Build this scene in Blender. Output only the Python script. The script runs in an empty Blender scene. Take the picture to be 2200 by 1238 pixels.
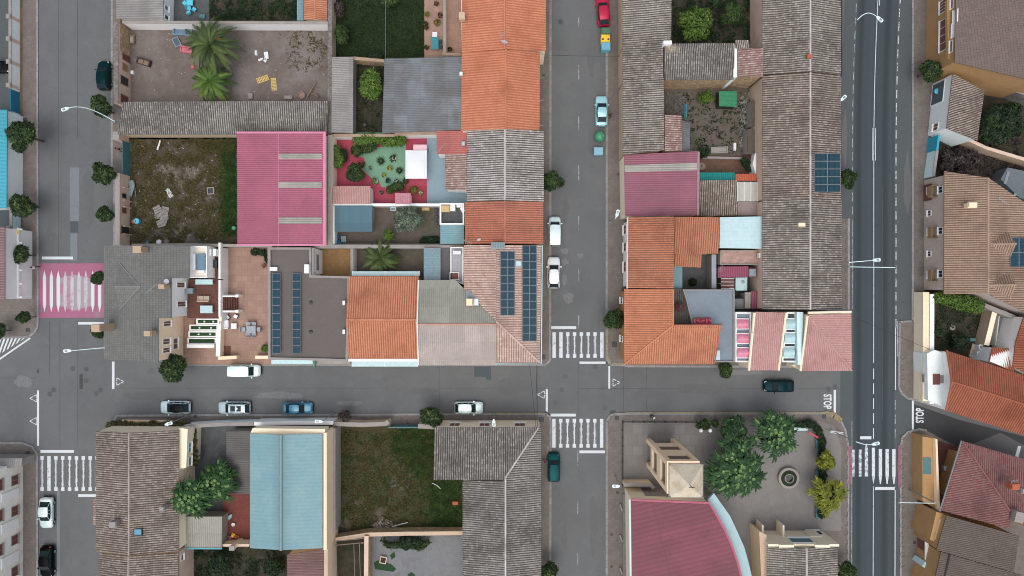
import bpy, bmesh, math, random
from mathutils import Vector, Matrix, noise
R = random.Random(7)
S = bpy.context.scene
COL = S.collection
H, PX = 98.0, 15.0
# ---------------------------------------------------------------- camera, sky, sun, exposure
cd = bpy.data.cameras.new('camera'); cam = bpy.data.objects.new('camera', cd); COL.objects.link(cam)
cam.location = (0, 0, H); cam.rotation_euler = (0, 0, 0)
cd.lens = 24.05; cd.sensor_width = 36; cd.clip_start = 1; cd.clip_end = 2000
S.camera = cam
wd = bpy.data.worlds.new('World'); S.world = wd; wd.use_nodes = True
nt = wd.node_tree; bgn = nt.nodes['Background']
sky = nt.nodes.new('ShaderNodeTexSky'); sky.sky_type = 'NISHITA'; sky.sun_disc = False
SUN_EL, SUN_AZ = math.radians(70), math.radians(190)
sky.sun_elevation = SUN_EL; sky.sun_rotation = SUN_AZ; sky.air_density = 1.0; sky.dust_density = 4.0; sky.ozone_density = 1.0
hs = nt.nodes.new('ShaderNodeHueSaturation'); hs.inputs['Saturation'].default_value = .5; nt.links.new(sky.outputs[0], hs.inputs['Color']); nt.links.new(hs.outputs[0], bgn.inputs[0]); bgn.inputs[1].default_value = 0.15
sl = bpy.data.lights.new('sun', 'SUN'); so = bpy.data.objects.new('sun', sl); COL.objects.link(so)
sl.energy = 0.9; sl.angle = math.radians(60); sl.color = (1, .95, .88)
dv = Vector((math.sin(SUN_AZ)*math.cos(SUN_EL), math.cos(SUN_AZ)*math.cos(SUN_EL), math.sin(SUN_EL)))
so.rotation_euler = dv.to_track_quat('Z', 'Y').to_euler(); so.location = (0, 0, 120)
S.view_settings.view_transform = 'Standard'; S.view_settings.look = 'None'
S.view_settings.gamma = 1; S.view_settings.exposure = 0.2
S.render.engine = 'CYCLES'; S.cycles.filter_width = 1.0

# ---------------------------------------------------------------- helpers
def W(x, y, h=0.0):
    s = (H-h)/H/PX
    return Vector(((x-1100)*s, (619-y)*s, h))
def C(r, g, b):
    def f(v):
        v /= 255.0
        return v/12.92 if v <= .04045 else ((v+.055)/1.055)**2.4
    return (f(r), f(g), f(b), 1)
class NG:
    def __init__(s, name):
        s.m = bpy.data.materials.new(name); s.m.use_nodes = True
        s.t = s.m.node_tree; s.b = s.t.nodes['Principled BSDF']
    def n(s, typ, **k):
        nd = s.t.nodes.new('ShaderNode'+typ)
        for a, v in k.items(): setattr(nd, a, v)
        return nd
    def put(s, sock, v):
        if v is None: return
        if isinstance(v, bpy.types.NodeSocket): s.t.links.new(v, sock)
        elif hasattr(sock.default_value, '__len__') and not hasattr(v, '__len__'): sock.default_value = (v,)*len(sock.default_value)
        else: sock.default_value = v
    def mth(s, op, a, b=None, c=None, clamp=False):
        nd = s.n('Math', operation=op, use_clamp=clamp)
        s.put(nd.inputs[0], a); s.put(nd.inputs[1], b); s.put(nd.inputs[2], c)
        return nd.outputs[0]
    def mix(s, f, a, b, mode='MIX'):
        nd = s.n('Mix', data_type='RGBA', blend_type=mode)
        s.put(nd.inputs[0], f); s.put(nd.inputs[6], a); s.put(nd.inputs[7], b)
        return nd.outputs[2]
    def pos(s, sc=(1, 1, 1)):
        g = s.n('NewGeometry').outputs['Position']
        if sc == (1, 1, 1): return g
        v = s.n('VectorMath', operation='MULTIPLY'); s.put(v.inputs[0], g); s.put(v.inputs[1], sc)
        return v.outputs[0]
    def noise(s, scale, vec=None, detail=4, rough=.6):
        nd = s.n('TexNoise'); s.put(nd.inputs['Vector'], vec if vec is not None else s.pos())
        nd.inputs['Scale'].default_value = scale; nd.inputs['Detail'].default_value = detail; nd.inputs['Roughness'].default_value = rough
        return nd.outputs[0]
    def ramp(s, v, lo, hi):
        nd = s.n('MapRange', clamp=True); s.put(nd.inputs[0], v); nd.inputs[1].default_value = lo; nd.inputs[2].default_value = hi
        return nd.outputs[0]
    def done(s, col, rough=.85, bump=None, bs=.3, bd=.05, metal=0, spec=None):
        s.put(s.b.inputs['Base Color'], col); s.put(s.b.inputs['Roughness'], rough); s.b.inputs['Metallic'].default_value = metal
        if spec is not None: s.b.inputs['Specular IOR Level'].default_value = spec
        if bump is not None:
            nd = s.n('Bump'); s.put(nd.inputs['Height'], bump); nd.inputs['Strength'].default_value = bs; nd.inputs['Distance'].default_value = bd
            s.t.links.new(nd.outputs[0], s.b.inputs['Normal'])
        return s.m
MC = {}
def sc(c, f): return (min(1, c[0]*f), min(1, c[1]*f), min(1, c[2]*f), 1)
def plain(name, c, rough=.6, metal=0, var=.25):
    if name in MC: return MC[name]
    g = NG(name); n = g.noise(3.0)
    MC[name] = g.done(g.mix(n, sc(c, 1-var), sc(c, 1+var)), rough, metal=metal); return MC[name]
def tile(name, c1, c2, c3, lich=.35, dark=.45, rowl=.34, stain=(.05, .045, .035, 1), ns=1.0):
    """barrel tile; every tile has its own colour"""
    g = NG(name); uv = g.n('UVMap').outputs[0]; sp = g.n('SeparateXYZ'); g.put(sp.inputs[0], uv)
    u, v = sp.outputs[0], sp.outputs[1]
    col = g.mth('FLOOR', u); fr = g.mth('FRACT', u)
    w1 = g.n('TexWhiteNoise', noise_dimensions='1D'); g.put(w1.inputs['W'], col)
    vr = g.mth('ADD', g.mth('DIVIDE', v, rowl), g.mth('MULTIPLY', w1.outputs[0], .35))
    row = g.mth('FLOOR', vr); frv = g.mth('FRACT', vr)
    cb = g.n('CombineXYZ'); g.put(cb.inputs[0], col); g.put(cb.inputs[1], row)
    w2 = g.n('TexWhiteNoise', noise_dimensions='2D'); g.put(w2.inputs['Vector'], cb.outputs[0])
    base = g.mix(w2.outputs[0], c1, c2)
    base = g.mix(g.mth('MULTIPLY', g.ramp(w2.outputs[0], .72, .95), lich*1.6, clamp=True), base, c3)
    base = g.mix(g.mth('MULTIPLY', g.ramp(g.noise(.13, detail=4), .5, .62), .4), base, g.mix(.5, c3, c2)); base = g.mix(g.mth('MULTIPLY', g.ramp(g.noise(.19, detail=5), .46, .36), .3), base, sc(c1, .72))
    big = g.noise(.28*ns, detail=6, rough=.65)
    base = g.mix(g.mth('MULTIPLY', g.ramp(big, .5, .72), .55), base, stain)
    mid = g.noise(1.3, detail=5)
    base = g.mix(g.mth('MULTIPLY', g.ramp(mid, .5, .7), lich), base, c3)
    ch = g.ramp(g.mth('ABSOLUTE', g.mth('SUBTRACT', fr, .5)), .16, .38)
    base = g.mix(g.mth('MULTIPLY', ch, min(1, dark*1.2)), base, stain)  # channels: grime plus shade painted into the colour to bring out the relief
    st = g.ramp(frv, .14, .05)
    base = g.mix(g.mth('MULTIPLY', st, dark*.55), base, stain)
    return g.done(base, .9, bump=g.mth('ADD', g.mth('MULTIPLY', frv, .6), g.noise(14)), bs=.35, bd=.03, spec=.2)
def sheet(name, c, c2=None, dark=.3, sheet_w=8.0, sheet_l=2.4, var=.22, rough=.55):
    """ribbed roofing sheets, weathered"""
    g = NG(name); uv = g.n('UVMap').outputs[0]; sp = g.n('SeparateXYZ'); g.put(sp.inputs[0], uv)
    u, v = sp.outputs[0], sp.outputs[1]
    cb = g.n('CombineXYZ'); g.put(cb.inputs[0], g.mth('FLOOR', g.mth('DIVIDE', u, sheet_w))); g.put(cb.inputs[1], g.mth('FLOOR', g.mth('DIVIDE', v, sheet_l)))
    w = g.n('TexWhiteNoise', noise_dimensions='2D'); g.put(w.inputs['Vector'], cb.outputs[0])
    base = g.mix(w.outputs[0], sc(c, 1-var*.5), sc(c, 1+var*.5))
    if c2: base = g.mix(g.ramp(g.noise(.35, detail=6), .42, .66), base, c2)
    base = g.mix(g.mth('MULTIPLY', g.ramp(g.noise(2.2, detail=5), .45, .75), .3), base, sc(c, .6))
    fr = g.mth('FRACT', u); ch = g.ramp(g.mth('ABSOLUTE', g.mth('SUBTRACT', fr, .5)), .3, .47)
    base = g.mix(g.mth('MULTIPLY', ch, dark), base, sc(c, .3))
    lap = g.ramp(g.mth('FRACT', g.mth('DIVIDE', v, sheet_l)), .025, .0)
    base = g.mix(g.mth('MULTIPLY', lap, .4), base, sc(c, .4))
    return g.done(base, rough)
def slate(name, c):
    g = NG(name); uv = g.n('UVMap').outputs[0]; sp = g.n('SeparateXYZ'); g.put(sp.inputs[0], uv)
    u, v = sp.outputs[0], g.mth('DIVIDE', sp.outputs[1], .36)
    cb = g.n('CombineXYZ'); g.put(cb.inputs[0], g.mth('FLOOR', u)); g.put(cb.inputs[1], g.mth('FLOOR', v))
    w = g.n('TexWhiteNoise', noise_dimensions='2D'); g.put(w.inputs['Vector'], cb.outputs[0])
    base = g.mix(w.outputs[0], sc(c, .9), sc(c, 1.1))
    base = g.mix(g.mth('MULTIPLY', g.ramp(g.noise(.5, detail=6), .45, .7), .4), base, sc(c, .72))
    e1 = g.ramp(g.mth('FRACT', v), .2, .08); e2 = g.ramp(g.mth('FRACT', u), .16, .06)
    base = g.mix(g.mth('MULTIPLY', g.mth('MAXIMUM', e1, e2), .55), base, sc(c, .35))
    return g.done(base, .8, bump=g.mth('FRACT', v), bs=.3, bd=.02)
def plaster(name, c, dirt=.35, c2=None, scale=1.0):
    if name in MC: return MC[name]
    g = NG(name); b = g.mix(g.noise(6*scale), sc(c, .85), sc(c, 1.12))
    b = g.mix(g.mth('MULTIPLY', g.ramp(g.noise(.9*scale, detail=8, rough=.7), .45, .75), dirt), b, c2 or sc(c, .45))
    MC[name] = g.done(b, .9, bump=g.noise(20), bs=.25, bd=.02, spec=.2); return MC[name]
def stone(name, c, c2, cell=2.2):
    if name in MC: return MC[name]
    g = NG(name); vo = g.n('TexVoronoi'); g.put(vo.inputs['Vector'], g.pos()); vo.inputs['Scale'].default_value = cell
    ve = g.n('TexVoronoi', feature='DISTANCE_TO_EDGE'); g.put(ve.inputs['Vector'], g.pos()); ve.inputs['Scale'].default_value = cell
    sp = g.n('SeparateColor'); g.put(sp.inputs[0], vo.outputs['Color'])
    b = g.mix(sp.outputs[0], c, c2); b = g.mix(g.mth('MULTIPLY', g.ramp(g.noise(1.1, detail=7), .4, .7), .5), b, sc(c, .5))
    e = g.ramp(ve.outputs[0], .09, .02); b = g.mix(g.mth('MULTIPLY', e, .6), b, sc(c, .35))
    MC[name] = g.done(b, .95, bump=ve.outputs[0], bs=.6, bd=.05, spec=.1); return MC[name]
def asphalt(name, c, streak=0.0, patch=.3):
    g = NG(name)
    b = g.mix(g.ramp(g.noise(9, detail=6, rough=.8), .3, .7), sc(c, .84), sc(c, 1.16))
    b = g.mix(g.mth('MULTIPLY', g.ramp(g.noise(.16, detail=7, rough=.62), .42, .68), patch), b, sc(c, .68))
    b = g.mix(g.mth('MULTIPLY', g.ramp(g.noise(.45, detail=6, rough=.7), .55, .75), patch), b, sc(c, 1.35))
    b = g.mix(g.mth('MULTIPLY', g.ramp(g.noise(2.6, detail=5, rough=.75), .35, .65), .22), b, sc(c, .74))
    # cracks: thin lines where a stretched noise crosses its mid value
    cr = g.mth('ABSOLUTE', g.mth('SUBTRACT', g.noise(.12, detail=9, rough=.6), .5))
    b = g.mix(g.mth('MULTIPLY', g.ramp(cr, .0022, .0006), .4), b, sc(c, .4))
    # laying joints and tyre-worn lanes
    sp = g.n('SeparateXYZ'); g.put(sp.inputs[0], g.pos())
    wx = g.mth('ADD', sp.outputs[0], g.mth('MULTIPLY', g.noise(.3), .5))
    if streak < 0:
        uv = g.n('UVMap').outputs[0]; su = g.n('SeparateXYZ'); g.put(su.inputs[0], uv); x = g.mth('ADD', su.outputs[0], g.mth('MULTIPLY', g.noise(.15), 3))
        for cx_, hw in ((-30.5, 8), (25, 9)): b = g.mix(g.mth('MULTIPLY', g.ramp(g.mth('ABSOLUTE', g.mth('SUBTRACT', x, cx_)), hw, hw*.25), -streak), b, sc(c, .58))
        for cx_, hw in ((-8, 6), (38, 5)): b = g.mix(g.mth('MULTIPLY', g.ramp(g.mth('ABSOLUTE', g.mth('SUBTRACT', x, cx_)), hw, hw*.25), .3), b, sc(c, 1.25))
    if streak > 0:
        w = g.mth('SINE', g.mth('MULTIPLY', wx, 2*math.pi/3.1)); b = g.mix(g.mth('MULTIPLY', g.ramp(w, -.2, .9), streak), b, sc(c, .62))
    pb = g.ramp(g.noise(1.6, detail=3), .70, .73); b = g.mix(g.mth('MULTIPLY', pb, .3), b, sc(c, .5))
    return g.done(b, .88, bump=g.noise(40), bs=.3, bd=.01, spec=.25)
def paving(name, c, cell=.4, joint=.35, var=.12, rot=0, stain=.4, offset=.5):
    g = NG(name); br = g.n('TexBrick'); v = g.n('Mapping'); g.put(v.inputs[0], g.pos()); v.inputs['Rotation'].default_value = (0, 0, rot); g.put(br.inputs['Vector'], v.outputs[0])
    br.offset = offset; br.inputs['Scale'].default_value = 1; br.inputs['Brick Width'].default_value = cell; br.inputs['Row Height'].default_value = cell
    br.inputs['Mortar Size'].default_value = .05*cell; br.inputs['Color1'].default_value = sc(c, 1-var); br.inputs['Color2'].default_value = sc(c, 1+var); br.inputs['Mortar'].default_value = sc(c, 1-joint)
    b = g.mix(g.mth('MULTIPLY', g.ramp(g.noise(.5, detail=8, rough=.7), .4, .72), stain), br.outputs[0], sc(c, .62))
    b = g.mix(g.mth('MULTIPLY', g.ramp(g.noise(5, detail=6, rough=.7), .4, .7), .25), b, sc(c, 1.25))
    return g.done(b, .9, spec=.25)
def soil(name, c1, c2, c3, s1=.35, s2=2.0, a=.45, b_=.65, f=.8):
    g = NG(name); b = g.mix(g.ramp(g.noise(s2, detail=8, rough=.75), .3, .7), c1, c2)
    b = g.mix(g.mth('MULTIPLY', g.ramp(g.noise(s1, detail=8, rough=.72), a, b_), f), b, c3)
    b = g.mix(g.mth('MULTIPLY', g.ramp(g.noise(8, detail=6, rough=.8), .5, .75), .45), b, sc(c1, .5))
    return g.done(b, .95, bump=g.noise(6, detail=8), bs=.6, bd=.08, spec=.1)
def leaf(name, c1, c2, c3=None):
    if name in MC: return MC[name]
    g = NG(name); r = g.n('NewGeometry').outputs['Random Per Island']
    b = g.mix(r, c1, c2)
    if c3: b = g.mix(g.ramp(r, .82, .95), b, c3)
    b = g.mix(g.ramp(g.noise(1.1, detail=2), .4, .65), sc(c1, .8), b)
    g.b.inputs['Subsurface Weight'].default_value = 0
    MC[name] = g.done(b, .6, spec=.3); return MC[name]
def paint(name, c, rough=.25, metal=0.0):
    if name in MC: return MC[name]
    dk = max(c[:3]) < .12
    g = NG(name); b = g.mix(g.mth('MULTIPLY', g.ramp(g.noise(2, detail=5), .4, .7), .18), c, sc(c, .7))
    g.b.inputs['Coat Weight'].default_value = 0 if dk else .5; g.b.inputs['Coat Roughness'].default_value = .08
    MC[name] = g.done(b, rough, metal=metal, spec=.06 if dk else .5); return MC[name]
def glass(name='dark_glass', c=(.012, .022, .027, 1)):
    if name in MC: return MC[name]
    g = NG(name); MC[name] = g.done(g.mix(g.noise(1.5), c, sc(c, 1.5)), .12, spec=.14); return MC[name]
def worn(name, c, bg, amt=.5, scale=3.0):
    """road paint, worn through to what is below it"""
    g = NG(name); n = g.ramp(g.noise(scale, detail=9, rough=.8), amt, amt+.12)
    return g.done(g.mix(n, c, bg), .8, spec=.2)

class MB:
    def __init__(s): s.v = []; s.f = []; s.uv = []; s.sm = []
    def face(s, pts, uv=None, smooth=False):
        i = len(s.v); s.v += [Vector(p) for p in pts]; s.f.append(tuple(range(i, i+len(pts)))); s.uv.append(uv); s.sm.append(smooth)
    def prism(s, poly, z0, z1, bottom=False):
        """poly: list of world xy(z) ; z1 scalar or list of tops"""
        n = len(poly); a = sum(poly[i][0]*poly[(i+1) % n][1]-poly[(i+1) % n][0]*poly[i][1] for i in range(n))
        tz = list(z1) if hasattr(z1, '__len__') else [z1]*n
        if a < 0: poly = poly[::-1]; tz = tz[::-1]
        s.face([(p[0], p[1], t) for p, t in zip(poly, tz)])
        for i in range(n):
            j = (i+1) % n; p, q = poly[i], poly[j]
            s.face([(p[0], p[1], z0), (q[0], q[1], z0), (q[0], q[1], tz[j]), (p[0], p[1], tz[i])])
        if bottom: s.face([(p[0], p[1], z0) for p in poly[::-1]])
    def box(s, c, d, rz=0, mtx=None):
        x, y, z = d[0]/2, d[1]/2, d[2]/2
        P = [Vector((a, b, e)) for a in (-x, x) for b in (-y, y) for e in (-z, z)]
        m = mtx if mtx is not None else Matrix.Rotation(rz, 4, 'Z')
        P = [m @ p + Vector(c) for p in P]
        for q in ((0, 1, 3, 2), (4, 6, 7, 5), (0, 4, 5, 1), (2, 3, 7, 6), (0, 2, 6, 4), (1, 5, 7, 3)): s.face([P[k] for k in q])
    def tube(s, pts, r, n=6, r2=None, caps=True):
        pts = [Vector(p) for p in pts]; rings = []; L = len(pts)
        for i, p in enumerate(pts):
            t = (pts[min(i+1, L-1)]-pts[max(i-1, 0)]).normalized(); a = t.cross(Vector((0, 0, 1)) if abs(t.z) < .9 else Vector((1, 0, 0))).normalized(); b = t.cross(a)
            rr = r if r2 is None else r+(r2-r)*i/(L-1)
            rings.append([p+(a*math.cos(k*2*math.pi/n)+b*math.sin(k*2*math.pi/n))*rr for k in range(n)])
        for i in range(L-1):
            for k in range(n): s.face([rings[i][k], rings[i][(k+1) % n], rings[i+1][(k+1) % n], rings[i+1][k]], smooth=True)
        if caps: s.face(rings[0][::-1]); s.face(rings[-1])
    def lathe(s, c, prof, n=20):
        c = Vector(c); rings = [[c+Vector((r*math.cos(k*2*math.pi/n), r*math.sin(k*2*math.pi/n), z)) for k in range(n)] for r, z in prof]
        for i in range(len(rings)-1):
            for k in range(n): s.face([rings[i][k], rings[i][(k+1) % n], rings[i+1][(k+1) % n], rings[i+1][k]], smooth=len(prof) > 4)
        if prof[-1][0] > .001: s.face(rings[-1])
    def obj(s, name, mat, parent=None, root=None, smooth=None, merge=False):
        me = bpy.data.meshes.new(name); sh = (root or parent).location if (root or parent) is not None and getattr(s, 'world', True) else Vector((0, 0, 0))
        me.from_pydata([v-sh for v in s.v], [], s.f)
        if True:
            ul = me.uv_layers.new(name='UVMap'); k = 0
            for f, u in zip(s.f, s.uv):
                for q in range(len(f)): ul.data[k].uv = u[q] if u else (0.5, 0.2); k += 1
        for p, sm in zip(me.polygons, s.sm): p.use_smooth = sm if smooth is None else smooth
        me.materials.append(mat)
        if merge:
            b = bmesh.new(); b.from_mesh(me); bmesh.ops.remove_doubles(b, verts=b.verts, dist=.0005); b.to_mesh(me); b.free()
        o = bpy.data.objects.new(name, me); COL.objects.link(o)
        if parent is not None: o.parent = parent
        return o
def thing(name, label, cat, loc=(0, 0, 0), group=None, rz=0):
    o = bpy.data.objects.new(name, None); COL.objects.link(o); o.location = loc; o.rotation_euler = (0, 0, rz); o.empty_display_size = .5
    o['label'] = label; o['category'] = cat
    if group: o['group'] = group
    return o
def tag(o, label, cat, group=None, kind=None):
    if label: o['label'] = label
    if cat: o['category'] = cat
    if group: o['group'] = group
    if kind: o['kind'] = kind
    return o
def struct(name, m, mat, kind='structure'):
    o = m.obj(name, mat); o['kind'] = kind; return o
def dup(root, loc, rz=0, scale=None, label=None, group=None):
    r = root.copy(); COL.objects.link(r); r.location = loc; r.rotation_euler = (0, 0, rz)
    if scale: r.scale = scale
    if label: r['label'] = label
    if group: r['group'] = group
    for ch in root.children:
        c = ch.copy(); COL.objects.link(c); c.parent = r
        for g in ch.children:
            d = g.copy(); COL.objects.link(d); d.parent = c
    return r
def poly(pts, h=0): return [W(x, y, h) for x, y in pts]
def rect(x0, y0, x1, y1): return [(x0, y0), (x1, y0), (x1, y1), (x0, y1)]
def sheet_g(name, pts, z, mat, z0=-.05):
    m = MB(); m.prism(poly(pts, 0), z0, z); return struct(name, m, mat)
def inset(P, d):
    """P list of Vector (xy used). Miter inset by d toward the inside."""
    n = len(P); a = sum(P[i].x*P[(i+1) % n].y-P[(i+1) % n].x*P[i].y for i in range(n)); sg = 1 if a > 0 else -1
    out = []
    for i in range(n):
        p0, p1, p2 = P[i-1], P[i], P[(i+1) % n]
        e1 = Vector((p1.x-p0.x, p1.y-p0.y)); e2 = Vector((p2.x-p1.x, p2.y-p1.y))
        if e1.length < 1e-6 or e2.length < 1e-6: out.append(Vector((p1.x, p1.y))); continue
        e1.normalize(); e2.normalize(); n1 = Vector((-e1.y, e1.x))*sg; n2 = Vector((-e2.y, e2.x))*sg
        k = 1+n1.dot(n2); b = (n1+n2)/max(k, .4)
        out.append(Vector((p1.x, p1.y))+b*d)
    return out
def tiled(m, P, down, pitch=.3, amp=.05, wav=0.0, rows=1.2, thick=.13):
    P = [Vector(p) for p in P]; n = Vector((0, 0, 0))
    for i in range(len(P)):
        a, b = P[i], P[(i+1) % len(P)]; n += Vector(((a.y-b.y)*(a.z+b.z), (a.z-b.z)*(a.x+b.x), (a.x-b.x)*(a.y+b.y)))
    n.normalize()
    if n.z < 0: n = -n
    d = Vector((down[0], -down[1], 0)); v = (d-n*d.dot(n)).normalized(); u = v.cross(n); o = P[0]
    Q = [((p-o).dot(u), (p-o).dot(v)) for p in P]
    u0, u1 = min(q[0] for q in Q), max(q[0] for q in Q); v0 = min(q[1] for q in Q); v1 = max(q[1] for q in Q)
    st = pitch/4; nn = int((u1-u0)/st); us = sorted(set([round(u0+i*st, 4) for i in range(nn+1)]+[round(q[0], 4) for q in Q]+[round(u1, 4)]))
    us = [x for i, x in enumerate(us) if i == 0 or x-us[i-1] > .004]
    def rng(x):
        x = min(max(x, u0+1e-4), u1-1e-4); L = []
        for i in range(len(Q)):
            a, b = Q[i], Q[(i+1) % len(Q)]
            if (a[0]-x)*(b[0]-x) <= 0 and abs(a[0]-b[0]) > 1e-6: L.append(a[1]+(b[1]-a[1])*(x-a[0])/(b[0]-a[0]))
        return (min(L), max(L)) if L else (0, 0)
    nr = max(1, int(math.ceil((v1-v0)/rows))) if wav else 1
    ph = R.random()*50; grid = []
    for x in us:
        a, b = rng(x); colm = []
        for k in range(nr+1):
            vv = a+(b-a)*k/nr; uu = x; zz = amp*(.5-.5*math.cos(2*math.pi*(x-u0)/pitch))
            if wav:
                e = min(1, (x-u0)/.6, (u1-x)/.6); uu += wav*e*(noise.noise(Vector((x*.25+ph, vv*.45, 0)))+.6*noise.noise(Vector((x*.9, vv*.9+ph, 4))))
                zz += wav*.9*(noise.noise(Vector((x*.2, vv*.25, ph))))*e
            colm.append((o+u*uu+v*vv+n*zz, ((x-u0)/pitch, vv-v0)))
        grid.append(colm)
    for i in range(len(grid)-1):
        for k in range(nr):
            q = [grid[i][k], grid[i][k+1], grid[i+1][k+1], grid[i+1][k]]
            m.face([t[0] for t in q], [t[1] for t in q], True)
    for i in range(len(P)):
        a, b = P[i], P[(i+1) % len(P)]; dz = Vector((0, 0, thick)); l = (b-a).length/pitch
        m.face([a-dz, b-dz, b+n*amp*.3, a+n*amp*.3], [(0.5, .1), (.5+l, .1), (.5+l, .3), (.5, .3)])
EDG = {}
def house(label, planes, outline, wmat, rmat, name='house', cat='house', ov=.12, pitch=.3, amp=.05, wav=0.0, ridge=None, rname='roof', rcmat=None, rr=.13, z0=0, group=None):
    """planes: [(pts(x,y,h), (dx,dy))]; outline [(x,y,h)] in the picture's pixels at their true height"""
    c = sum((W(*p) for p in outline), Vector())/len(outline)
    t = thing(name, label, cat, (c.x, c.y, 0), group)
    P = [W(*p) for p in outline]; I = inset(P, ov)
    m = MB(); m.prism(I, z0, [p.z-.07 for p in P]); m.obj('wall', wmat, t)
    E = []
    for i in range(len(I)): E.append((I[i], I[(i+1) % len(I)]))
    EDG[t.name] = E
    m = MB()
    for pl in planes: tiled(m, [p if isinstance(p, Vector) else W(*p) for p in pl[0]], pl[1], pitch, amp, wav)
    ro = m.obj(rname, rmat, t, merge=False)
    for rg in (ridge or []):
        m = MB(); a, b = [p if isinstance(p, Vector) else W(*p) for p in rg]; N = max(2, int((b-a).length/.9)); up = Vector((0, 0, amp*.5))
        m.tube([a+(b-a)*k/N+up+Vector((0, 0, R.uniform(-.015, .015))) for k in range(N+1)], rr, 6); m.obj('ridge_cap', rcmat or rmat, ro, root=t)
    return t
def gableV(label, x0, y0, x1, y1, rx, he, hr, wmat, rmat, cap=True, he2=None, **k):
    """ridge runs up-down in the picture"""
    he2 = he if he2 is None else he2
    a, b, c, d = W(x0, y0, he), W(x1, y0, he2), W(x1, y1, he2), W(x0, y1, he)
    X = W(rx, 0, hr).x; r0 = Vector((X, (a.y+b.y)/2, hr)); r1 = Vector((X, (c.y+d.y)/2, hr))
    out = [a, r0, b, c, r1, d]
    t = _h(label, [([a, r0, r1, d], (-1, 0)), ([r0, b, c, r1], (1, 0))], out, wmat, rmat, ridge=[(r0, r1)] if cap else None, **k); return t
def gableH(label, x0, y0, x1, y1, ry, he, hr, wmat, rmat, cap=True, he2=None, **k):
    he2 = he if he2 is None else he2
    a, b, c, d = W(x0, y0, he), W(x1, y0, he), W(x1, y1, he2), W(x0, y1, he2)
    Y = W(0, ry, hr).y; r0 = Vector(((a.x+d.x)/2, Y, hr)); r1 = Vector(((b.x+c.x)/2, Y, hr))
    t = _h(label, [([a, b, r1, r0], (0, -1)), ([r0, r1, c, d], (0, 1))], [a, b, r1, c, d, r0], wmat, rmat, ridge=[(r0, r1)] if cap else None, **k); return t
def _h(label, planes, out, wmat, rmat, **k):
    inv = []
    for p in out:
        s = (H-p.z)/H/PX; inv.append((1100+p.x/s, 619-p.y/s, p.z))
    return house(label, planes, inv, wmat, rmat, **k)
def mono(label, q, hs, down, wmat, rmat, **k):
    pts = [(x, y, h) for (x, y), h in zip(q, hs)]
    return house(label, [(pts, down)], pts, wmat, rmat, **k)
def flat(label, pts, h, wmat, rmat, par=.35, pt=.22, name='house', cat='house', parmat=None, z0=0):
    P = poly(pts, h); c = sum(P, Vector())/len(P); t = thing(name, label, cat, (c.x, c.y, 0)); I = inset(P, .003)
    m = MB(); m.prism(I, z0, h-.02); m.obj('wall', wmat, t); EDG[t.name] = [(I[i], I[(i+1) % len(I)]) for i in range(len(I))]
    m = MB(); m.prism(inset(P, pt if par else 0), h-.1, h+.01); m.obj('roof', rmat, t)
    if par:
        m = MB(); O = [Vector((p.x, p.y)) for p in P]; J = inset(P, pt); n = len(O)
        for i in range(n):
            j = (i+1) % n; m.prism([O[i], O[j], J[j], J[i]], h-.05, h+par)
        m.obj('parapet', parmat or wmat, t)
    return t
def ray_wall(px, py, seg):
    G = W(px, py, 0); a, b = seg; e = (b-a).normalized(); n = Vector((-e.y, e.x)); s = n.dot(a)/(n.x*G.x+n.y*G.y)
    return Vector((G.x*s, G.y*s, H*(1-s)))
def window(t, i, x0, y0, x1, y1, pane=None, frame=None, name='window', bars=1, sill=True, parent=None):
    seg = EDG[t.name][i]; a, b = seg; e = (b-a).normalized(); n = Vector((-e.y, e.x))
    cx, cy = (x0+x1)/2, (y0+y1)/2; c = ray_wall(cx, cy, seg)
    if n.x*(-c.x)+n.y*(-c.y) < 0: n = -n
    if abs(n.x) > abs(n.y): p, q = ray_wall(x0, cy, seg), ray_wall(x1, cy, seg); r, s_ = ray_wall(cx, y0, seg), ray_wall(cx, y1, seg)
    else: p, q = ray_wall(cx, y0, seg), ray_wall(cx, y1, seg); r, s_ = ray_wall(x0, cy, seg), ray_wall(x1, cy, seg)
    hz = abs(p.z-q.z); wz = abs((Vector((r.x, r.y))-Vector((s_.x, s_.y))).dot(e)); zc = (p.z+q.z)/2
    rz = math.atan2(e.y, e.x); N = Vector((n.x, n.y, 0)); E = Vector((e.x, e.y, 0)); fm = frame or MC['white_paint']; B = MB(); B2 = MB()
    f = .09
    for sx in (-1, 1): B.box(c+N*.03+E*sx*(wz/2), (f, .1, hz), rz)
    for sz in (-1, 1): B.box(Vector((c.x, c.y, zc))+N*.035+Vector((0, 0, sz*hz/2)), (wz+f, .11, f), rz)
    for k in range(bars): B.box(Vector((c.x, c.y, zc))+N*.03+E*((k+1)/(bars+1)-.5)*wz, (.05, .08, hz), rz)
    if sill: B.box(Vector((c.x, c.y, zc-hz/2-.04))+N*.1, (wz+.25, .26, .06), rz)
    o = B.obj(name, fm, t); B2.box(Vector((c.x, c.y, zc))+N*.01, (wz, .05, hz), rz); B2.obj('pane' if 'door' not in name else 'panel', pane or MC['window_glass'], o, root=t)
    return o
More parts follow.
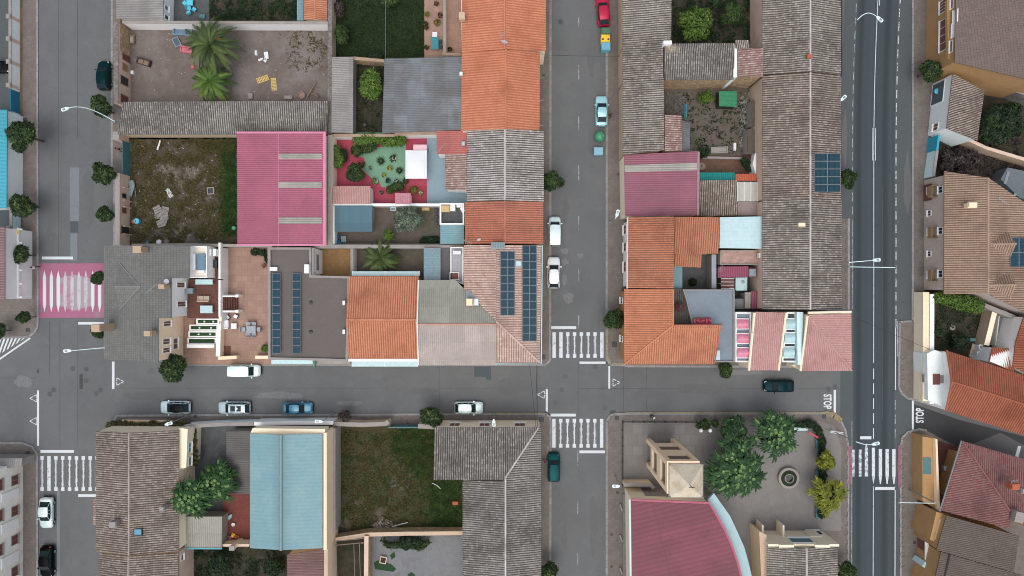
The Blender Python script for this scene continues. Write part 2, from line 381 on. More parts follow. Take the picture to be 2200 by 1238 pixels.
def wall(label, pts, h, w, mat, cap=None, name='garden_wall', cat='wall', group=None, capw=.05, z0=0, hs=None):
    """free-standing wall; pts = centre line of its top in the picture"""
    P = [W(x, y, h) for x, y in pts]; c = sum(P, Vector())/len(P); t = thing(name, label, cat, (c.x, c.y, 0), group)
    def strip(off, za, zb):
        m = MB(); n = len(P); L = []; Rr = []
        for i in range(n):
            e1 = (P[i]-P[i-1]).normalized() if i else (P[1]-P[0]).normalized(); e2 = (P[i+1]-P[i]).normalized() if i < n-1 else e1
            a = Vector((-(e1+e2).y, (e1+e2).x, 0)).normalized(); k = off/max(.5, a.dot(Vector((-e1.y, e1.x, 0))))
            L.append(P[i]+a*k); Rr.append(P[i]-a*k)
        for i in range(n-1): m.prism([L[i], L[i+1], Rr[i+1], Rr[i]], za, zb)
        return m
    strip(w/2, z0, h-(.08 if cap else 0)).obj('wall_body', mat, t)
    if cap: strip(w/2+capw, h-.08, h).obj('coping', cap, t)
    EDG[t.name] = [(Vector((P[i].x, P[i].y)), Vector((P[i+1].x, P[i+1].y))) for i in range(len(P)-1)]
    EDG[t.name+'_w'] = w
    return t
# ---------------------------------------------------------------- materials
A_ROAD = asphalt('street_asphalt', C(104, 106, 107), streak=.06, patch=.42); A_NEW = asphalt('main_road_asphalt', C(68, 76, 80), streak=-.7, patch=.2)
A_DARK = asphalt('side_road_asphalt', C(66, 66, 68), patch=.25); A_LANE = asphalt('lane_asphalt', C(84, 90, 92), patch=.2)
A_PATCH = asphalt('patch_asphalt', C(120, 126, 131), patch=.1); A_DPATCH = asphalt('dark_patch', C(78, 86, 90), patch=.1)
M_PAVE = paving('pavement_tiles', C(116, 109, 104), .42, .14, stain=.55); M_KERB = paving('kerbstone', C(142, 141, 141), 1.0, .3); M_KERBY = worn('yellow_kerb', C(176, 152, 84), C(128, 120, 106), .4)
M_PLAZA = paving('plaza_paving', C(128, 125, 122), .9, .06, var=.05, rot=.3, stain=.35); M_PLAZA2 = paving('plaza_warm', C(128, 124, 120), 1.5, .12)
P_W = worn('road_paint', C(204, 210, 214), C(130, 135, 140), .62, 2.2); P_WW = worn('worn_road_paint', C(205, 212, 216), C(105, 110, 114), .47, 2.0)
P_WT = worn('thin_road_paint', C(170, 175, 178), C(106, 110, 114), .45, 1.5)
P_WT2 = worn('line_paint', C(196, 206, 210), C(100, 108, 112), .55, 1.2)
P_BAR = worn('worn_bar_paint', C(170, 176, 180), C(100, 103, 106), .41, 1.8); P_WIDE = worn('wide_bar_paint', C(205, 212, 216), C(120, 124, 128), .52, 1.6)
P_PINK = worn('pink_road_paint', C(160, 100, 126), C(140, 126, 134), .52, .4); P_RED = worn('red_kerb_paint', C(150, 98, 110), C(110, 100, 102), .5)
S_DIRT = soil('yard_dirt', C(118, 108, 102), C(102, 92, 86), C(138, 134, 133), .22, 1.5, .45, .65, .6); S_DIRT2 = soil('packed_dirt', C(106, 99, 93), C(92, 84, 76), C(76, 82, 60), a=.5)
S_WEED = soil('weedy_soil', C(82, 74, 62), C(68, 64, 52), C(128, 122, 118), .22, 1.4, .5, .66, .8); S_GRASS = soil('garden_grass', C(44, 56, 34), C(34, 46, 28), C(74, 76, 56), .2, 1.5, .58, .7, .5)
S_DARK = soil('dark_soil', C(62, 58, 50), C(48, 50, 38), C(80, 74, 64), .4, 1.5); S_CONC = soil('yard_concrete', C(130, 132, 134), C(116, 118, 121), C(100, 96, 92), .3, 1.2, .5, .7, .5)
S_CONCD = soil('dark_concrete', C(94, 98, 100), C(82, 84, 86), C(66, 66, 62), .3, 1.2, .5, .7, .5); S_GRAVEL = soil('roof_gravel', C(114, 108, 104), C(96, 91, 88), C(118, 113, 110), .3, 14, .5, .7, .4)
TERRA = paving('terracotta_paving', C(158, 130, 116), .9, .14, .1, stain=.6); TERRA3 = paving('ochre_paving', C(144, 114, 78), .5, .2, .14); TERRA2 = paving('brown_paving', C(106, 82, 70), .5, .2, .14); TERRAD = paving('brown_deck', C(104, 72, 64), .3, .3, .12)
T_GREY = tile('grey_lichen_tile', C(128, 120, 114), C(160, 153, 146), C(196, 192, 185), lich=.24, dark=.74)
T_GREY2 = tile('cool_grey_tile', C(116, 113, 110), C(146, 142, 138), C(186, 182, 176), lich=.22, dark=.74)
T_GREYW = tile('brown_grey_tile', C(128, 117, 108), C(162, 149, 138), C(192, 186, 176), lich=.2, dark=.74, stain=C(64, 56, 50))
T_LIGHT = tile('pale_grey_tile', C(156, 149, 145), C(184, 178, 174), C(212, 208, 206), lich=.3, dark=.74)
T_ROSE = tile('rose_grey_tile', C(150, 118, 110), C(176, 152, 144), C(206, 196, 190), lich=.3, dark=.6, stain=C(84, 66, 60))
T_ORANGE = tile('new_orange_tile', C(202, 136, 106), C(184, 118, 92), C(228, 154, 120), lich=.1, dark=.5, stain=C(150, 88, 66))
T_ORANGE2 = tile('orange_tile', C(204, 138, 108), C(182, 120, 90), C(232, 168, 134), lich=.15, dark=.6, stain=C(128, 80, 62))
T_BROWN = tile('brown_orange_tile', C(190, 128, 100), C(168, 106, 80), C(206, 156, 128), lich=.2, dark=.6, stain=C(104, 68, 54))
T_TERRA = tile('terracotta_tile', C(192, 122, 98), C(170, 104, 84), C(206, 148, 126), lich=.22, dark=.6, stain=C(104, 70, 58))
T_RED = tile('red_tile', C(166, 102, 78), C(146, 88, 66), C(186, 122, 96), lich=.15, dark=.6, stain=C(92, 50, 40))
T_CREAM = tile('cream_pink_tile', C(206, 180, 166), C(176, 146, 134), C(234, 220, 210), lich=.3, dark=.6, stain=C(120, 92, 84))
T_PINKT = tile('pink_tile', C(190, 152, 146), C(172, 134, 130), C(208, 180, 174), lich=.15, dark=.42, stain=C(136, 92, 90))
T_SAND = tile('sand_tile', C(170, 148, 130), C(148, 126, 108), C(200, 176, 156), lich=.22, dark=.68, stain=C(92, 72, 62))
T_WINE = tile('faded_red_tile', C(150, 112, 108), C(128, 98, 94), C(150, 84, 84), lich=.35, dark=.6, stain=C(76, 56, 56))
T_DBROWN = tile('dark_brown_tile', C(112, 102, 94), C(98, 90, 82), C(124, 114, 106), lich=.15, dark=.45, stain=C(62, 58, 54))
R_GREY = sheet('grey_sheeting', C(140, 137, 135), C(120, 118, 116)); R_BLUE = sheet('blue_grey_sheeting', C(108, 114, 119), C(92, 91, 90), var=.45, sheet_w=10, sheet_l=1.9); R_PINK = sheet('pink_sheeting', C(162, 86, 110), C(150, 80, 102), .5, var=.1)
R_MAG = sheet('magenta_sheeting', C(142, 84, 102), C(130, 78, 94), .5, var=.16); R_MAG2 = sheet('church_sheeting', C(118, 54, 70), C(106, 48, 62), .4, sheet_w=14, sheet_l=9, var=.25)
R_GREEN = sheet('olive_grey_sheeting', C(150, 150, 140), C(136, 138, 126), .5); R_BEIGE = sheet('beige_sheeting', C(170, 158, 150), C(156, 146, 140), .5); R_CYAN = sheet('cyan_sheeting', C(108, 148, 156), C(122, 156, 162), .12, sheet_w=60, sheet_l=60, var=.08)
R_TEAL = sheet('teal_sheeting', C(20, 132, 128), None, .35); R_CLEAR = sheet('translucent_sheeting', C(162, 158, 148), C(140, 136, 130), .55); R_WINE = sheet('wine_sheeting', C(130, 60, 84), None, .4); R_TEALD = sheet('dark_teal_sheeting', C(60, 98, 112), None, .1, sheet_w=50)
R_ORB = sheet('rust_sheeting', C(186, 98, 70), None, .45); R_ROSE = sheet('rose_sheeting', C(192, 128, 142), C(178, 132, 134), .35); R_REDD = sheet('dull_red_sheeting', C(172, 96, 88), C(158, 90, 84), .35); R_TURQ = sheet('turquoise_sheeting', C(58, 156, 176), None, .12)
R_SLATE = slate('slate_grey', C(110, 111, 108)); R_BRSL = slate('brown_slate', C(112, 98, 92))
W_WHITE = plaster('white_plaster', C(240, 240, 238), .12); W_CREAM = plaster('cream_plaster', C(248, 232, 206), .1); W_BEIGE = plaster('beige_plaster', C(200, 178, 154), .3); W_OCHRE = plaster('ochre_plaster', C(178, 142, 100), .3)
W_PINKP = plaster('pinkish_plaster', C(214, 190, 172), .35); W_STONE = stone('rubble_stone', C(200, 174, 140), C(164, 140, 112)); W_STONEG = stone('grey_rubble', C(140, 136, 132), C(106, 102, 100), 3.5); W_GREYP = plaster('grey_render', C(154, 148, 142), .35)
W_CYAN = plaster('pale_cyan_paint', C(206, 236, 238), .2); W_CONC = plaster('concrete_wall', C(150, 145, 142), .4); W_PEACH = plaster('peach_plaster', C(248, 222, 190), .1); W_PCYAN = plaster('white_cyan_plaster', C(236, 244, 242), .15); W_ASHLAR = plaster('ashlar', C(196, 184, 174), .3)
plain('white_paint', C(232, 234, 232), .5, var=.06); glass('window_glass'); plain('brown_wood', C(104, 60, 50), .6); plain('dark_metal', C(46, 48, 50), .5); plain('grey_metal', C(140, 146, 150), .45, .3); plain('rubber', C(26, 26, 28), .8)
plain('shutter_brown', C(112, 70, 62), .7); plain('teal_metal', C(72, 116, 122), .5); plain('blue_gate', C(0, 116, 146), .5); plain('lamp_white', C(216, 238, 240), .4, var=.05); plain('yellow_plastic', C(228, 190, 50), .5); plain('green_plastic', C(70, 140, 106), .5); plain('cyan_plastic', C(90, 190, 210), .4)
plain('chrome', C(190, 195, 198), .25, .6); plain('timber', C(128, 112, 98), .8); plain('pale_timber', C(196, 170, 120), .8); plain('cyan_glass', C(172, 202, 206), .2); plain('teal_glass', C(90, 130, 142), .2); plain('red_floor', C(150, 54, 74), .6); plain('turf', C(36, 66, 38), .95)
plain('pink_plastic', C(206, 96, 110), .6); plain('box_white', C(220, 222, 224), .5); plain('cable_black', C(40, 40, 42), .6); plain('grey_plastic', C(126, 142, 148), .5); plain('terracotta_clay', C(170, 92, 64), .8)
G_GREEN = plain('green_floor', C(108, 148, 122), .7, var=.12); G_RED = plain('garden_red_floor', C(160, 52, 76), .6, var=.15); G_BLUE = plaster('blue_grey_floor', C(136, 158, 168), .15); G_TERR = plaster("terrace_blue", C(128, 140, 150), .3)
SOLAR = NG('solar_cells')
def _solar():
    g = SOLAR; b = g.n('TexBrick'); b.offset = 0; uv = g.n('UVMap').outputs[0]; g.put(b.inputs['Vector'], uv); b.inputs['Scale'].default_value = 1; b.inputs['Brick Width'].default_value = 1/6; b.inputs['Row Height'].default_value = .1
    b.inputs['Mortar Size'].default_value = .004; b.inputs['Color1'].default_value = C(18, 48, 62); b.inputs['Color2'].default_value = C(26, 60, 74); b.inputs['Mortar'].default_value = C(72, 104, 116)
    return g.done(b.outputs[0], .22, spec=.4)
M_SOLAR = _solar()
L_STREET = leaf('street_tree_leaves', C(38, 58, 28), C(64, 88, 42), C(104, 124, 66)); L_BIG = leaf('dark_leaves', C(40, 70, 42), C(66, 100, 56), C(118, 146, 88)); L_YEL = leaf('yellow_green_leaves', C(104, 112, 34), C(140, 144, 52), C(172, 166, 70))
L_OLIVE = leaf('olive_leaves', C(92, 106, 92), C(124, 136, 116), C(156, 164, 142)); L_PALM = leaf('palm_leaves', C(62, 88, 34), C(96, 116, 48), C(132, 132, 66)); L_DRY = leaf('dry_weeds', C(86, 80, 46), C(66, 70, 40), C(110, 102, 62)); L_LIME = leaf('lime_leaves', C(84, 112, 42), C(54, 82, 34), C(132, 148, 62)); L_DARK = leaf('deep_leaves', C(30, 48, 28), C(46, 68, 34), C(64, 86, 42)); L_PURP = leaf('brown_leaves', C(58, 50, 48), C(76, 68, 62), C(100, 92, 84))
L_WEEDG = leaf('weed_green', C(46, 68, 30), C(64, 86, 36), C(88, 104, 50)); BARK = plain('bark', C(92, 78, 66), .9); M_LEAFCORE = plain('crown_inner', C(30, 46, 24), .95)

# ---------------------------------------------------------------- ground, roads
m = MB(); m.face([(-300, -300, 0), (300, -300, 0), (300, 300, 0), (-300, 300, 0)]); struct('road', m, A_ROAD)
def cx_right(y): return 1877 + 9*max(0, (340-y)/340)**2 - 1.5*max(0, (y-640)/600)
def strip_lane(name, xs0, xs1, z, mat, y0=-500, y1=1700, st=40):
    m = MB(); ys = list(range(y0, y1+1, st))
    for a, b in zip(ys, ys[1:]):
        m.face([W(xs0+cx_right(a)-1877, a), W(xs1+cx_right(a)-1877, a), W(xs1+cx_right(b)-1877, b), W(xs0+cx_right(b)-1877, b)], [(xs0-1877, 0), (xs1-1877, 0), (xs1-1877, 1), (xs0-1877, 1)])
    for k in range(len(m.v)): m.v[k].z = z
    return struct(name, m, mat)
strip_lane('main_road', 1806, 1962, .004, A_LANE); strip_lane('main_road_surface', 1834, 1922, .009, A_NEW)
def flat_s(name, pts, z, mat): 
    m = MB(); m.face([Vector((p.x, p.y, z)) for p in poly(pts)]); return struct(name, m, mat)
flat_s('side_road', [(1962, 868), (2060, 902), (2400, 990), (2400, 1110), (2200, 1052), (2085, 975), (1990, 925), (1962, 925)], .008, A_DARK)
flat_s('side_road', [(2075, 960), (2150, 930), (2280, 1000), (2260, 1060), (2140, 1010)], .012, asphalt('mid_asphalt', C(98, 98, 100)))
for r_, z, mt in (((150, 360, 170, 475), .006, A_PATCH), ((151, 476, 168, 500), .006, A_DPATCH), ((151, 502, 166, 560), .006, A_PATCH), ((1019, 788, 1055, 810), .006, A_DPATCH), ((1044, 806, 1055, 816), .0065, A_DPATCH), ((122, 1050, 128, 1500), .006, A_PATCH), ((150, 312, 172, 359), .006, A_ROAD)):
    flat_s('road_patch', rect(*r_), z, mt)
M_JOINT = asphalt('joint_tar', C(84, 86, 88))
for r_ in ((125.5, -200, 126.5, 570), (166, -200, 167, 300), (128, 690, 129, 960), (166.5, 690, 167.5, 960), (1241.6, 780, 1242.6, 900), (1388, 790, 1389, 890), (1339, 785, 1340, 900), (943, 785, 944, 885), (1242, 835, 1830, 835.8), (245, 834, 1170, 834.6), (0, 812, 80, 813), (1895, 400, 1896, 900), (106, 690, 107, 800), (1155, 785, 1156, 885)):
    flat_s('road_joint', rect(*r_), .0135, M_JOINT)
# pavements: real 12 cm steps with kerbstones
def kerb(pts, w=.28, mat=None, z=.13):
    P = poly(pts); m = MB()
    for a, b in zip(P, P[1:]):
        e = (b-a).normalized(); n = Vector((-e.y, e.x, 0))*w/2; m.prism([a+n-e*.02, b+n+e*.02, b-n+e*.02, a-n-e*.02], 0, z)
    return struct('kerb', m, mat or M_KERB)
def pave(pts, z=.12, mat=None, kb=None, name='pavement'):
    sheet_g(name, pts, z, mat or M_PAVE, 0)
    if kb: kerb(kb)
pave([(42, -200), (80, -200), (82, 690), (81, 703), (74, 715), (62, 724), (-300, 726), (-300, 630), (42, 630)], kb=[(80, -200), (82, 690), (81, 703), (74, 715), (62, 724), (0, 726)])
flat_s('gutter_strip', rect(42, -200, 50, 630), .126, soil('verge', C(128, 108, 88), C(104, 90, 74), C(90, 84, 74)))
pave([(-300, 952), (50, 952), (70, 960), (80, 975), (82, 1800), (-300, 1800)], kb=[(-300, 952), (50, 952), (70, 960), (80, 975), (82, 1700)])
pave(rect(241, -200, 300, 375), kb=[(241, -200), (241, 375)]); pave(rect(246, 375, 300, 560), kb=[(246, 375), (246, 560)])
pave([(245, 903), (252, 893), (420, 892), (1172, 889), (1181, 896), (1183, 905), (1183, 1800), (1100, 1800), (1100, 960), (245, 960)], kb=[(245, 903), (252, 893), (420, 892), (1172, 889), (1181, 896), (1183, 905), (1181, 1700)])
pave([(235, 740), (395, 770), (400, 784), (1172, 784), (1182, 774), (1183, -200), (1100, -200), (1100, 700), (400, 700)], kb=[(400, 784), (1172, 784), (1182, 774), (1183, -200)])
pave([(1303, -200), (1303, 772), (1312, 784), (1344, 785), (1344, 600), (1380, 600), (1380, -200)], kb=[(1303, -200), (1303, 772), (1312, 784), (1344, 785)])
pave(rect(1340, 770, 1700, 789), kb=[(1344, 787), (1700, 788)])
pave([(1303, 1800), (1303, 905), (1310, 893), (1320, 889), (1772, 888), (1792, 892), (1808, 906), (1816, 925), (1822, 960), (1822, 1800)], kb=[(1303, 1700), (1303, 905), (1310, 893), (1320, 889), (1772, 888)])
kerb([(1772, 888), (1792, 892), (1806, 904)], w=.75, mat=M_KERBY); kerb([(1806, 904), (1816, 925), (1822, 960), (1822, 1700)])
for a, b in ((1345, 1640), (1660, 1772)): kerb([(a, 886.6), (b, 886.6)], w=.14, mat=M_KERBY, z=.135)
kerb([(1304.5, 706), (1304.5, 765), (1313, 781), (1340, 782)], w=.22, mat=M_KERBY, z=.14); kerb([(1304.6, 952), (1304.6, 975)], w=.2, mat=M_KERBY, z=.14); kerb([(1177, 958), (1177, 978)], w=.2, mat=M_KERBY, z=.14)
kerb([(1060, 888), (1165, 887.4)], w=.12, mat=M_KERBY, z=.135)
pave([(1800, 470), (1823, 470), (1823, 665), (1800, 665)], kb=[(1823, 470), (1823, 665)])
pave([(1961, -200), (1960, 690), (1932, 692), (1931, 830), (1936, 845), (1950, 856), (1975, 862), (2010, 872), (2010, -200)], kb=[(1961, -200), (1960, 690), (1932, 692), (1931, 830), (1936, 845), (1950, 856), (1975, 862), (2000, 870)])
pave([(1935, 1800), (1934, 960), (1938, 940), (1950, 928), (1975, 922), (1990, 925), (2090, 978), (2240, 1060), (2300, 1800)], kb=[(1935, 1700), (1934, 960), (1938, 940), (1950, 928), (1975, 922), (1990, 925)])
kerb([(1824, 958), (1827, 1002), (1825, 1040)], w=.42, mat=P_RED, z=.14); kerb([(1932, 956), (1930.5, 1002), (1932, 1046)], w=.42, mat=P_RED, z=.14)
m = MB()
for y in list(range(478, 660, 20)): m.tube([W(1820+4*math.cos(a), y+5*math.sin(a), .135) for a in [k*math.pi/6-math.pi*1.5 for k in range(7)]], .03, 4)
for y in list(range(768, 850, 22))+list(range(940, 1230, 21)): m.tube([W(1939+4*math.cos(a), y+5*math.sin(a), .135) for a in [k*math.pi/5 for k in range(9)]], .03, 4)
for y in range(945, 1230, 20): m.tube([W(1818+4*math.cos(a), y+5*math.sin(a), .135) for a in [k*math.pi/6-1.2 for k in range(7)]], .03, 4)
struct('kerb_joints', m, M_JOINT)

# ---------------------------------------------------------------- road markings
def mark(name, shapes, mat=None, z=.02):
    m = MB()
    for s in shapes:
        P = poly(s if isinstance(s, list) else rect(*s)); a = sum(P[i].x*P[(i+1) % len(P)].y-P[(i+1) % len(P)].x*P[i].y for i in range(len(P)))
        if a < 0: P = P[::-1]
        m.face([Vector((p.x, p.y, z)) for p in P])
    return struct(name, m, mat or P_W)
mark('stop_line', [(90, 551.5, 157, 557.5)]); mark('crossing_paint', [(83, 566, 224, 683)], P_PINK, .016)
mark('zebra_crossing', [[(92.5+14.8*k, 668-4), (95.7+14.8*k, 585), (99+14.8*k, 664), (98.5+14.8*k, 660)] for k in range(0)] + [[(92+14.8*k, 597), (95.6+14.8*k, 581), (99.2+14.8*k, 597), (99.2+14.8*k, 655), (95.6+14.8*k, 671), (92+14.8*k, 655)] for k in (0, 1, 2, 7, 8)], P_W)
mark('zebra_crossing', [[(92+14.8*k, 597), (95.6+14.8*k, 581), (99.2+14.8*k, 597), (99.2+14.8*k, 655), (95.6+14.8*k, 671), (92+14.8*k, 655)] for k in (3, 4, 5, 6)], worn('faded_bar', C(186, 184, 190), C(160, 140, 150), .5, .7))
mark('worn_paint', [[(120, 600), (160, 590), (200, 600), (203, 655), (160, 668), (122, 655)]], worn('rubbed_paint', C(158, 148, 154), C(172, 108, 138), .5, .35), .018)
mark('stop_line', [(168, 692, 224, 697.5)])
def bars(x0, dx, n, y0, y1, wide=(), yb=8, w=7.4, thin=2.2, blank=()):
    sh = []; ww = []; sh2 = []
    for k in range(n):
        x = x0+dx*k; sh += [(x-w/2, y0, x+w/2, y0+yb), (x-w/2, y1-yb, x+w/2, y1)]
        if k in wide: sh2.append((x-w/2, y0+yb, x+w/2, y1-yb))
        else: sh.append((x-thin/2, y0+yb, x+thin/2, y1-yb)); ww.append((x-w/2+.5, y0+yb, x-thin/2, y1-yb)); ww.append((x+thin/2, y0+yb, x+w/2-.5, y1-yb))
    if sh2: mark('zebra_crossing', sh2, P_WIDE)
    mark('zebra_crossing', sh); mark('worn_zebra_crossing', ww, P_BAR, .017)
bars(90.5, 14.75, 9, 980, 1055, (1,)); bars(1190.5, 14.65, 8, 714, 769, (0, 1, 7)); bars(1190, 14.65, 8, 900, 962, (0, 7))
for r_ in ((87, 967, 159, 973), (168, 1062, 209, 1068), (1183, 701, 1238, 707), (1245, 777, 1301, 782), (1183, 889, 1237, 895), (1245, 968, 1300, 974), (240.5, 777, 246, 836), (79.5, 839, 84, 958), (1307, 787, 1311, 835), (1172.5, 836, 1177, 885), (1791, 838, 1796, 887), (1959, 861, 1963.5, 924), (1848, 937.5, 1872, 944), (1880, 1046.5, 1924, 1053)):
    mark('stop_line', [r_])
def tri(cx, cy, d, s=8, h=15):
    a, b, c = (cx-d*h/2, cy-s), (cx-d*h/2, cy+s), (cx+d*h/2, cy); w = 1.5; sh = []
    for p, q in ((a, b), (b, c), (c, a)):
        L = math.hypot(q[0]-p[0], q[1]-p[1]); ex, ey = (q[0]-p[0])/L, (q[1]-p[1])/L; nx, ny = -ey*w/2, ex*w/2
        for t0, t1 in ((0, .44), (.54, 1)):
            u, v = (p[0]+ex*L*t0, p[1]+ey*L*t0), (p[0]+ex*L*t1, p[1]+ey*L*t1)
            sh.append([(u[0]+nx, u[1]+ny), (v[0]+nx, v[1]+ny), (v[0]-nx, v[1]-ny), (u[0]-nx, u[1]-ny)])
    mark('yield_triangle', sh)
tri(258.5, 820, 1); tri(71.5, 856, -1); tri(71.5, 905, -1); tri(1324.5, 822, 1); tri(1162, 848, -1)
mark('lane_dashes', [(1242.6, a, 1244.2, b) for a, b in ((-60, -20), (32, 60), (140, 172), (250, 280), (355, 387), (465, 495), (573, 605), (678, 705))]+[(1240.6, a, 1242.2, b) for a, b in ((968, 1001), (1077, 1105), (1188, 1216), (1300, 1330))], P_WT)
def rl(x, ys, w, mat=None, name='lane_dashes'):
    sh = []
    for a, b in ys:
        n = max(1, int((b-a)/30))
        for k in range(n):
            p, q = a+(b-a)*k/n, a+(b-a)*(k+1)/n; xp, xq = x+cx_right(p)-1877, x+cx_right(q)-1877
            sh.append([(xp-w/2, p), (xp+w/2, p), (xq+w/2, q), (xq-w/2, q)])
    mark(name, sh, mat)
rl(1877.3, [(-200, 780), (1045, 1600)], 1.5, P_WT2, name='centre_line'); rl(1877.3, [(y, y+23) for y in range(792, 940, 32)], 1.7)
rl(1881, [(-200, 12), (275, 345)], 1.2); rl(1875, [(275, 345)], 1.2)
rl(1831.3, [(y, y+19) for y in range(8, 470, 29)], 1.6, P_WT); rl(1831, [(472, 664), (905, 1600)], 1.3, P_WT, 'edge_line')
rl(1925, [(y, y+18) for y in range(-10, 690, 29)], 2.0, P_WW); rl(1924.3, [(690, 838), (1046, 1600)], 1.8, name='edge_line'); rl(1924, [(y, y+20) for y in range(860, 945, 31)], 1.8, P_WT)
rl(1928.5, [(690, 766)], 2.2, P_WT, 'edge_line')
mark('zebra_crossing', [[(x-3.6, 965), (x+3.6, 965), (x+3.6, 1022), (x+1, 1040), (x-1.2, 1040), (x-3.6, 1022)] for x in (1891.5, 1906, 1920.5)]+[[(1876.5-3.4, 962), (1876.5+3.4, 962), (1876.5+3.4, 1022), (1876.5, 1040), (1876.5-3.4, 1022)]], P_WIDE)
mark('zebra_crossing', [[(1858, 966), (1861, 952), (1865, 966), (1865, 1024), (1858, 1024)], (1845, 966, 1851, 1024), (1831, 966, 1836, 1024)], P_WW)
sh = []
for k in range(9):
    x = -8+8.3*k; yb = 724+max(0, k-6)*1.5; sh.append([(x, yb), (x+4.6, yb), (x+4.6-16+k*1.2, 773-6.0*k+(0)), (x-16+k*1.2, 776-6.0*k)])
mark('hatched_marking', [s for s in sh if s[2][1] > s[1][1]+3]); mark('hatch_edge', [[(-20, 787), (-20, 783), (64, 725), (66, 728)]])
def lettering(txt, cx, cy, rot, size):
    cu = bpy.data.curves.new('stop_lettering', 'FONT'); cu.body = txt; cu.size = size; cu.align_x = 'CENTER'; cu.align_y = 'CENTER'; cu.offset = .035; cu.space_character = 1.08
    o = bpy.data.objects.new('tmp', cu); COL.objects.link(o); bpy.context.view_layer.update()
    me = bpy.data.meshes.new_from_object(o); bpy.data.objects.remove(o); p = bpy.data.objects.new('stop_lettering', me); COL.objects.link(p)
    p.location = W(cx, cy)+Vector((0, 0, .021)); p.rotation_euler = (0, 0, rot); p.scale = (.88, 1.6, 1); me.materials.clear(); me.materials.append(P_W); p['kind'] = 'structure'
lettering('STOP', 1777, 863, -math.pi/2, .95); lettering('STOP', 1977, 893, math.pi/2, .95)
# square at bottom right street
mark('stop_line', [[(2187, 958), (2194, 959), (2188, 983), (2181, 980)]])

# ---------------------------------------------------------------- yards
Z = .14
def yard(pts, mat, z=Z, name='yard'): return sheet_g(name, pts, z, mat)
yard(rect(-80, -60, 30, 245), A_LANE, .13); yard(rect(-80, 245, 30, 640), A_DPATCH, .13); yard(rect(-80, 1000, 50, 1400), S_CONCD, .10)
yard(rect(353, -40, 450, 55), S_CONCD); yard(rect(450, -40, 650, 55), S_DARK); yard(rect(270, 55, 709, 300), S_DIRT); yard(rect(270, 296, 520, 530), S_WEED)
yard(rect(710, -40, 912, 140), S_GRASS); yard(rect(912, -40, 995, 130), TERRA, .16); yard(rect(750, 130, 830, 300), S_DARK, .17); yard(rect(700, 285, 919, 442), G_GREEN, .18); yard(rect(918, 285, 1010, 442), G_BLUE, .2)
yard(rect(700, 440, 1005, 530), S_DIRT2, .19); yard(rect(395, 528, 585, 783), TERRA, .2, 'patio'); yard(rect(660, 526, 762, 605), TERRA3, .22); yard(rect(752, 526, 1000, 620), S_DIRT2, .21)
yard(rect(1425, -60, 1650, 120), S_DARK); yard(rect(1420, 180, 1650, 345), S_DIRT2); yard(rect(1490, 335, 1650, 395), TERRA2, .16)
yard(rect(1440, 520, 1660, 680), S_CONCD, .15)
yard([(1340, 905), (1760, 905), (1792, 915), (1806, 960), (1806, 1140), (1660, 1140), (1620, 1240), (1340, 1240)], M_PLAZA, .15, 'plaza'); yard(rect(1341, 911, 1500, 1045), M_PLAZA2, .165, 'plaza')
yard(rect(385, 915, 540, 1240), S_CONCD, .14); yard(rect(715, 915, 1010, 1145), soil('green_brown_soil', C(76, 70, 54), C(62, 64, 42), C(112, 106, 100), .2, 1.4, .55, .7, .75)); yard(rect(700, 1140, 800, 1400), S_DARK, .15); yard(rect(790, 1150, 1010, 1400), S_CONC, .16); yard(rect(390, 1170, 630, 1400), S_DARK, .15)
yard([(2030, 150), (2400, 150), (2400, 480), (2010, 380), (1995, 290)], S_DARK, .15); yard([(1985, 620), (2130, 650), (2250, 700), (2250, 900), (1995, 860)], S_DARK, .15)
yard([(1990, 940), (2060, 960), (2040, 1100), (1990, 1120)], TERRAD, .15)

def blob(name, x, y, rx, ry, mat, seed, z=.0145, n=22):
    m = MB(); P = []
    for k in range(n): a = -k*2*math.pi/n; q = 1+.45*noise.noise(Vector((math.cos(a)*1.6, math.sin(a)*1.6, seed))); P.append((x+rx*q*math.cos(a), y+ry*q*math.sin(a)))
    Q = poly(P); a = sum(Q[i].x*Q[(i+1) % n].y-Q[(i+1) % n].x*Q[i].y for i in range(n))
    if a < 0: Q = Q[::-1]
    m.face([Vector((p.x, p.y, z)) for p in Q]); return struct(name, m, mat)
M_OIL = worn('oil_stain', C(97, 98, 99), C(102, 104, 105), .5, 1.5); M_PALE = worn('pale_stain', C(118, 119, 120), C(105, 107, 108), .46, 2.5)
for i, (x, y, rx, ry, d) in enumerate(((420, 872, 9, 12, 1), (325, 798, 9, 7, 1), (700, 800, 30, 10, 1), (880, 840, 60, 8, 1), (600, 850, 50, 8, 0), (1100, 830, 35, 16, 1), (50, 820, 22, 12, 0), (20, 870, 30, 18, 1), (1213, 540, 9, 6, 0), (1214, 563, 8, 6, 0), (1247, 550, 6, 6, 0), (1212, 600, 6, 10, 0), (1222, 640, 12, 12, 0), (1500, 836, 60, 10, 1), (1395, 846, 30, 10, 1), (1215, 450, 7, 30, 1), (1270, 300, 8, 60, 1), (1270, 120, 8, 50, 1), (190, 420, 12, 60, 1), (110, 300, 8, 60, 1), (205, 300, 10, 50, 1), (110, 500, 10, 40, 1), (1212, 1120, 8, 60, 1), (1275, 1120, 8, 70, 1), (140, 1150, 10, 50, 1), (1950, 400, 8, 60, 1), (1815, 300, 6, 60, 1), (1600, 800, 40, 6, 0), (300, 850, 40, 10, 1), (750, 866, 30, 6, 0))):
    blob('road_stain', x, y, rx, ry, M_OIL if d else M_PALE, i*1.7)
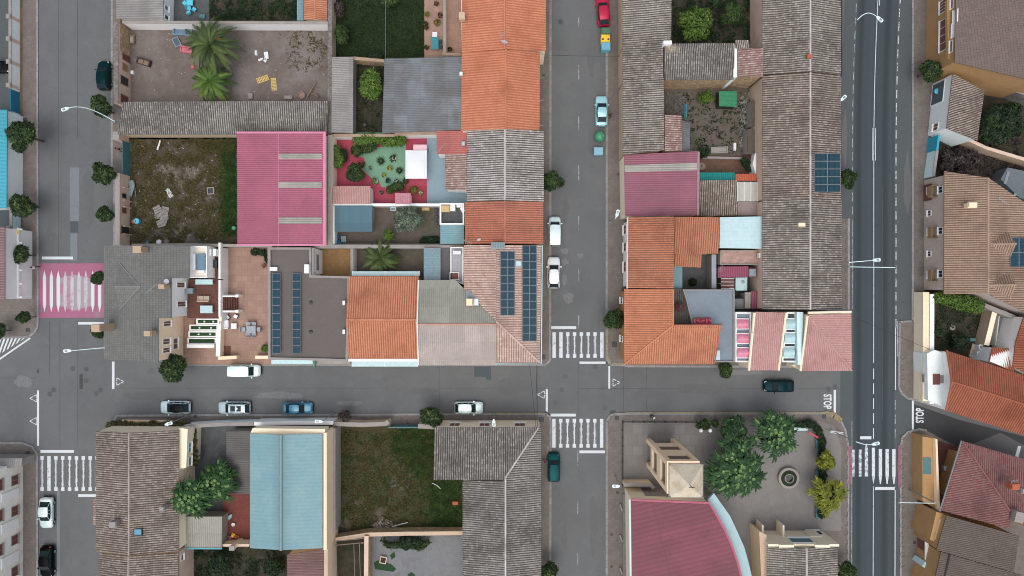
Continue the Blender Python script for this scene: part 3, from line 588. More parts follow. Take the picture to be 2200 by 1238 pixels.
# ================================================================ buildings, west half
def chimney(t, x, y, h, w=.6, d=.6, hh=.9, mat=None, root=None, parent=None):
    p = W(x, y, h); m = MB(); m.box(p+Vector((0, 0, 0)), (w, d, hh)); m.box(p+Vector((0, 0, hh/2+.05)), (w+.14, d+.14, .1))
    for s in (-1, 1): m.box(p+Vector((0, s*d*.3, hh/2+.2)), (w*.8, .08, .22))
    m.box(p+Vector((0, 0, hh/2+.33)), (w+.06, d+.06, .05)); return m.obj('chimney', mat or W_BEIGE, t)
def antenna(t, x, y, h, L=1.6, rot=.5, hh=1.6, n=6):
    p = W(x, y, h); m = MB(); m.tube([p-Vector((0, 0, hh)), p], .025, 5); a = Vector((math.cos(rot), math.sin(rot), 0)); b = Vector((-a.y, a.x, 0))
    m.tube([p-a*L/2, p+a*L/2], .02, 4)
    for k in range(n): q = p+a*L*((k+.5)/n-.5); m.tube([q-b*(.28-.02*k), q+b*(.28-.02*k)], .014, 4)
    return m.obj('antenna', MC['chrome'], t)
def dish(t, x, y, h, r=.4, az=-.8):
    p = W(x, y, h); m = MB(); m.tube([p-Vector((0, 0, .9)), p-Vector((0, 0, .1))], .03, 5)
    q = MB(); q.lathe((0, 0, 0), [(0.01, 0), (r*.5, .03), (r*.8, .09), (r, .16)], 16); M = Matrix.Translation(p) @ Matrix.Rotation(az, 4, 'Z') @ Matrix.Rotation(.9, 4, 'Y'); q.v = [M @ v for v in q.v]
    m.v += q.v; off = len(m.v)-len(q.v); m.f += [tuple(i+off for i in f) for f in q.f]; m.uv += q.uv; m.sm += q.sm
    m.tube([p, M @ Vector((0, 0, .4))], .015, 4); return m.obj('satellite_dish', MC['box_white'], t)
def panels(t, x0, y0, x1, y1, nx, ny, hf, slope_dir=(0, 0), gap=.04, uvs=(1, 1)):
    """solar panels on a plane; hf(px,py)->height there"""
    for i in range(nx):
        for j in range(ny):
            a, b = x0+(x1-x0)*i/nx, x0+(x1-x0)*(i+1)/nx; c, d = y0+(y1-y0)*j/ny, y0+(y1-y0)*(j+1)/ny; g = .35
            P = [W(x, y, hf(x, y)) for x, y in ((a+g, d-g), (b-g, d-g), (b-g, c+g), (a+g, c+g))]; up = Vector((0, 0, .05)); m = MB()
            m.face([p+up for p in P], [(0, 0), (1, 0), (1, 1), (0, 1)] if (b-a) < (d-c)*1.6 else [(0, 0), (0, 1), (1, 1), (1, 0)]); m.face([p-Vector((0, 0, .02)) for p in P][::-1])
            o = m.obj('solar_panel', M_SOLAR, t); f = MB()
            for k in range(4):
                p, q = P[k]+up, P[(k+1) % 4]+up; f.tube([p, q], .032, 4, caps=False)
            f.obj('frame', MC['grey_metal'], o, root=t)
def skylight(t, x0, y0, x1, y1, h, dome=0, pane=None, frame=None, name='skylight'):
    a, b = W(x0, y1, h), W(x1, y0, h); c = (a+b)/2; w, d = b.x-a.x, b.y-a.y; m = MB()
    for s in (-1, 1): m.box(c+Vector((s*w/2, 0, .05)), (.1, d+.1, .24)); m.box(c+Vector((0, s*d/2, .052)), (w, .1, .24))
    o = m.obj(name, frame or MC['grey_metal'], t); q = MB(); N = 8 if dome else 1
    for k in range(N):
        u, v = k/N, (k+1)/N; zu, zv = dome*math.sin(math.pi*u), dome*math.sin(math.pi*v)
        q.face([c+Vector((-w/2, (u-.5)*d, .1+zu)), c+Vector((w/2, (u-.5)*d, .1+zu)), c+Vector((w/2, (v-.5)*d, .1+zv)), c+Vector((-w/2, (v-.5)*d, .1+zv))], smooth=True)
    q.obj('pane', pane or MC['cyan_glass'], o, root=t); return o
def boxt(name, label, cat, x, y, d, mat, h=0, rz=0, group=None, extra=None):
    """a box-built object resting at height h whose seen top is at (x,y)"""
    p = W(x, y, h+d[2]); t = thing(name, label, cat, (p.x, p.y, h), group, 0); m = MB(); m.box((p.x, p.y, h+d[2]/2), d, rz); m.obj('body', mat, t)
    return t

# ---- far west strip
t = mono('low building with a bright turquoise sheet roof at the left edge of the picture', [(-60, 236), (15, 236), (14, 447), (-60, 447)], [4, 3.4, 3.4, 4], (1, 0), W_PCYAN, R_TURQ, pitch=.5, amp=.03, name='workshop', cat='building')
wall('white and pale cyan street wall at the left edge, north of the blue gate', [(21, -200), (21, 190)], 1.9, .3, W_PCYAN, W_CONC)
t = wall('bright blue sliding gate in the white street wall at the left edge', [(21.5, 191), (22, 238)], 1.9, .1, MC['blue_gate'], name='sliding_gate', cat='gate')
for y in (191, 214, 238): m = MB(); m.tube([W(21.5, y, 1.9), W(21.5, y, 0.1)], .05, 4); m.obj('gate_post', MC['teal_metal'], t)
wall('pale cyan painted street wall beside the turquoise roof, south of the blue gate', [(22, 239), (23, 492)], 1.85, .3, W_CYAN, W_CONC)
for i, y in enumerate((35, 83, 132, 183, 246, 342, 394, 445, 490)):
    p = W(17.5, y, 2.1); t = thing('wall_pillar', ['northernmost', 'second', 'third', 'fourth', 'fifth', 'sixth', 'seventh', 'eighth', 'southernmost'][i]+' pinkish pillar behind the street wall at the left edge', 'pillar', (p.x, p.y, 0), 'pillars behind the left street wall')
    m = MB(); m.box((p.x, p.y, 1.05), (.5, .5, 2.0)); m.obj('shaft', W_PINKP, t); m = MB(); m.box((p.x, p.y, 2.1), (.62, .62, .1)); m.box((p.x, p.y, 2.18), (.4, .4, .06)); m.obj('capstone', W_CONC, t)
t = mono('house at the left edge with a striped mauve roof and white balcony', [(-60, 488), (10, 488), (10, 645), (-60, 645)], [6, 5.6, 5.6, 6], (1, 0), W_WHITE, sheet('dull_mauve', C(132, 104, 106), C(120, 96, 98), .6), pitch=.35, name='house', z0=0)
bm_ = MB(); gl = MB(); pc = MB()
for k in range(6):
    y = 493+k*29.2; a = W(24, y, 2.9); bm_.box(a+Vector((.4, 0, -.2)), (2.0, .22, .3)); 
for xx in (12, 40): a, b = W(xx, 490, 2.9), W(xx, 641, 2.9); bm_.box((a+b)/2+Vector((0, 0, .05)), (.18, a.y-b.y, .25))
for k in range(5):
    a = W(20, 508+k*29.2, 2.9); gl.box(a+Vector((0, 0, -.1)), (1.1, 1.55, .04)); pc.box(a+Vector((1.05, .1, -.16)), (.55, 1.5, .05))
sb = MB(); a, b = W(11, 639, 2.55), W(40, 492, 2.55); sb.box((a+b)/2, (b.x-a.x, b.y-a.y, .12)); sb.obj('balcony_slab', MC['white_paint'], t)  # level white slab added to catch sky light and brighten the front
bm_.obj('balcony_rail', MC['white_paint'], t); gl.obj('glass_panel', MC['cyan_glass'], t); pc.obj('balcony_floor', W_PINKP, t)
t = thing('sign_plate', 'small yellow sign plate on the white balcony front at the left edge', 'sign', W(37, 499, 3.1)); m = MB(); m.box(W(37, 499, 3.1), (.45, .5, .06)); m.obj('plate', MC['yellow_plastic'], t)
m = MB(); m.tube([W(37, 499, 3.1), W(37, 499, 2.9)], .03, 4); m.obj('bracket', MC['grey_metal'], t)
# lower left block
t = mono('weathered white apartment house at the lower left corner with two rows of brown windows', [(-120, 1013), (-25, 1013), (-25, 1320), (-120, 1320)], [7.4, 7.0, 7.0, 7.4], (1, 0), plaster('stained_white', C(246, 242, 234), .35, C(170, 160, 150), .5), T_GREY, ov=.3, name='apartment_house')
for y in (1032, 1098, 1160, 1228): window(t, 1, 24, y-10, 38, y+10, MC['shutter_brown'], W_GREYP, bars=1)
for y in (1042, 1108, 1182): window(t, 1, -4, y-12, 5, y+12, MC['shutter_brown'], W_GREYP)
m = MB(); 
for y0, y1 in ((1055, 1072), (1120, 1140), (1192, 1214)): a, b = ray_wall(20, y0, EDG[t.name][1]), ray_wall(20, y1, EDG[t.name][1]); m = MB(); m.box((a+b)/2+Vector((.1, 0, 0)), (.16, abs(a.y-b.y), 3.2)); m.obj('wall_panel', W_WHITE, t)
t = mono('small grey-roofed annex at the street corner above the weathered white apartment house', [(-80, 985), (48, 985), (46, 1004), (-80, 1012)], [3.1, 3.0, 3.2, 3.4], (0, -1), W_GREYP, sheet('annex_roofing', C(146, 144, 142)), name='annex', cat='building')

# ---- north west block
t = mono('shed with a grey ribbed sheet roof at the top left of the block', [(250, -40), (352, -40), (350, 43), (250, 40)], [2.9, 3.3, 3.3, 2.9], (-1, 0), W_WHITE, R_GREY, pitch=.33, amp=.05, name='shed', cat='shed')
window(t, 1, 353, 12, 361, 22, MC['teal_glass'], bars=0); window(t, 1, 353, 33, 361, 42, MC['window_glass'], bars=0)
wall('long white plastered wall along the north side of the yard with the two palms', [(262, 47), (400, 48), (704, 49)], 2.7, .28, W_WHITE, W_GREYP)
t = gableV('small orange tiled roof next to the tall rubble wall at the top', 653, -40, 703, 43, 677, 2.6, 3.0, W_CREAM, T_ORANGE2, pitch=.3, name='lean_to', cat='shed')
t = mono('narrow pale cyan flat roof beside the small orange roof at the top', [(638, -40), (652, -40), (652, 44), (638, 44)], [2.4, 2.5, 2.5, 2.4], (-1, 0), W_CYAN, R_CYAN, pitch=.4, amp=.02, name='canopy', cat='canopy')
t = wall('old stone and plaster street wall with door openings, west of the palm yard', [(248, 45), (248, 112), (249, 130), (249, 222)], 3.3, .55, W_PINKP, W_STONEG)
def wdoor(t, x0, y0, x1, y1, mat, i=0, name='door', off=None):
    a, b = EDG[t.name][i]; w = (EDG[t.name+'_w'] if off is None else off)/2; e = (b-a).normalized(); n = Vector((-e.y, e.x)); mid = (a+b)/2
    if n.dot(-mid) < 0: n = -n
    k = t.name+'_tmp'; EDG[k] = [(a+n*w, b+n*w)]
    class T: pass
    seg = EDG[k][0]; old = EDG[t.name]; EDG[t.name] = [seg]; o = window(t, 0, x0, y0, x1, y1, mat, plain('door_frame', C(150, 128, 110)), name, bars=0, sill=False); EDG[t.name] = old; return o
wdoor(t, 262, 118, 280, 132, MC['shutter_brown'], 1, 'door'); wdoor(t, 262, 138, 274, 152, plain('yellowed_wood', C(150, 120, 70)), 2); wdoor(t, 258, 165, 275, 183, MC['dark_metal'], 2); wdoor(t, 258, 205, 275, 222, MC['shutter_brown'], 2)
m = MB(); a, b = W(263, 112, 2.2), W(263, 50, 1); m.box((a.x-.1, (a.y+b.y)/2, 1.4), (.12, b.y-a.y, 2.6)); m.obj('rubble_facing', W_STONE, t)
t = mono('long low barn with lichen-grey barrel tiles on the south side of the palm yard', [(264, 219), (704, 217), (703, 289), (253, 289)], [3.7, 3.7, 2.75, 2.75], (0, 1), W_BEIGE, T_GREY2, wav=.07, amp=.06, name='barn', cat='barn')
t2 = wall('pinkish gatepost block at the west end of the long barn', [(249, 283), (249, 300)], 2.7, .8, W_PINKP, W_CONC, name='gatepost', cat='wall')
t = wall('teal double gate of the weedy yard facing the left street', [(262.5, 302), (262.5, 373)], 2.1, .08, MC['teal_metal'], name='yard_gate', cat='gate')
for y in (302, 325, 337, 373): m = MB(); m.tube([W(262.5, y, 2.12), W(262.5, y, .1)], .07, 5); m.obj('gate_post', MC['dark_metal'], t)
t = wall('pinkish plastered street wall with small openings, west of the weedy yard', [(252, 372), (252, 527)], 2.8, .55, W_PINKP, W_CONC)
wdoor(t, 261, 416, 271, 426, MC['window_glass']); wdoor(t, 261, 446, 271, 458, MC['shutter_brown']); wdoor(t, 259, 486, 278, 503, MC['dark_metal'])
for y in (405, 432, 446, 487, 504): m = MB(); m.box(W(272, y, 1.0), (.5, .16, 2.0)); m.obj('buttress', W_PINKP, t)
wall('concrete wall along the south side of the weedy yard', [(283, 527), (400, 526), (584, 529)], 2.6, .3, W_CONC, W_GREYP)
t = mono('large warehouse with a bright pink ribbed roof and three translucent strips', [(509, 285), (694, 285), (694, 526), (510, 526)], [4.8, 4.9, 4.9, 4.8], (1, 0), W_CREAM, R_PINK, pitch=.27, amp=.035, name='warehouse', cat='warehouse', ov=.02)
def warh(x, y): return 4.87
for y0, y1 in ((330, 342), (391, 404), (467, 481)):
    m = MB(); tiled(m, [W(598, y0, 4.93), W(692, y0, 4.98), W(692, y1, 4.98), W(598, y1, 4.93)], (1, 0), .27, .04, thick=.05); m.obj('translucent_strip', R_CLEAR, t)
m = MB(); m.box((W(697, 0, 4.95).x, (W(0, 285, 4.9).y+W(0, 527, 4.9).y)/2, 4.97), (.4, W(0, 285, 4.9).y-W(0, 527, 4.9).y+.2, .14)); m.box((W(598, 0, 4.98).x, (W(0, 285, 4.9).y+W(0, 527, 4.9).y)/2, 4.955), (.06, 15.2, .03)); m.box(W(603, 285, 4.93), (12, .25, .12)); m.box(W(603, 526.5, 4.93), (12, .25, .12)); m.obj('flashing', plain('pink_flashing', C(202, 126, 154)), t)
t = wall('grey topped party wall between the pink warehouse and the two gardens', [(708.5, 290), (708.5, 527)], 3.2, .45, W_CREAM, W_GREYP)
t = wall('tall rubble wall running north to south beside the dark lawn', [(709, -40), (708, 288)], 2.5, .5, W_BEIGE, W_STONEG)
t = mono('narrow shed with a grey ribbed roof east of the rubble wall', [(713, 123), (759, 122), (758, 287), (712, 285)], [3.2, 2.7, 2.7, 3.2], (1, 0), W_GREYP, R_GREY, pitch=.32, amp=.045, name='shed', cat='shed')
t = mono('wide barn with a blue-grey fibre cement roof beside the orange house', [(826, 126), (992, 122), (992, 279), (821, 286)], [3.0, 3.9, 3.9, 3.0], (-1, 0), W_GREYP, R_BLUE, pitch=.24, amp=.03, name='barn', cat='barn')
wall('low stone wall at the south end of the dark lawn', [(759, 125), (782, 127), (825, 131)], 2.2, .35, W_STONE, T_SAND)
wall('white wall between the paved patio and the narrow patio strip at the top', [(954, -40), (955, 113)], 1.9, .25, W_WHITE, W_GREYP)
wall('short white wall closing the patio strip above the blue-grey barn', [(950, 116), (990, 117)], 2.0, .3, W_WHITE, T_SAND)
wall('white garden wall north of the red and green garden', [(712, 291), (848, 291)], 2.4, .3, W_WHITE, T_SAND); wall('white wall with tiled top north of the red and green garden, eastern piece', [(848, 288), (940, 286)], 2.6, .35, W_WHITE, T_SAND)
# orange house
he, hr = 6.0, 7.4; rx = 1084
a = [(992, -60, he), (rx, -60, hr), (rx, 106, hr), (992, 112, he)]; b = [(rx, -60, hr), (1173, -60, he-.2), (1173, 110, he-.2), (rx, 106, hr)]
t = house('tall house with a new bright orange tile roof and dish at the top centre', [(a, (-1, 0)), (b, (1, 0))], [(988, -60, he), (rx, -60, hr), (1173, -60, he-.2), (1173, 111, he-.2), (rx, 106, hr), (990, 112, he)], W_CREAM, T_ORANGE, pitch=.34, amp=.06, ridge=[((rx, -60, hr), (rx, 106, hr))])
dish(t, 1083, 92, 8.3, .5, 1.2); antenna(t, 1082, 74, 9.0, 1.5, .7); chimney(t, 993, 38, 6.9, .7, .8, .8)
a = [(992, 113, he-.2), (rx+3, 107, hr), (rx+3, 277, hr), (991, 281, he-.2)]; b = [(rx+3, 107, hr), (1160, 112, he-.3), (1159, 280, he-.3), (rx+3, 277, hr)]
t = house('house with orange tiles, lower neighbour south of the dish, beside the blue-grey barn', [(a, (-1, 0)), (b, (1, 0))], [(992, 113, he-.2), (rx+3, 107, hr), (1160, 112, he-.3), (1159, 280, he-.3), (rx+3, 277, hr), (991, 281, he-.2)], W_CREAM, T_ORANGE, pitch=.34, amp=.06, ridge=[((rx+3, 107, hr), (rx+3, 277, hr))])
chimney(t, 991, 160, 6.1, .3, .3, .4, MC['box_white'])
for y in (115, 168, 216, 270): m = MB(); m.tube([W(1159, y, 5.7), W(1168, y-1, 5.7)], .04, 5); m.obj('drain_spout', MC['grey_metal'], t)
# red & green garden side
t = mono('small red sheet roof with a hatch west of the pale grey tiled house', [(938, 281), (1004, 281), (1003, 331), (938, 331)], [3.6, 4.2, 4.2, 3.6], (-1, 0), W_WHITE, R_REDD, pitch=.28, amp=.04, name='annex', cat='annex')
skylight(t, 992, 305, 999, 314, 4.35); antenna(t, 946, 320, 5.6, 2.2, .8, 1.6, 7)
t = mono('annex with faded pink tiles behind the turquoise-floored passage', [(956, 331), (1003, 331), (1003, 409), (957, 407)], [3.5, 4.3, 4.3, 3.5], (-1, 0), W_WHITE, T_ROSE, pitch=.3, amp=.05, wav=.03, name='annex', cat='annex')
t = gableV('row house with pale grey lichen tiles south of the orange roofs', 1004, 281, 1168, 433, 1085, 5.7, 7.0, W_CREAM, T_LIGHT, wav=.06, amp=.07)
dish(t, 1030, 517, 6.4, .3, 2.)
t = gableV('row house with worn terracotta tiles between the pale grey roof and the solar roof', 999, 434, 1167, 525, 1085, 5.6, 6.8, W_BEIGE, T_TERRA, wav=.03, amp=.06)
antenna(t, 1003, 519, 6.8, 1.4, -.4)
# corner house cream pink
he, hr = 6.0, 7.3
P1 = [(997, 527, he), (1066, 527, hr), (1066, 690, hr), (997, 620, he)]
P2 = [(1066, 527, hr), (1163, 527, he), (1160, 779, he), (1066, 690, hr)]
P3 = [(1066, 690, hr), (1160, 779, he), (1068, 779, he-.0)]
t = house('corner house with cream-pink tiles and two rows of solar panels beside the zebra crossing', [(P1, (-1, 0)), (P2, (1, 0)), (P3, (0, 1))], [(997, 527, he), (1066, 527, hr), (1163, 527, he), (1160, 779, he), (1068, 779, he), (1068, 692, he), (997, 621, he)], W_CREAM, T_CREAM, pitch=.32, amp=.07, wav=.03, ridge=[((1066, 690, hr), (1160, 779, he+.02))], rcmat=T_CREAM)
def hf(x, y): return hr+.12-(x-1066)/97*(hr-he)
panels(t, 1075, 540, 1106, 678, 2, 8, hf); panels(t, 1122, 528, 1153, 733, 2, 12, hf)
m = MB(); m.tube([W(1165, 527, 5.9), W(1163, 782, 5.9), W(1066, 782, 5.9)], .09, 6); m.obj('gutter', MC['cyan_glass'], t)
skylight(t, 1108, 561, 1120, 573, 6.8, name='roof_hatch'); m = MB(); p = W(1070, 528, 7.5); m.box(p, (1.8, .9, .06)); [m.tube([p+Vector((k*.35-.7, -.3, .05)), p+Vector((k*.3-.6, .3, .2))], .05, 4) for k in range(5)]; m.obj('solar_heater', MC['grey_plastic'], t)
# beige/olive sheet house
he, hr = 5.4, 6.9
t = house('house with a pale olive-grey ribbed north slope whose corner is cut off diagonally', [([(900, 602, he), (978, 602, he), (1069, 690, hr), (1069, 697, hr), (895, 697, hr)], (0, -1))], [(900, 602, he), (978, 602, he), (1069, 690, hr), (1069, 697, hr), (895, 697, hr)], W_GREYP, R_GREEN, pitch=.27, amp=.035, ridge=[((895, 697, hr), (1069, 697, hr))], rcmat=plain('rust_ridge', C(190, 140, 124)))
chimney(t, 1009, 649, 7.0, .7, .8, .7, W_PEACH); skylight(t, 1017, 642, 1028, 657, 6.6, pane=MC['box_white'], name='roof_hatch')
m = MB(); tiled(m, [W(895, 699, hr-.02), W(1067, 699, hr-.02), W(1068, 785, he), W(898, 784, he)], (0, 1), .27, .035); m.obj('roof', R_BEIGE, t); m = MB(); I = [W(896, 699, hr), W(1067, 699, hr), W(1068, 782, he), W(898, 782, he)]; m.prism(inset(I, .1), 0, [hr-.1, hr-.1, he-.1, he-.1]); m.obj('wall', W_CREAM, t)
m = MB(); m.face([W(1001, 622, 6.35), W(1029, 640, 6.5), W(1001, 640, 6.5)]); m.obj('roof_patch', MC['grey_plastic'], t)
m = MB(); m.tube([W(899, 602, 5.5), W(896, 697, 7.05), W(899, 784, 5.5)], .09, 5); m.obj('verge', W_WHITE, t)
t = gableH('house with a wide bright orange tile roof next to the gravel flat roof', 749, 594, 899, 771, 687, 4.6, 6.0, W_PEACH, T_ORANGE2, pitch=.31, amp=.06)
m = MB(); y = W(0, 774, 4.6).y; m.box(((W(749, 0, 4.6).x+W(899, 0, 4.6).x)/2, y, 4.5), (9.6, .35, .3)); m.obj('gutter', W_WHITE, t)
t = thing('entrance_canopy', 'pale glass awning over the pavement in front of the orange roofed house', 'awning', W(829, 778, 0)); m = MB(); a, b = W(756, 778, 3.0), W(898, 786, 2.8); m.box((a+b)/2, (b.x-a.x, .75, .06)); m.obj('pane', MC['cyan_glass'], t); m = MB(); [m.box((a.x+(b.x-a.x)*k/2, (a+b).y/2, 2.92), (.07, .8, .1)) for k in range(3)]; m.obj('bracket', MC['white_paint'], t)
# gravel roof
t = flat('garage with an L-shaped gravel flat roof and two long strips of solar panels', [(578, 532), (670, 532), (670, 592), (752, 594), (748, 776), (578, 772)], 4.4, W_WHITE, S_GRAVEL, .3, .3, parmat=W_CONC)
for x in (585, 628):
    panels(t, x, 587, x+17.5, 760, 1, 10, lambda xx, yy, x=x: 4.6+(xx-x)*.012)
for x, y in ((668.5, 650), (668, 713)): m = MB(); m.lathe(W(x, y, 4.42), [(.28, 0), (.25, .06), (.1, .1), (.1, .25)], 10); m.obj('roof_vent', MC['dark_metal'], t)
for x, y, z, d in ((739, 651, 4.85, (.3, .6, .4)), (739, 713, 4.85, (.3, .6, .4)), (660, 578, 4.95, (.6, 1.2, .7)), (588, 578, 4.75, (1.0, .5, .3))): m = MB(); m.box(W(x, y, z), d); m.obj('vent_block', W_WHITE, t)
for lab, x0, x1, y in (('pale awning over the pavement below the gravel roof, western piece', 583, 672, 778), ('narrow awning over the pavement below the gravel roof, eastern piece', 674, 752, 778)):
    t = thing('entrance_canopy', lab, 'awning', W((x0+x1)/2, y, 0)); m = MB(); a, b = W(x0, y, 3.1), W(x1, y, 3.1); m.box((a+b)/2, (b.x-a.x, .6, .08)); m.obj('panel', MC['cyan_glass'] if x0 < 600 else W_GREYP, t); m = MB(); [m.box((a.x+(b.x-a.x)*k/3, a.y, 3.0), (.06, .6, .1)) for k in range(4)]; m.obj('bracket', MC['grey_metal'], t)
t = wall('white inner wall with a long window beside the small brown paved yard', [(676, 535), (676, 588)], 3.6, .3, W_WHITE, W_CONC); wdoor(t, 679, 548, 684, 580, MC['teal_glass'])
wall('pale wall between the brown paved yard and the palm yard', [(756, 533), (756, 592)], 2.6, .3, W_WHITE, W_CONC)
wall('long grey party wall north of the palm yard', [(672, 530), (860, 530), (996, 531)], 2.7, .4, W_GREYP, W_CONC)
t = thing('glass_canopy', 'long pale blue glass canopy at the foot of the palm yard', 'canopy', W(828, 588, 0)); m = MB(); a, b = W(757, 588, 3.4), W(901, 588, 3.4)
m.box((a+b)/2, (b.x-a.x, .62, .05)); m.obj('pane', MC['cyan_glass'], t); m = MB(); [m.box(a+(b-a)*k/2+Vector((0, 0, .04)), (.08, .66, .06)) for k in range(3)]; [m.box(Vector((a.x+(b.x-a.x)*k, a.y, 1.7)), (.1, .1, 3.3)) for k in (0.01, .99)]; m.obj('frame', MC['white_paint'], t)
t = thing('glass_canopy', 'square glass grid canopy over the alley east of the palm yard', 'canopy', W(928, 560, 0)); m = MB(); a, b = W(911, 602, 3.2), W(946, 534, 3.2); c = (a+b)/2; m.box(c, (b.x-a.x, b.y-a.y, .04)); m.obj('pane', MC['teal_glass'], t); m = MB()
for k in range(5): m.box((a.x+(b.x-a.x)*k/4, c.y, 3.24), (.05, b.y-a.y, .06))
for k in range(8): m.box((c.x, a.y+(b.y-a.y)*k/7, 3.245), (b.x-a.x, .05, .06))
for k in (0, 1): m.box((a.x+(b.x-a.x)*k, a.y+.1, 1.6), (.1, .1, 3.1)); m.box((a.x+(b.x-a.x)*k, b.y-.1, 1.6), (.1, .1, 3.1))
m.obj('frame', MC['grey_metal'], t)
t = flat('dark grey flat roof between the glass canopy and the cream-pink corner house', [(947, 533), (970, 533), (970, 604), (947, 604)], 2.8, W_GREYP, plain('dark_roofing', C(92, 90, 92), .9), 0, name='annex', cat='annex')
t = flat('pale grey flat roof with white parapet against the cream-pink corner house', [(968, 531), (996, 531), (996, 612), (968, 600)], 3.3, W_WHITE, plain('grey_roofing', C(160, 162, 168), .9), .3, .15, name='annex', cat='annex')
skylight(t, 967, 586, 986, 601, 3.5, pane=MC['shutter_brown'], frame=MC['white_paint'], name='roof_hatch'); m = MB(); m.box(W(982, 543, 3.8), (1.1, .5, .5)); m.obj('air_conditioner', MC['box_white'], t)
# gardens
wall('white wall between the red and green garden and the olive tree garden', [(714, 440.5), (800, 440), (918, 440), (948, 440)], 2.3, .25, W_WHITE, W_PCYAN)
wall('white wall at the west side of the olive tree garden', [(716, 442), (716, 527)], 2.3, .25, W_PCYAN, W_WHITE)
wall('grey wall at the south side of the olive tree garden', [(718, 527), (860, 527), (996, 527)], 2.0, .3, W_CONC, W_GREYP)
t = mono('lean-to with a dusty pink tiled roof in the corner of the red and green garden', [(715, 400), (796, 400), (796, 438), (714, 438)], [2.6, 2.6, 2.9, 2.9], (0, -1), W_WHITE, T_PINKT, pitch=.24, amp=.04, name='lean_to', cat='shed')
t = mono('small pink sheet awning at the south edge of the red and green garden', [(849, 415), (882, 415), (882, 438), (849, 438)], [2.3, 2.3, 2.5, 2.5], (0, -1), W_WHITE, R_ROSE, pitch=.25, amp=.03, name='awning', cat='awning')
t = mono('dark teal fabric canopy in the west of the olive tree garden', [(719, 442), (800, 442), (799, 498), (719, 498)], [2.6, 2.6, 2.4, 2.4], (0, 1), W_GREYP, R_TEALD, pitch=1.6, amp=.02, name='canopy', cat='canopy')
t = flat('small white-walled roof terrace beside the worn terracotta roof', [(946, 438), (998, 438), (998, 484), (946, 484)], 2.8, W_WHITE, S_CONCD, .9, .2, parmat=W_WHITE, name='roof_terrace', cat='terrace')
m = MB(); p = W(956, 449, 3.4); m.box(p, (1.3, .9, .5)); m.obj('laundry_table', MC['pale_timber'], t); m = MB(); m.box(W(973, 447, 3.4), (.7, .9, .6)); m.box(W(988, 443, 3.5), (.9, .4, .5)); m.box(W(994, 451, 3.3), (.5, .7, .4), .5); m.obj('storage_box', MC['box_white'], t)
t = mono('pale teal sheet roof south of the small white roof terrace', [(946, 484), (997, 484), (997, 524), (946, 524)], [2.5, 3.0, 3.0, 2.5], (-1, 0), W_WHITE, R_CYAN, pitch=.3, amp=.02, name='canopy', cat='canopy'); t.children[1].active_material = sheet('teal_grey_sheeting', C(118, 158, 166), C(96, 138, 148), .2, sheet_w=4)
# slate villa
he, hr = 6.3, 8.0
def se(x): return hr-(x-301)/107*(hr-he)
pl = [([(223, 528, he), (301, 528, hr), (301, 776, hr), (223, 773, he)], (-1, 0)), ([(301, 528, hr), (408, 528, he), (407, 598, he), (301, 598, hr)], (1, 0)), ([(301, 598, hr), (368, 598, se(368)), (368, 684, se(368)), (301, 684, hr)], (1, 0)), ([(301, 684, hr), (340, 684, se(340)), (340, 779, se(340)), (301, 777, hr)], (1, 0)),
      ([(301, 616, 8.06), (257, 566, 7.1), (247, 616, 8.06)], (0, -1)), ([(301, 616, 8.06), (247, 616, 8.06), (257, 665, 7.1)], (0, 1)), ([(247, 616, 8.06), (257, 566, 7.1), (257, 665, 7.1)], (-1, 0))]
t = house('big villa with a blue-grey slate roof and small hipped dormer at the left crossroads', pl, [(223, 528, he), (301, 528, hr), (408, 528, he), (407, 598, he), (368, 598, se(368)), (368, 684, se(368)), (340, 684, se(340)), (340, 779, se(340)), (301, 777, hr), (223, 773, he)], W_WHITE, R_SLATE, pitch=.3, amp=.012, ridge=[((301, 616, 8.06), (257, 566, 7.15)), ((301, 616, 8.06), (247, 616, 8.1)), ((301, 616, 8.06), (257, 665, 7.15))], rcmat=plain('ridge_grey', C(130, 130, 132)), rr=.07, name='villa', cat='villa', ov=.15)
for r_ in ((379, 607, 396, 618), (380, 648, 398, 659)): window(t, 4, *r_, MC['shutter_brown'], bars=1)
for r_ in ((350, 690, 366, 701), (349, 728, 364, 740), (349, 747, 364, 758), (371, 727, 381, 750)): window(t, 6, *r_, MC['shutter_brown'], bars=1)
m = MB(); E = EDG[t.name][6]; a, b = E; c = (a+b)/2; m.box((c.x+.002, c.y, 3.4), (.02, (a-b).length-.05, 6.6)); m.obj('facade_render', W_PEACH, t)
chimney(t, 303, 537, 8.8, 1.0, .8, 1.4, plaster('tan_render', C(182, 160, 136), .2)); chimney(t, 229, 703, 7.9, 1.0, .9, 4.2, bpy.data.materials['tan_render']); chimney(t, 324, 716, 8.6, .8, .6, 1.2, bpy.data.materials['tan_render']); chimney(t, 354, 616, 8.2, .7, .5, 1.2, bpy.data.materials['tan_render'])
antenna(t, 325, 620, 9.3, 1.8, .7, 1.6, 6); dish(t, 356, 605, 8.0, .35, 0)
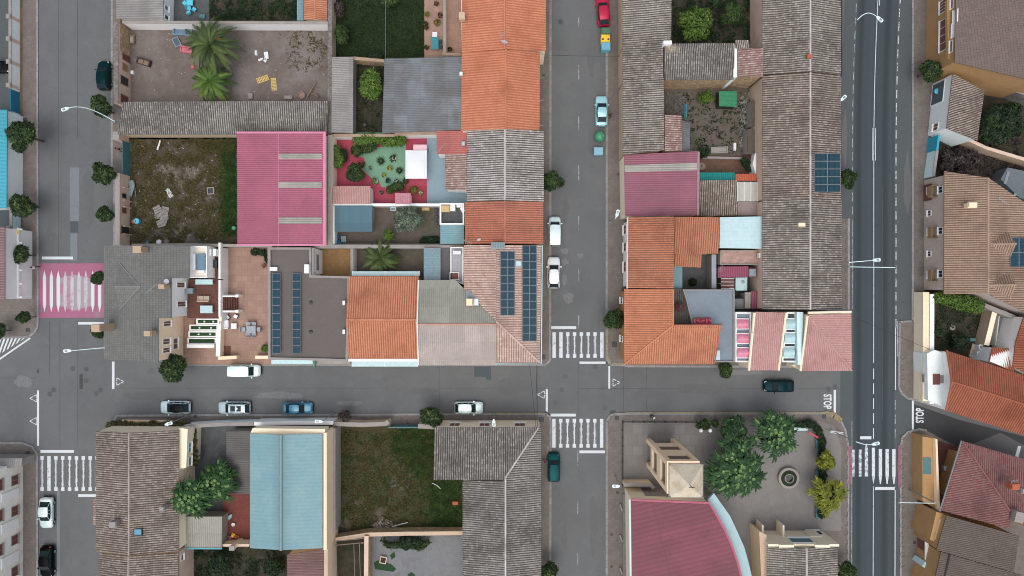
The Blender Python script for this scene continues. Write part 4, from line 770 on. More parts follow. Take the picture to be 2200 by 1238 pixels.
# villa terrace wing
t = flat('white stepped terrace wing of the villa with a brown deck', [(405, 600), (477, 600), (477, 684), (402, 684)], 2.2, W_WHITE, TERRAD, 0, name='terrace', cat='terrace')
for y in (640, 562): m = MB(); m.box(W(474, y, 2.6), (.28, 5.2, .8)); m.obj('balustrade', W_WHITE, t)
t = flat('white roof terrace with a blue sunken pool cover on the villa', [(408, 529), (446, 529), (446, 597), (408, 597)], 4.6, W_WHITE, plaster('cream_floor', C(226, 218, 204), .1), .25, .15, name='roof_terrace', cat='terrace')
m = MB(); m.box(W(432, 563, 4.9), (1.1, 2.2, .3)); m.obj('pool_cover', plain('pool_blue', C(92, 124, 142), .3), t); m = MB(); m.box(W(417, 563, 4.95), (.5, 2.2, .4)); m.box(W(432, 584, 4.75), (1.0, .4, .2)); m.obj('bench', MC['box_white'], t)
t = flat('narrow brown deck with white chimney blocks behind the villa roof terrace', [(446, 535), (470, 535), (470, 600), (446, 600)], 2.2, W_WHITE, TERRAD, 0, name='terrace', cat='terrace')
m = MB(); m.box(W(452, 543, 3.2), (.8, .9, 1.6)); m.box(W(465, 543, 3.0), (.4, 1.0, 1.4)); m.obj('chimney', W_WHITE, t); m = MB(); m.box(W(463, 567, 2.6), (.6, 1.1, .6)); m.obj('dark_hatch', MC['dark_metal'], t)
# bottom west block
he, hr = 5.6, 7.0
t = gableV('large house with grey-brown tiles and a small blue roof window, lower left', 206, 925, 384, 1184, 277, he, hr, W_CREAM, T_GREYW, wav=.05, amp=.06, he2=5.2)
skylight(t, 287, 1136, 305, 1150, 6.75, pane=plain('blue_skylight', C(60, 140, 170), .2), frame=MC['dark_metal']); chimney(t, 354, 1090, 6.4, .5, .5, 1.1, W_GREYP); chimney(t, 248, 1124, 7.0, .8, .7, .8, W_CONC); antenna(t, 222, 1140, 7.4, 1.6, .4)
for r_ in ((386, 963, 392, 982), (386, 990, 392, 1008)): window(t, 2, *r_, MC['window_glass'], bars=0)
t = gableV('southern neighbour with grey-brown tiles at the bottom left edge', 213, 1188, 383, 1330, 276, 5.0, 6.2, W_PINKP, T_GREYW, wav=.05, amp=.06); window(t, 2, 388, 1192, 393, 1204, MC['shutter_brown'], bars=0)
t = mono('side wing with faded tile eave on the left street, by the grey-brown house', [(200, 1070), (212, 1070), (212, 1128), (200, 1128)], [4.3, 4.6, 4.6, 4.3], (-1, 0), W_CREAM, T_ROSE, name='side_wing', cat='house')
t = mono('beige garden annex with windows facing the small courtyard, lower left', [(384, 920), (403, 922), (400, 1005), (384, 1008)], [4.8, 4.6, 4.6, 4.8], (1, 0), W_CREAM, W_CREAM, pitch=2, amp=.01, name='annex', cat='annex')
for r_ in ((404, 952, 410, 972), (404, 982, 410, 1000)): window(t, 1, *r_, MC['teal_glass'], bars=1)
t = mono('dark grey sheet roof west of the big cyan roof', [(486, 927), (537, 927), (537, 1062), (486, 1062)], [3.0, 3.3, 3.3, 3.0], (-1, 0), W_GREYP, sheet('dark_sheeting', C(92, 90, 88), C(80, 78, 76), .45), pitch=.3, amp=.04, name='shed', cat='shed')
he, hr = 6.2, 6.9
t = gableV('warehouse with a large pale cyan pitched roof south of the cross street', 537, 932, 693, 1178, 604, he, hr, W_PEACH, R_CYAN, pitch=.5, amp=.012, name='warehouse', cat='warehouse', rcmat=plain('ridge_metal', C(112, 138, 142), .5), rr=.24, ov=.02)
m = MB(); X = W(697.5, 0, 6.5).x; y0, y1 = W(0, 930, 6.3).y, W(0, 1182, 6.3).y; m.box((X, (y0+y1)/2, 3.15), (.42, y0-y1, 6.3)); m.obj('parapet', W_PEACH, t); m = MB(); a, b = W(534, 918, 5.6), W(702, 918, 5.6); m.prism([W(537, 933, 5.9), W(697, 933, 5.9), W(700, 921, 5.5), W(545, 919, 5.5)], 4, 5.9); m.obj('front_cornice', W_CREAM, t)
t = thing('boundary_wall', 'long pale concrete wall with drainage holes east of the cyan roof', 'wall', W(714, 1040, 0)); m = MB(); a, b = W(712, 921, 3.2), W(710, 1142, 3.2); m.box((a.x, (a.y+b.y)/2, 1.6), (1.1, a.y-b.y, 3.2)); m.obj('wall_body', W_GREYP, t); m = MB(); [m.box(W(710.5, 975+k*8.2, 3.21), (.14, .14, .04)) for k in range(16)]; m.obj('drainage_hole', MC['dark_metal'], t)
t = mono('shed with dark wine-brown ribbed roof below the cyan warehouse', [(617, 1192), (696, 1180), (696, 1300), (617, 1300)], [4.4, 4.8, 4.8, 4.4], (-1, 0), W_BEIGE, sheet('wine_brown', C(120, 92, 88), C(104, 78, 74), .6), pitch=.36, amp=.07, name='shed', cat='shed')
wall('ochre party wall east of the wine-brown shed at the bottom', [(700, 1180), (700, 1320)], 5.0, .4, W_PEACH, W_BEIGE)
t = mono('olive-grey ribbed canopy between the cyan roof and the grey-brown house', [(386, 1110), (477, 1110), (476, 1178), (385, 1178)], [3.0, 3.0, 2.7, 2.7], (0, 1), W_GREYP, R_GREEN, pitch=.3, amp=.04, name='canopy', cat='canopy')
m = MB(); m.tube([W(385, 1179, 2.8), W(477, 1179, 2.8)], .09, 6); m.obj('gutter', MC['cyan_plastic'], t)
flat('small yard terrace paved dark red next to the cyan roof', [(480, 1062), (537, 1062), (537, 1162), (477, 1162)], .5, W_GREYP, paving('dark_red_paving', C(116, 66, 60), .4, .2), 0, name='paved_terrace', cat='terrace')
t = thing('chimney_stack', 'slanted cream chimney at the edge of the dark red terrace', 'chimney', W(512, 1168, 0)); m = MB(); m.box((W(498, 1178, 3.6).x, W(498, 1178, 3.6).y, 1.8), (.6, .5, 3.6)); m.obj('shaft', W_CREAM, t); m = MB(); m.box(W(498, 1178, 3.65), (.75, .65, .12)); m.obj('cap', W_GREYP, t)
wall('cream wall south of the dark red terrace', [(478, 1172), (535, 1172)], 2.4, .25, W_CREAM, W_PINKP)
wall('rough white wall with a tilted concrete top along the cross street, west part', [(395, 917), (480, 912), (545, 911)], 2.6, .4, W_PCYAN, W_CONC)
wall('low stepped concrete wall along the cross street pavement', [(262, 905), (380, 907), (400, 912)], 1.6, .35, W_CONC, W_BEIGE)
wall('white front wall of the cyan warehouse with teal gates along the pavement', [(546, 911), (620, 909), (715, 909)], 3.0, .4, W_PCYAN, W_WHITE)
wall('beige plaster street wall east of the cyan warehouse', [(716, 911), (780, 913), (828, 911), (834, 906)], 2.4, .5, W_BEIGE, W_GREYP)
wall('teal street gate of the weedy lot on the cross street', [(834, 919), (898, 919)], 2.2, .12, MC['teal_metal'], name='yard_gate', cat='gate')
wall('short beige wall between the teal street gate and the corner house', [(898, 916), (934, 918)], 2.4, .5, W_BEIGE, W_GREYP)
wall('rough earth and stone wall south of the weedy lot', [(720, 1160), (790, 1149), (870, 1147), (994, 1146)], 2.2, .45, W_STONE, W_BEIGE)
wall('old adobe wall dividing the two bottom yards', [(787, 1152), (786, 1320)], 2.6, .5, W_STONE, W_PINKP)
t = thing('timber_frame', 'bare weathered pergola beams over the dark bottom yard', 'pergola', W(745, 1180, 0)); m = MB(); [m.tube([W(718, y, 2.6), W(782, y-6, 2.7)], .07, 5) for y in (1163, 1172)]; [m.tube([W(x, 1166, 2.6), W(x+2, 1238, 2.4)], .05, 5) for x in (722, 760, 772)]; [m.tube([W(x, 1168, 2.6), W(x, 1168, 2.6)-Vector((0, 0, 2.5))], .08, 5) for x in (722, 778)]; m.obj('beam', MC['timber'], t)
# corner house, L shape with hip
he, hr = 5.6, 6.9
rx = 1086
A = [(934, 919, he), (1163, 919, he), (rx, 1032, hr), (931, 1032, he+.9)]
t = house('L-shaped corner house with grey lichen tiles beside the southern zebra crossing', [([(934, 918, he), (1157, 918, he), (1086, 1024, hr), (1082, 1031, hr), (931, 1031, hr)], (0, -1)), ([(1157, 918, he), (1163, 918, he), (1163, 1340, he), (1086, 1340, hr), (1086, 1026, hr)], (1, 0)), ([(994, 1033, he), (1085, 1033, hr), (1085, 1340, hr), (994, 1340, he)], (-1, 0))],
          [(934, 918, he), (1163, 918, he), (1163, 1340, he), (994, 1340, he), (994, 1031, he), (931, 1031, he+.3)], W_CREAM, T_GREY2, wav=.06, amp=.06, ridge=[((1086, 1026, hr), (1086, 1340, hr)), ((1157, 919, he+.05), (1086, 1026, hr))], rcmat=T_LIGHT)
for r_ in ((966, 910, 988, 917), (1030, 910, 1052, 917), (1106, 910, 1128, 917)): window(t, 0, *r_, MC['shutter_brown'], bars=1)
# ================================================================ buildings, east half
he, hr = 5.2, 6.4
t = mono('long street house with grey lichen tiles beside the recycling bins', [(1337, -60), (1443, -60), (1442, 95), (1337, 95)], [5.0, 6.4, 6.4, 5.0], (-1, 0), W_BEIGE, T_GREY, wav=.07, amp=.06, ov=.2)
m = MB(); tiled(m, [W(1337, 95, 5.0), W(1425, 95, 6.16), W(1425, 167, 6.16), W(1338, 170, 5.0)], (-1, 0), .3, .06, .07); m.obj('roof', T_GREY, t); m = MB(); m.prism(inset([W(1337, 95, 5), W(1425, 95, 6.1), W(1425, 167, 6.1), W(1338, 170, 5)], .2), 0, [4.9, 6, 6, 4.9]); m.obj('wall', W_BEIGE, t)
m = MB(); m.box(W(1433, 94, 6.6), (1.1, .5, .9)); m.obj('chimney', W_WHITE, t)
t = mono('street house with grey and reddish tiles next to the parked silver sedan', [(1338, 171), (1426, 168), (1427, 322), (1338, 333)], [4.9, 6.1, 6.1, 4.9], (-1, 0), W_BEIGE, T_GREY, wav=.07, amp=.065, ov=.2)
antenna(t, 1345, 300, 6.5, 1.2)
t = mono('lower extension with pinkish tiles behind the reddish-grey street house', [(1428, 247), (1464, 248), (1465, 325), (1428, 325)], [4.9, 4.3, 4.3, 4.9], (1, 0), W_BEIGE, T_ROSE, wav=.05, amp=.06, name='annex', cat='annex')
t = mono('narrow grey corrugated lean-to in the rubble strewn courtyard', [(1465, 258), (1482, 266), (1482, 326), (1465, 326)], [3.4, 3.0, 3.0, 3.4], (1, 0), W_GREYP, R_BLUE, pitch=.25, amp=.05, name='lean_to', cat='shed')
t = mono('old cross wing with cool grey tiles above the rubble stone courtyard wall', [(1427, 94), (1578, 93), (1577, 171), (1428, 172)], [6.4, 6.4, 5.2, 5.2], (0, 1), W_STONE, T_GREY2, wav=.08, amp=.07, ov=.25)
t = mono('small old wing with pale pinkish tiles attached to the big long roof', [(1585, 103), (1640, 104), (1639, 165), (1586, 164)], [5.0, 6.0, 6.0, 5.0], (-1, 0), W_STONE, T_ROSE, wav=.05, amp=.06)
m = MB(); tiled(m, [W(1580, 86, 6.3), W(1609, 86, 6.3), W(1610, 104, 5.7), W(1581, 104, 5.7)], (0, 1), .3, .06); m.obj('porch_roof', T_GREY, t); m = MB(); m.box((W(1580, 130, 5.6).x, W(0, 134, 5).y, 2.8), (.5, 4.4, 5.6)); m.obj('side_wall', W_PCYAN, t)
# long house along main road
he, hr = 5.4, 6.9; rx = 1741
segs = [(-60, 161, T_GREY, 'northern long house with grey tiles along the main road and a dark gutter'), (163, 430, T_GREYW, 'middle long house with brown-grey tiles and solar panels along the main road'), (430, 665, T_GREY, 'southern long house with rough grey tiles along the main road')]
for y0, y1, mt, lab in segs:
    xe = 1806 if y0 < 430 else 1808
    t = gableV(lab, 1638, y0, xe, y1, rx, 5.4, 6.9, W_PINKP, mt, wav=.08, amp=.07, rcmat=T_LIGHT, rr=.12)
    if y0 < 0: m = MB(); m.tube([W(1808, -60, 5.3), W(1808, 165, 5.3)], .12, 6); m.obj('gutter', MC['dark_metal'], t); m = MB(); m.box(W(1738, 122, 7.1), (.6, .5, .5)); m.obj('chimney', MC['terracotta_clay'], t)
    if y0 == 163: panels(t, 1750, 330, 1805, 413, 2, 5, lambda x, y: 6.98-(x-1741)/65*1.5)
    if y0 == 430: m = MB(); m.box(W(1722, 483, 6.8), (.9, .5, .35)); m.obj('chimney', W_PEACH, t)
# courtyard items
t = mono('flat-pitched warehouse with a magenta ribbed roof and one grey strip, street side', [(1341, 333), (1499, 325), (1497, 463), (1343, 465)], [4.6, 5.2, 5.2, 4.6], (-1, 0), W_CREAM, R_MAG, pitch=.3, amp=.045, name='warehouse', cat='warehouse', ov=.05)
m = MB(); tiled(m, [W(1342, 355, 4.68), W(1498, 350, 5.29), W(1498, 366, 5.29), W(1342, 370, 4.68)], (-1, 0), .3, .05, thick=.05); m.obj('translucent_strip', R_CLEAR, t)
m = MB(); m.tube([W(1501, 326, 5.3), W(1500, 463, 5.3)], .15, 4); m.obj('flashing', plain('mag_flashing', C(170, 140, 146)), t)
m = MB(); p = W(1337, 410, 2.2); m.box((p.x+.45, W(0, 370, 2).y, 1.7), (.1, 4, 3)); m.box((p.x+.45, W(0, 438, 2).y, 1.7), (.1, 4, 3)); m.obj('roller_door', MC['teal_metal'], t)
t = mono('bright teal corrugated canopy beside the brown paved patio', [(1500, 371), (1579, 371), (1579, 388), (1500, 388)], [2.9, 2.9, 3.2, 3.2], (0, -1), W_WHITE, R_TEAL, pitch=.3, amp=.05, name='canopy', cat='canopy')
t = mono('small rusty red corrugated canopy east of the teal canopy', [(1580, 374), (1627, 374), (1627, 389), (1580, 389)], [2.8, 2.8, 3.1, 3.1], (0, -1), W_WHITE, R_ORB, pitch=.33, amp=.06, name='canopy', cat='canopy')
t = mono('back wing with mottled brown tiles behind the magenta warehouse', [(1503, 388), (1583, 387), (1584, 463), (1504, 464)], [4.5, 4.5, 3.6, 3.6], (0, 1), W_BEIGE, T_GREYW, wav=.06, amp=.07, name='annex', cat='annex')
t = thing('glass_roof', 'translucent grey roof with four white bars against the long tiled house', 'canopy', W(1612, 412, 0)); a, b = W(1584, 433, 3.2), W(1642, 391, 3.2); c = (a+b)/2; m = MB(); m.box(c, (b.x-a.x, b.y-a.y, .05)); m.obj('pane', plain('cloudy_pane', C(176, 176, 168), .3), t); m = MB(); [m.box((a.x+(b.x-a.x)*k/4, c.y, 3.24), (.07, b.y-a.y, .06)) for k in range(5)]; [m.box((a.x+(b.x-a.x)*k, c.y, 1.6), (.08, .08, 3.2)) for k in (.01, .99)]; m.obj('frame', MC['white_paint'], t)
flat('mauve concrete roof terrace with thin railings below the translucent grey roof', [(1584, 435), (1642, 435), (1642, 463), (1584, 463)], 3.0, W_GREYP, plaster('mauve_floor', C(150, 136, 136), .35), .2, .12, name='roof_terrace', cat='terrace')
# orange houses
he, hr = 6.0, 7.2
t = mono('white street house with orange-brown tiles and brown windows facing the street', [(1350, 467), (1448, 466), (1447, 620), (1349, 620)], [6.0, 7.2, 7.2, 6.0], (-1, 0), W_WHITE, T_BROWN, pitch=.3, amp=.07, ov=.3)
for k, (y0, y1) in enumerate(((484, 503), (522, 540), (563, 584))):
    window(t, 3, 1340.5, y0, 1346, y1, MC['shutter_brown'], bars=1); window(t, 3, 1333, y0+1, 1337.5, y1+1, MC['shutter_brown'], bars=1)
m = MB(); m.tube([W(1348.5, 467, 5.9), W(1347.5, 620, 5.9)], .12, 6); m.obj('gutter', plain('pale_gutter', C(206, 190, 190)), t)
t = mono('L-shaped back wing with brown-orange tiles behind the white street house', [(1449, 466), (1546, 467), (1543, 545), (1449, 545)], [6.6, 6.6, 5.4, 5.4], (0, 1), W_BEIGE, T_BROWN, pitch=.3, amp=.06)
m = MB(); tiled(m, [W(1449, 545, 5.4), W(1508, 545, 5.4), W(1506, 575, 4.95), W(1449, 572, 4.95)], (0, 1), .3, .06); m.obj('roof', T_BROWN, t); m = MB(); m.prism(inset([W(1449, 545, 5), W(1508, 545, 5), W(1506, 575, 5), W(1449, 572, 5)], .15), 0, 4.85); m.obj('wall', W_BEIGE, t)
he, hr = 5.6, 7.0
t = house('ochre corner house with bright orange hipped tiles east of the zebra crossing', [([(1341, 621, he), (1446, 621, hr), (1446, 699, hr), (1341, 783, he)], (-1, 0)), ([(1341, 783, he), (1446, 699, hr), (1549, 700, hr), (1532, 782, he)], (0, 1))],
          [(1341, 621, he), (1446, 621, hr), (1446, 699, hr), (1549, 700, hr), (1532, 782, he), (1341, 783, he)], W_OCHRE, T_ORANGE2, pitch=.3, amp=.06, ov=.35, ridge=[((1341, 783, he+.03), (1446, 699, hr+.03)), ((1446, 621, hr), (1446, 699, hr))])
for y0, y1 in ((640, 652), (722, 734)): window(t, 5, 1334, y0, 1338, y1, MC['dark_metal'])
m = MB(); m.tube([W(1449, 699, 7.05), W(1549, 699, 7.05), W(1535, 782, 5.7)], .1, 5); m.obj('verge_tiles', T_TERRA, t)
t = mono('building with a flat pale cyan sheet roof beside the long tiled house', [(1547, 467), (1651, 465), (1648, 535), (1546, 533)], [4.6, 5.0, 5.0, 4.6], (-1, 0), W_CREAM, sheet('pale_cyan_roof', C(176, 204, 208), C(186, 212, 216), .05, sheet_w=99, sheet_l=99), pitch=.6, amp=.008, name='workshop', cat='building')
t = flat('small terrace with worn pinkish tiles south of the flat pale cyan roof', [(1547, 538), (1640, 538), (1640, 569), (1546, 569)], 3.4, W_GREYP, paving('worn_pink_paving', C(168, 140, 132), .4, .15, .2), .2, .15, name='roof_terrace', cat='terrace')
m = MB(); m.box(W(1634, 549, 4.0), (.7, .7, .7)); m.obj('air_conditioner', MC['box_white'], t)
t = mono('small wine-red sheet roof south of the worn pinkish terrace', [(1543, 573), (1608, 572), (1608, 596), (1543, 597)], [3.2, 3.2, 3.0, 3.0], (0, 1), W_GREYP, R_WINE, pitch=.25, amp=.04, name='shed', cat='shed'); antenna(t, 1549, 577, 4.4, 1.0, 1.1)
t = mono('tiny wine-red roof with a grey box beside the long tiled house', [(1609, 575), (1637, 577), (1637, 596), (1609, 596)], [3.2, 3.2, 3.0, 3.0], (0, 1), W_GREYP, R_WINE, pitch=.25, amp=.04, name='shed', cat='shed'); m = MB(); m.box(W(1616, 586, 3.4), (.9, 1.0, .4)); m.obj('water_tank', MC['grey_plastic'], t)
t = thing('pergola', 'small brown pergola with white bars behind the blue terrace', 'pergola', W(1563, 609, 0)); m = MB(); a, b = W(1549, 620, 2.6), W(1577, 599, 2.6); m.box((a+b)/2, (b.x-a.x, b.y-a.y, .05)); m.obj('mat', MC['brown_wood'], t); m = MB(); [m.box(((a+b).x/2, a.y+(b.y-a.y)*k/3, 2.65), (b.x-a.x, .07, .06)) for k in range(4)]; [m.box((x, (a+b).y/2, 1.3), (.08, .08, 2.6)) for x in (a.x, b.x)]; m.obj('frame', MC['white_paint'], t)
t = thing('water_tank', 'pale blue box-shaped tank beside the small brown pergola', 'tank', W(1590, 610, 0)); m = MB(); m.box(W(1590, 610, 1.5), (1.5, 1.9, 1.5)); m.box(W(1590, 610, 2.3), (1.3, 1.7, .15)); m.obj('tank_body', MC['cyan_glass'], t); m = MB(); m.lathe(W(1596, 606, 2.38), [(.25, 0), (.25, .06), (.1, .08)], 12); m.obj('lid', MC['grey_metal'], t)
t = mono('grey-green ribbed roof patch behind the blue terrace, next to the wine-red one', [(1600, 628), (1613, 628), (1613, 663), (1600, 663)], [3.1, 3.1, 3.0, 3.0], (0, 1), W_GREYP, R_GREEN, pitch=.25, amp=.04, name='shed', cat='shed')
t = mono('wine-red ribbed roof squeezed against the rough grey tiled long house', [(1614, 626), (1639, 626), (1639, 664), (1614, 664)], [3.3, 3.3, 3.0, 3.0], (0, 1), W_GREYP, R_WINE, pitch=.3, amp=.04, name='shed', cat='shed')
flat('low pale concrete roof west of the grey-green roof patch', [(1577, 642), (1599, 642), (1599, 664), (1577, 664)], 2.6, W_GREYP, S_CONC, 0, name='shed', cat='shed')
t = flat('narrow pale cyan roof against the back of the white street house', [(1447, 571), (1466, 571), (1466, 620), (1447, 620)], 3.2, W_GREYP, R_CYAN, 0, name='canopy', cat='canopy'); 
t = mono('dark ribbed strip of roof beside the orange hipped corner house', [(1447, 620), (1470, 621), (1484, 698), (1447, 698)], [4.0, 3.8, 3.8, 4.0], (0, 1), W_GREYP, sheet('dark_strip', C(80, 78, 74), C(66, 62, 60), .5), pitch=.3, amp=.05, name='shed', cat='shed')
t = wall('smooth grey round-topped wall in the small courtyard with a cypress', [(1534, 547), (1534, 620)], 2.8, .55, W_CONC, plain('smooth_grey', C(150, 154, 162)))
t = flat('L-shaped blue-grey roof terrace south-east of the small courtyard', [(1466, 622), (1577, 622), (1577, 778), (1534, 778), (1534, 752), (1549, 700), (1486, 699), (1472, 640)], 4.4, W_GREYP, G_TERR, .25, .16, parmat=W_CONC, name='roof_terrace', cat='terrace')
m = MB(); m.box(W(1539, 763, 4.9), (.8, 1.3, .8)); m.obj('cyan_cabinet', MC['cyan_glass'], t)
t = thing('garden_umbrella', 'folded red and wine parasol at the edge of the blue-grey terrace', 'umbrella', W(1462, 660, 0)); m = MB(); P = [W(1461+11*math.cos(a)*(1 if k % 2 == 0 else .75), 660+12*math.sin(a)*(1 if k % 2 == 0 else .75), 5.0) for k, a in enumerate([k*math.pi/7 for k in range(14)])]; ap = W(1462, 659, 5.5); [m.face([P[k], P[(k+1) % 14], ap]) for k in range(14)]; m.obj('canopy', plain('dark_wine', C(78, 46, 48), .8), t); m = MB(); m.tube([ap, ap-Vector((0, 0, 1.8))], .04, 6); m.obj('pole', MC['grey_metal'], t)
t = thing('bench', 'wine-red slatted outdoor sofa on the blue-grey roof terrace', 'sofa', W(1510, 690, 4.4)); p = W(1510, 690, 4.9); m = MB(); m.box(p-Vector((0, 0, .25)), (2.3, .9, .15)); m.obj('seat', plain('wine_wood', C(140, 48, 66)), t); m = MB(); m.box(p+Vector((0, -.42, .05)), (2.3, .12, .6)); m.obj('backrest', MC['pink_plastic'], t); m = MB(); [m.box(p+Vector((k*.55-1.1, .0, -.12)), (.25, .6, .14), k) for k in range(5)]; m.obj('cushions', MC['pink_plastic'], t); m = MB(); m.box(p+Vector((0, 0, -.4)), (2.1, .7, .2)); m.obj('base', MC['dark_metal'], t)
# pink roofs and skylights
t = flat('flat roof with three pink barrel skylights east of the blue-grey terrace', [(1579, 671), (1613, 671), (1612, 778), (1579, 778)], 4.8, W_WHITE, G_TERR, .25, .2, name='flat_roof', cat='building')
for k, (y0, y1) in enumerate(((685, 707), (716, 738), (747, 769))): skylight(t, 1582, y0, 1607, y1, 5.0, .35, plain('pink_acrylic', C(206, 128, 150), .2), MC['white_paint'])
t = mono('house with a dusty pink tiled roof between the two rows of barrel skylights', [(1623, 670), (1689, 672), (1673, 796), (1611, 796)], [6.4, 6.4, 5.2, 5.2], (0, 1), W_CREAM, T_PINKT, pitch=.26, amp=.045)
m = MB(); m.tube([W(1689, 672, 6.5), W(1673, 796, 5.3)], .14, 5); m.tube([W(1621, 672, 6.5), W(1609, 796, 5.3)], .16, 5); m.obj('verge', W_CREAM, t); antenna(t, 1618, 714, 7.3, 1.0)
t = flat('flat roof with three pale cyan barrel skylights between the two pink roofs', [(1689, 671), (1714, 671), (1712, 778), (1678, 778)], 4.6, W_PCYAN, plain('dark_roof_felt', C(74, 80, 84), .9), .25, .2, name='flat_roof', cat='building')
for k, (y0, y1) in enumerate(((684, 708), (714, 738), (745, 769))): skylight(t, 1685-k*1.5, y0, 1708-k*1.5, y1, 4.8, .35, MC['cyan_glass'], MC['white_paint'])
m = MB(); m.prism([W(1716, 671, 6.2), W(1730, 671, 6.2), W(1722, 784, 5.6), W(1714, 784, 5.6)], 0, 5.6); m.obj('side_wall', W_CYAN, t)
m = MB(); m.prism([W(1711, 783, 3.2), W(1728, 783, 3.2), W(1722, 796, 3.2), W(1700, 784, 3.2)], 2.2, 3.2); m.obj('balcony', W_PEACH, t)
he, hr = 5.2, 6.8
t = house('corner house with dusty pink hipped tiles beside the main road', [([(1736, 679, hr), (1829, 672, hr-.1), (1830, 797, he)], (1, 0)), ([(1736, 679, hr), (1830, 797, he), (1720, 797, he)], (0, 1))], [(1736, 675, hr), (1829, 672, hr-.1), (1830, 797, he), (1720, 797, he)], W_CREAM, T_PINKT, pitch=.25, amp=.04, ridge=[((1736, 679, hr), (1830, 797, he+.03))])
m = MB(); m.tube([W(1735, 679, 6.9), W(1720, 797, 5.3)], .14, 5); m.tube([W(1736, 672, 7.0), W(1829, 670, 6.8)], .16, 5); m.obj('verge', W_CREAM, t)
# courtyard walls
wall('low rubble wall inside the dark tree courtyard at the top', [(1632, -20), (1634, 100)], 2.4, .4, W_GREYP, W_CONC)
wall('white broken wall between the paved patio and the long tiled house', [(1627, 330), (1622, 352), (1632, 385)], 2.6, .5, W_PCYAN, W_WHITE)
wall('low concrete kerb wall between the junk courtyard and the brown patio', [(1500, 338), (1600, 340)], .7, .3, W_CONC, None)
# park fence, church, civic house
t = thing('railing', 'low dark metal railing around the church forecourt', 'fence', W(1340, 911, 0)); m = MB(); path = [W(1338, 1045, 1.0), W(1339, 908, 1.0), W(1500, 909, 1.0)]
for dz in (0, -.45, -.85): m.tube([p+Vector((0, 0, dz)) for p in path], .035, 5)
m.obj('rail', MC['dark_metal'], t); m = MB()
for x, y in [(1338.5, 1045-17*k) for k in range(8)]+[(1339+23*k, 908.5) for k in range(8)]: p = W(x, y, 1); m.box((p.x, p.y, .55), (.09, .09, 1.1))
m.obj('posts', MC['dark_metal'], t)
# bell tower: open frame belfry, built plumb
t = thing('bell_tower', 'tall cream open bell tower with pyramid cap and iron cross', 'bell tower', W(1420, 970, 0))
b0, b1 = W(1388, 1001.5, 0), W(1449, 941, 0); x0, x1, y0, y1 = b0.x, b1.x, b0.y, b1.y; pw = .62; top = 13.2
def ring(m, za, zb, w=.5, sides='NSEW', xx=None):
    if 'N' in sides: m.box(((x0+x1)/2, y1-w/2, (za+zb)/2), (x1-x0-2*pw, w, zb-za))
    if 'S' in sides: m.box(((x0+x1)/2, y0+w/2, (za+zb)/2), (x1-x0-2*pw, w, zb-za))
    if 'W' in sides: m.box((x0+w/2, (y0+y1)/2, (za+zb)/2), (w, y1-y0-2*pw, zb-za))
    if 'E' in sides: m.box((x1-w/2, (y0+y1)/2, (za+zb)/2), (w, y1-y0-2*pw, zb-za))
for ax in (x0+pw/2, x1-pw/2):
    for ay in (y0+pw/2, y1-pw/2): m = MB(); m.box((ax, ay, top/2), (pw, pw, top)); m.obj('pillar', W_PEACH, t)
for za, zb, w_, sd in ((12.2, top, .5, 'NSEW'), (7.2, 9.4, .5, 'NSEW'), (3.2, 4.3, .5, 'NW'), (0, 6.5, .4, 'SE')):
    for s_ in sd: m = MB(); ring(m, za, zb, w_, s_); m.obj('wall_band', W_PEACH, t)
m = MB(); m.box(((x0+x1)/2, (y0+y1)/2, 7.6), (x1-x0-1, y1-y0-1, .2)); m.box(((x0+x1)/2, (y0+y1)/2, 3.5), (x1-x0-1, y1-y0-1, .15)); m.obj('floor', W_BEIGE, t)
for zz in (9.6, 4.5):
    m = MB(); [m.box(((x0+x1)/2, y1-.3, zz+k*.38), (x1-x0-2*pw, .12, .1)) for k in range(7)]; m.obj('louvre', MC['timber'], t)
    m = MB(); [m.box((x0+.3, (y0+y1)/2, zz+k*.38), (.12, y1-y0-2*pw, .1)) for k in range(7)]; m.obj('louvre', MC['timber'], t)
m = MB(); cc = ((x0+x1)/2, (y0+y1)/2); m.lathe((cc[0], cc[1], 9.9), [(.55, 0), (.5, .15), (.36, .5), (.3, .8), (.12, .95), (.01, 1)], 16); m.obj('bell', plain('bronze', C(96, 84, 60), .4, .6), t)
m = MB(); m.box((cc[0], y1-.25, 8.3), (.9, .14, .9)); m.obj('clock_niche', MC['shutter_brown'], t)
c0, c1 = W(1437, 1070, 13.4), W(1511, 997, 13.4); m = MB(); m.prism([(c0.x, c0.y), (c1.x, c0.y), (c1.x, c1.y), (c0.x, c1.y)], 13.15, 13.4); m.obj('cornice', W_GREYP, t)
cap_m = plaster('mossy_concrete', C(206, 196, 176), .75, C(150, 118, 56), .6); m = MB(); ap = Vector(((c0.x+c1.x)/2, (c0.y+c1.y)/2, 15.2)); Q = [Vector((c0.x+.1, c0.y+.1, 13.4)), Vector((c1.x-.1, c0.y+.1, 13.4)), Vector((c1.x-.1, c1.y-.1, 13.4)), Vector((c0.x+.1, c1.y-.1, 13.4))]
for k in range(4): m.face([Q[k], Q[(k+1) % 4], ap])
ro = m.obj('roof', cap_m, t); m = MB(); m.tube([ap, ap+Vector((0, 0, 1.3))], .05, 5); m.tube([ap+Vector((-.35, 0, .9)), ap+Vector((.35, 0, .9))], .05, 5); m.obj('cross', MC['dark_metal'], ro, root=t)
m = MB(); [m.lathe(q+Vector((0, 0, 0)), [(.12, 0), (.14, .12), (.02, .25)], 8) for q in Q]; m.obj('finial', W_GREYP, ro, root=t)
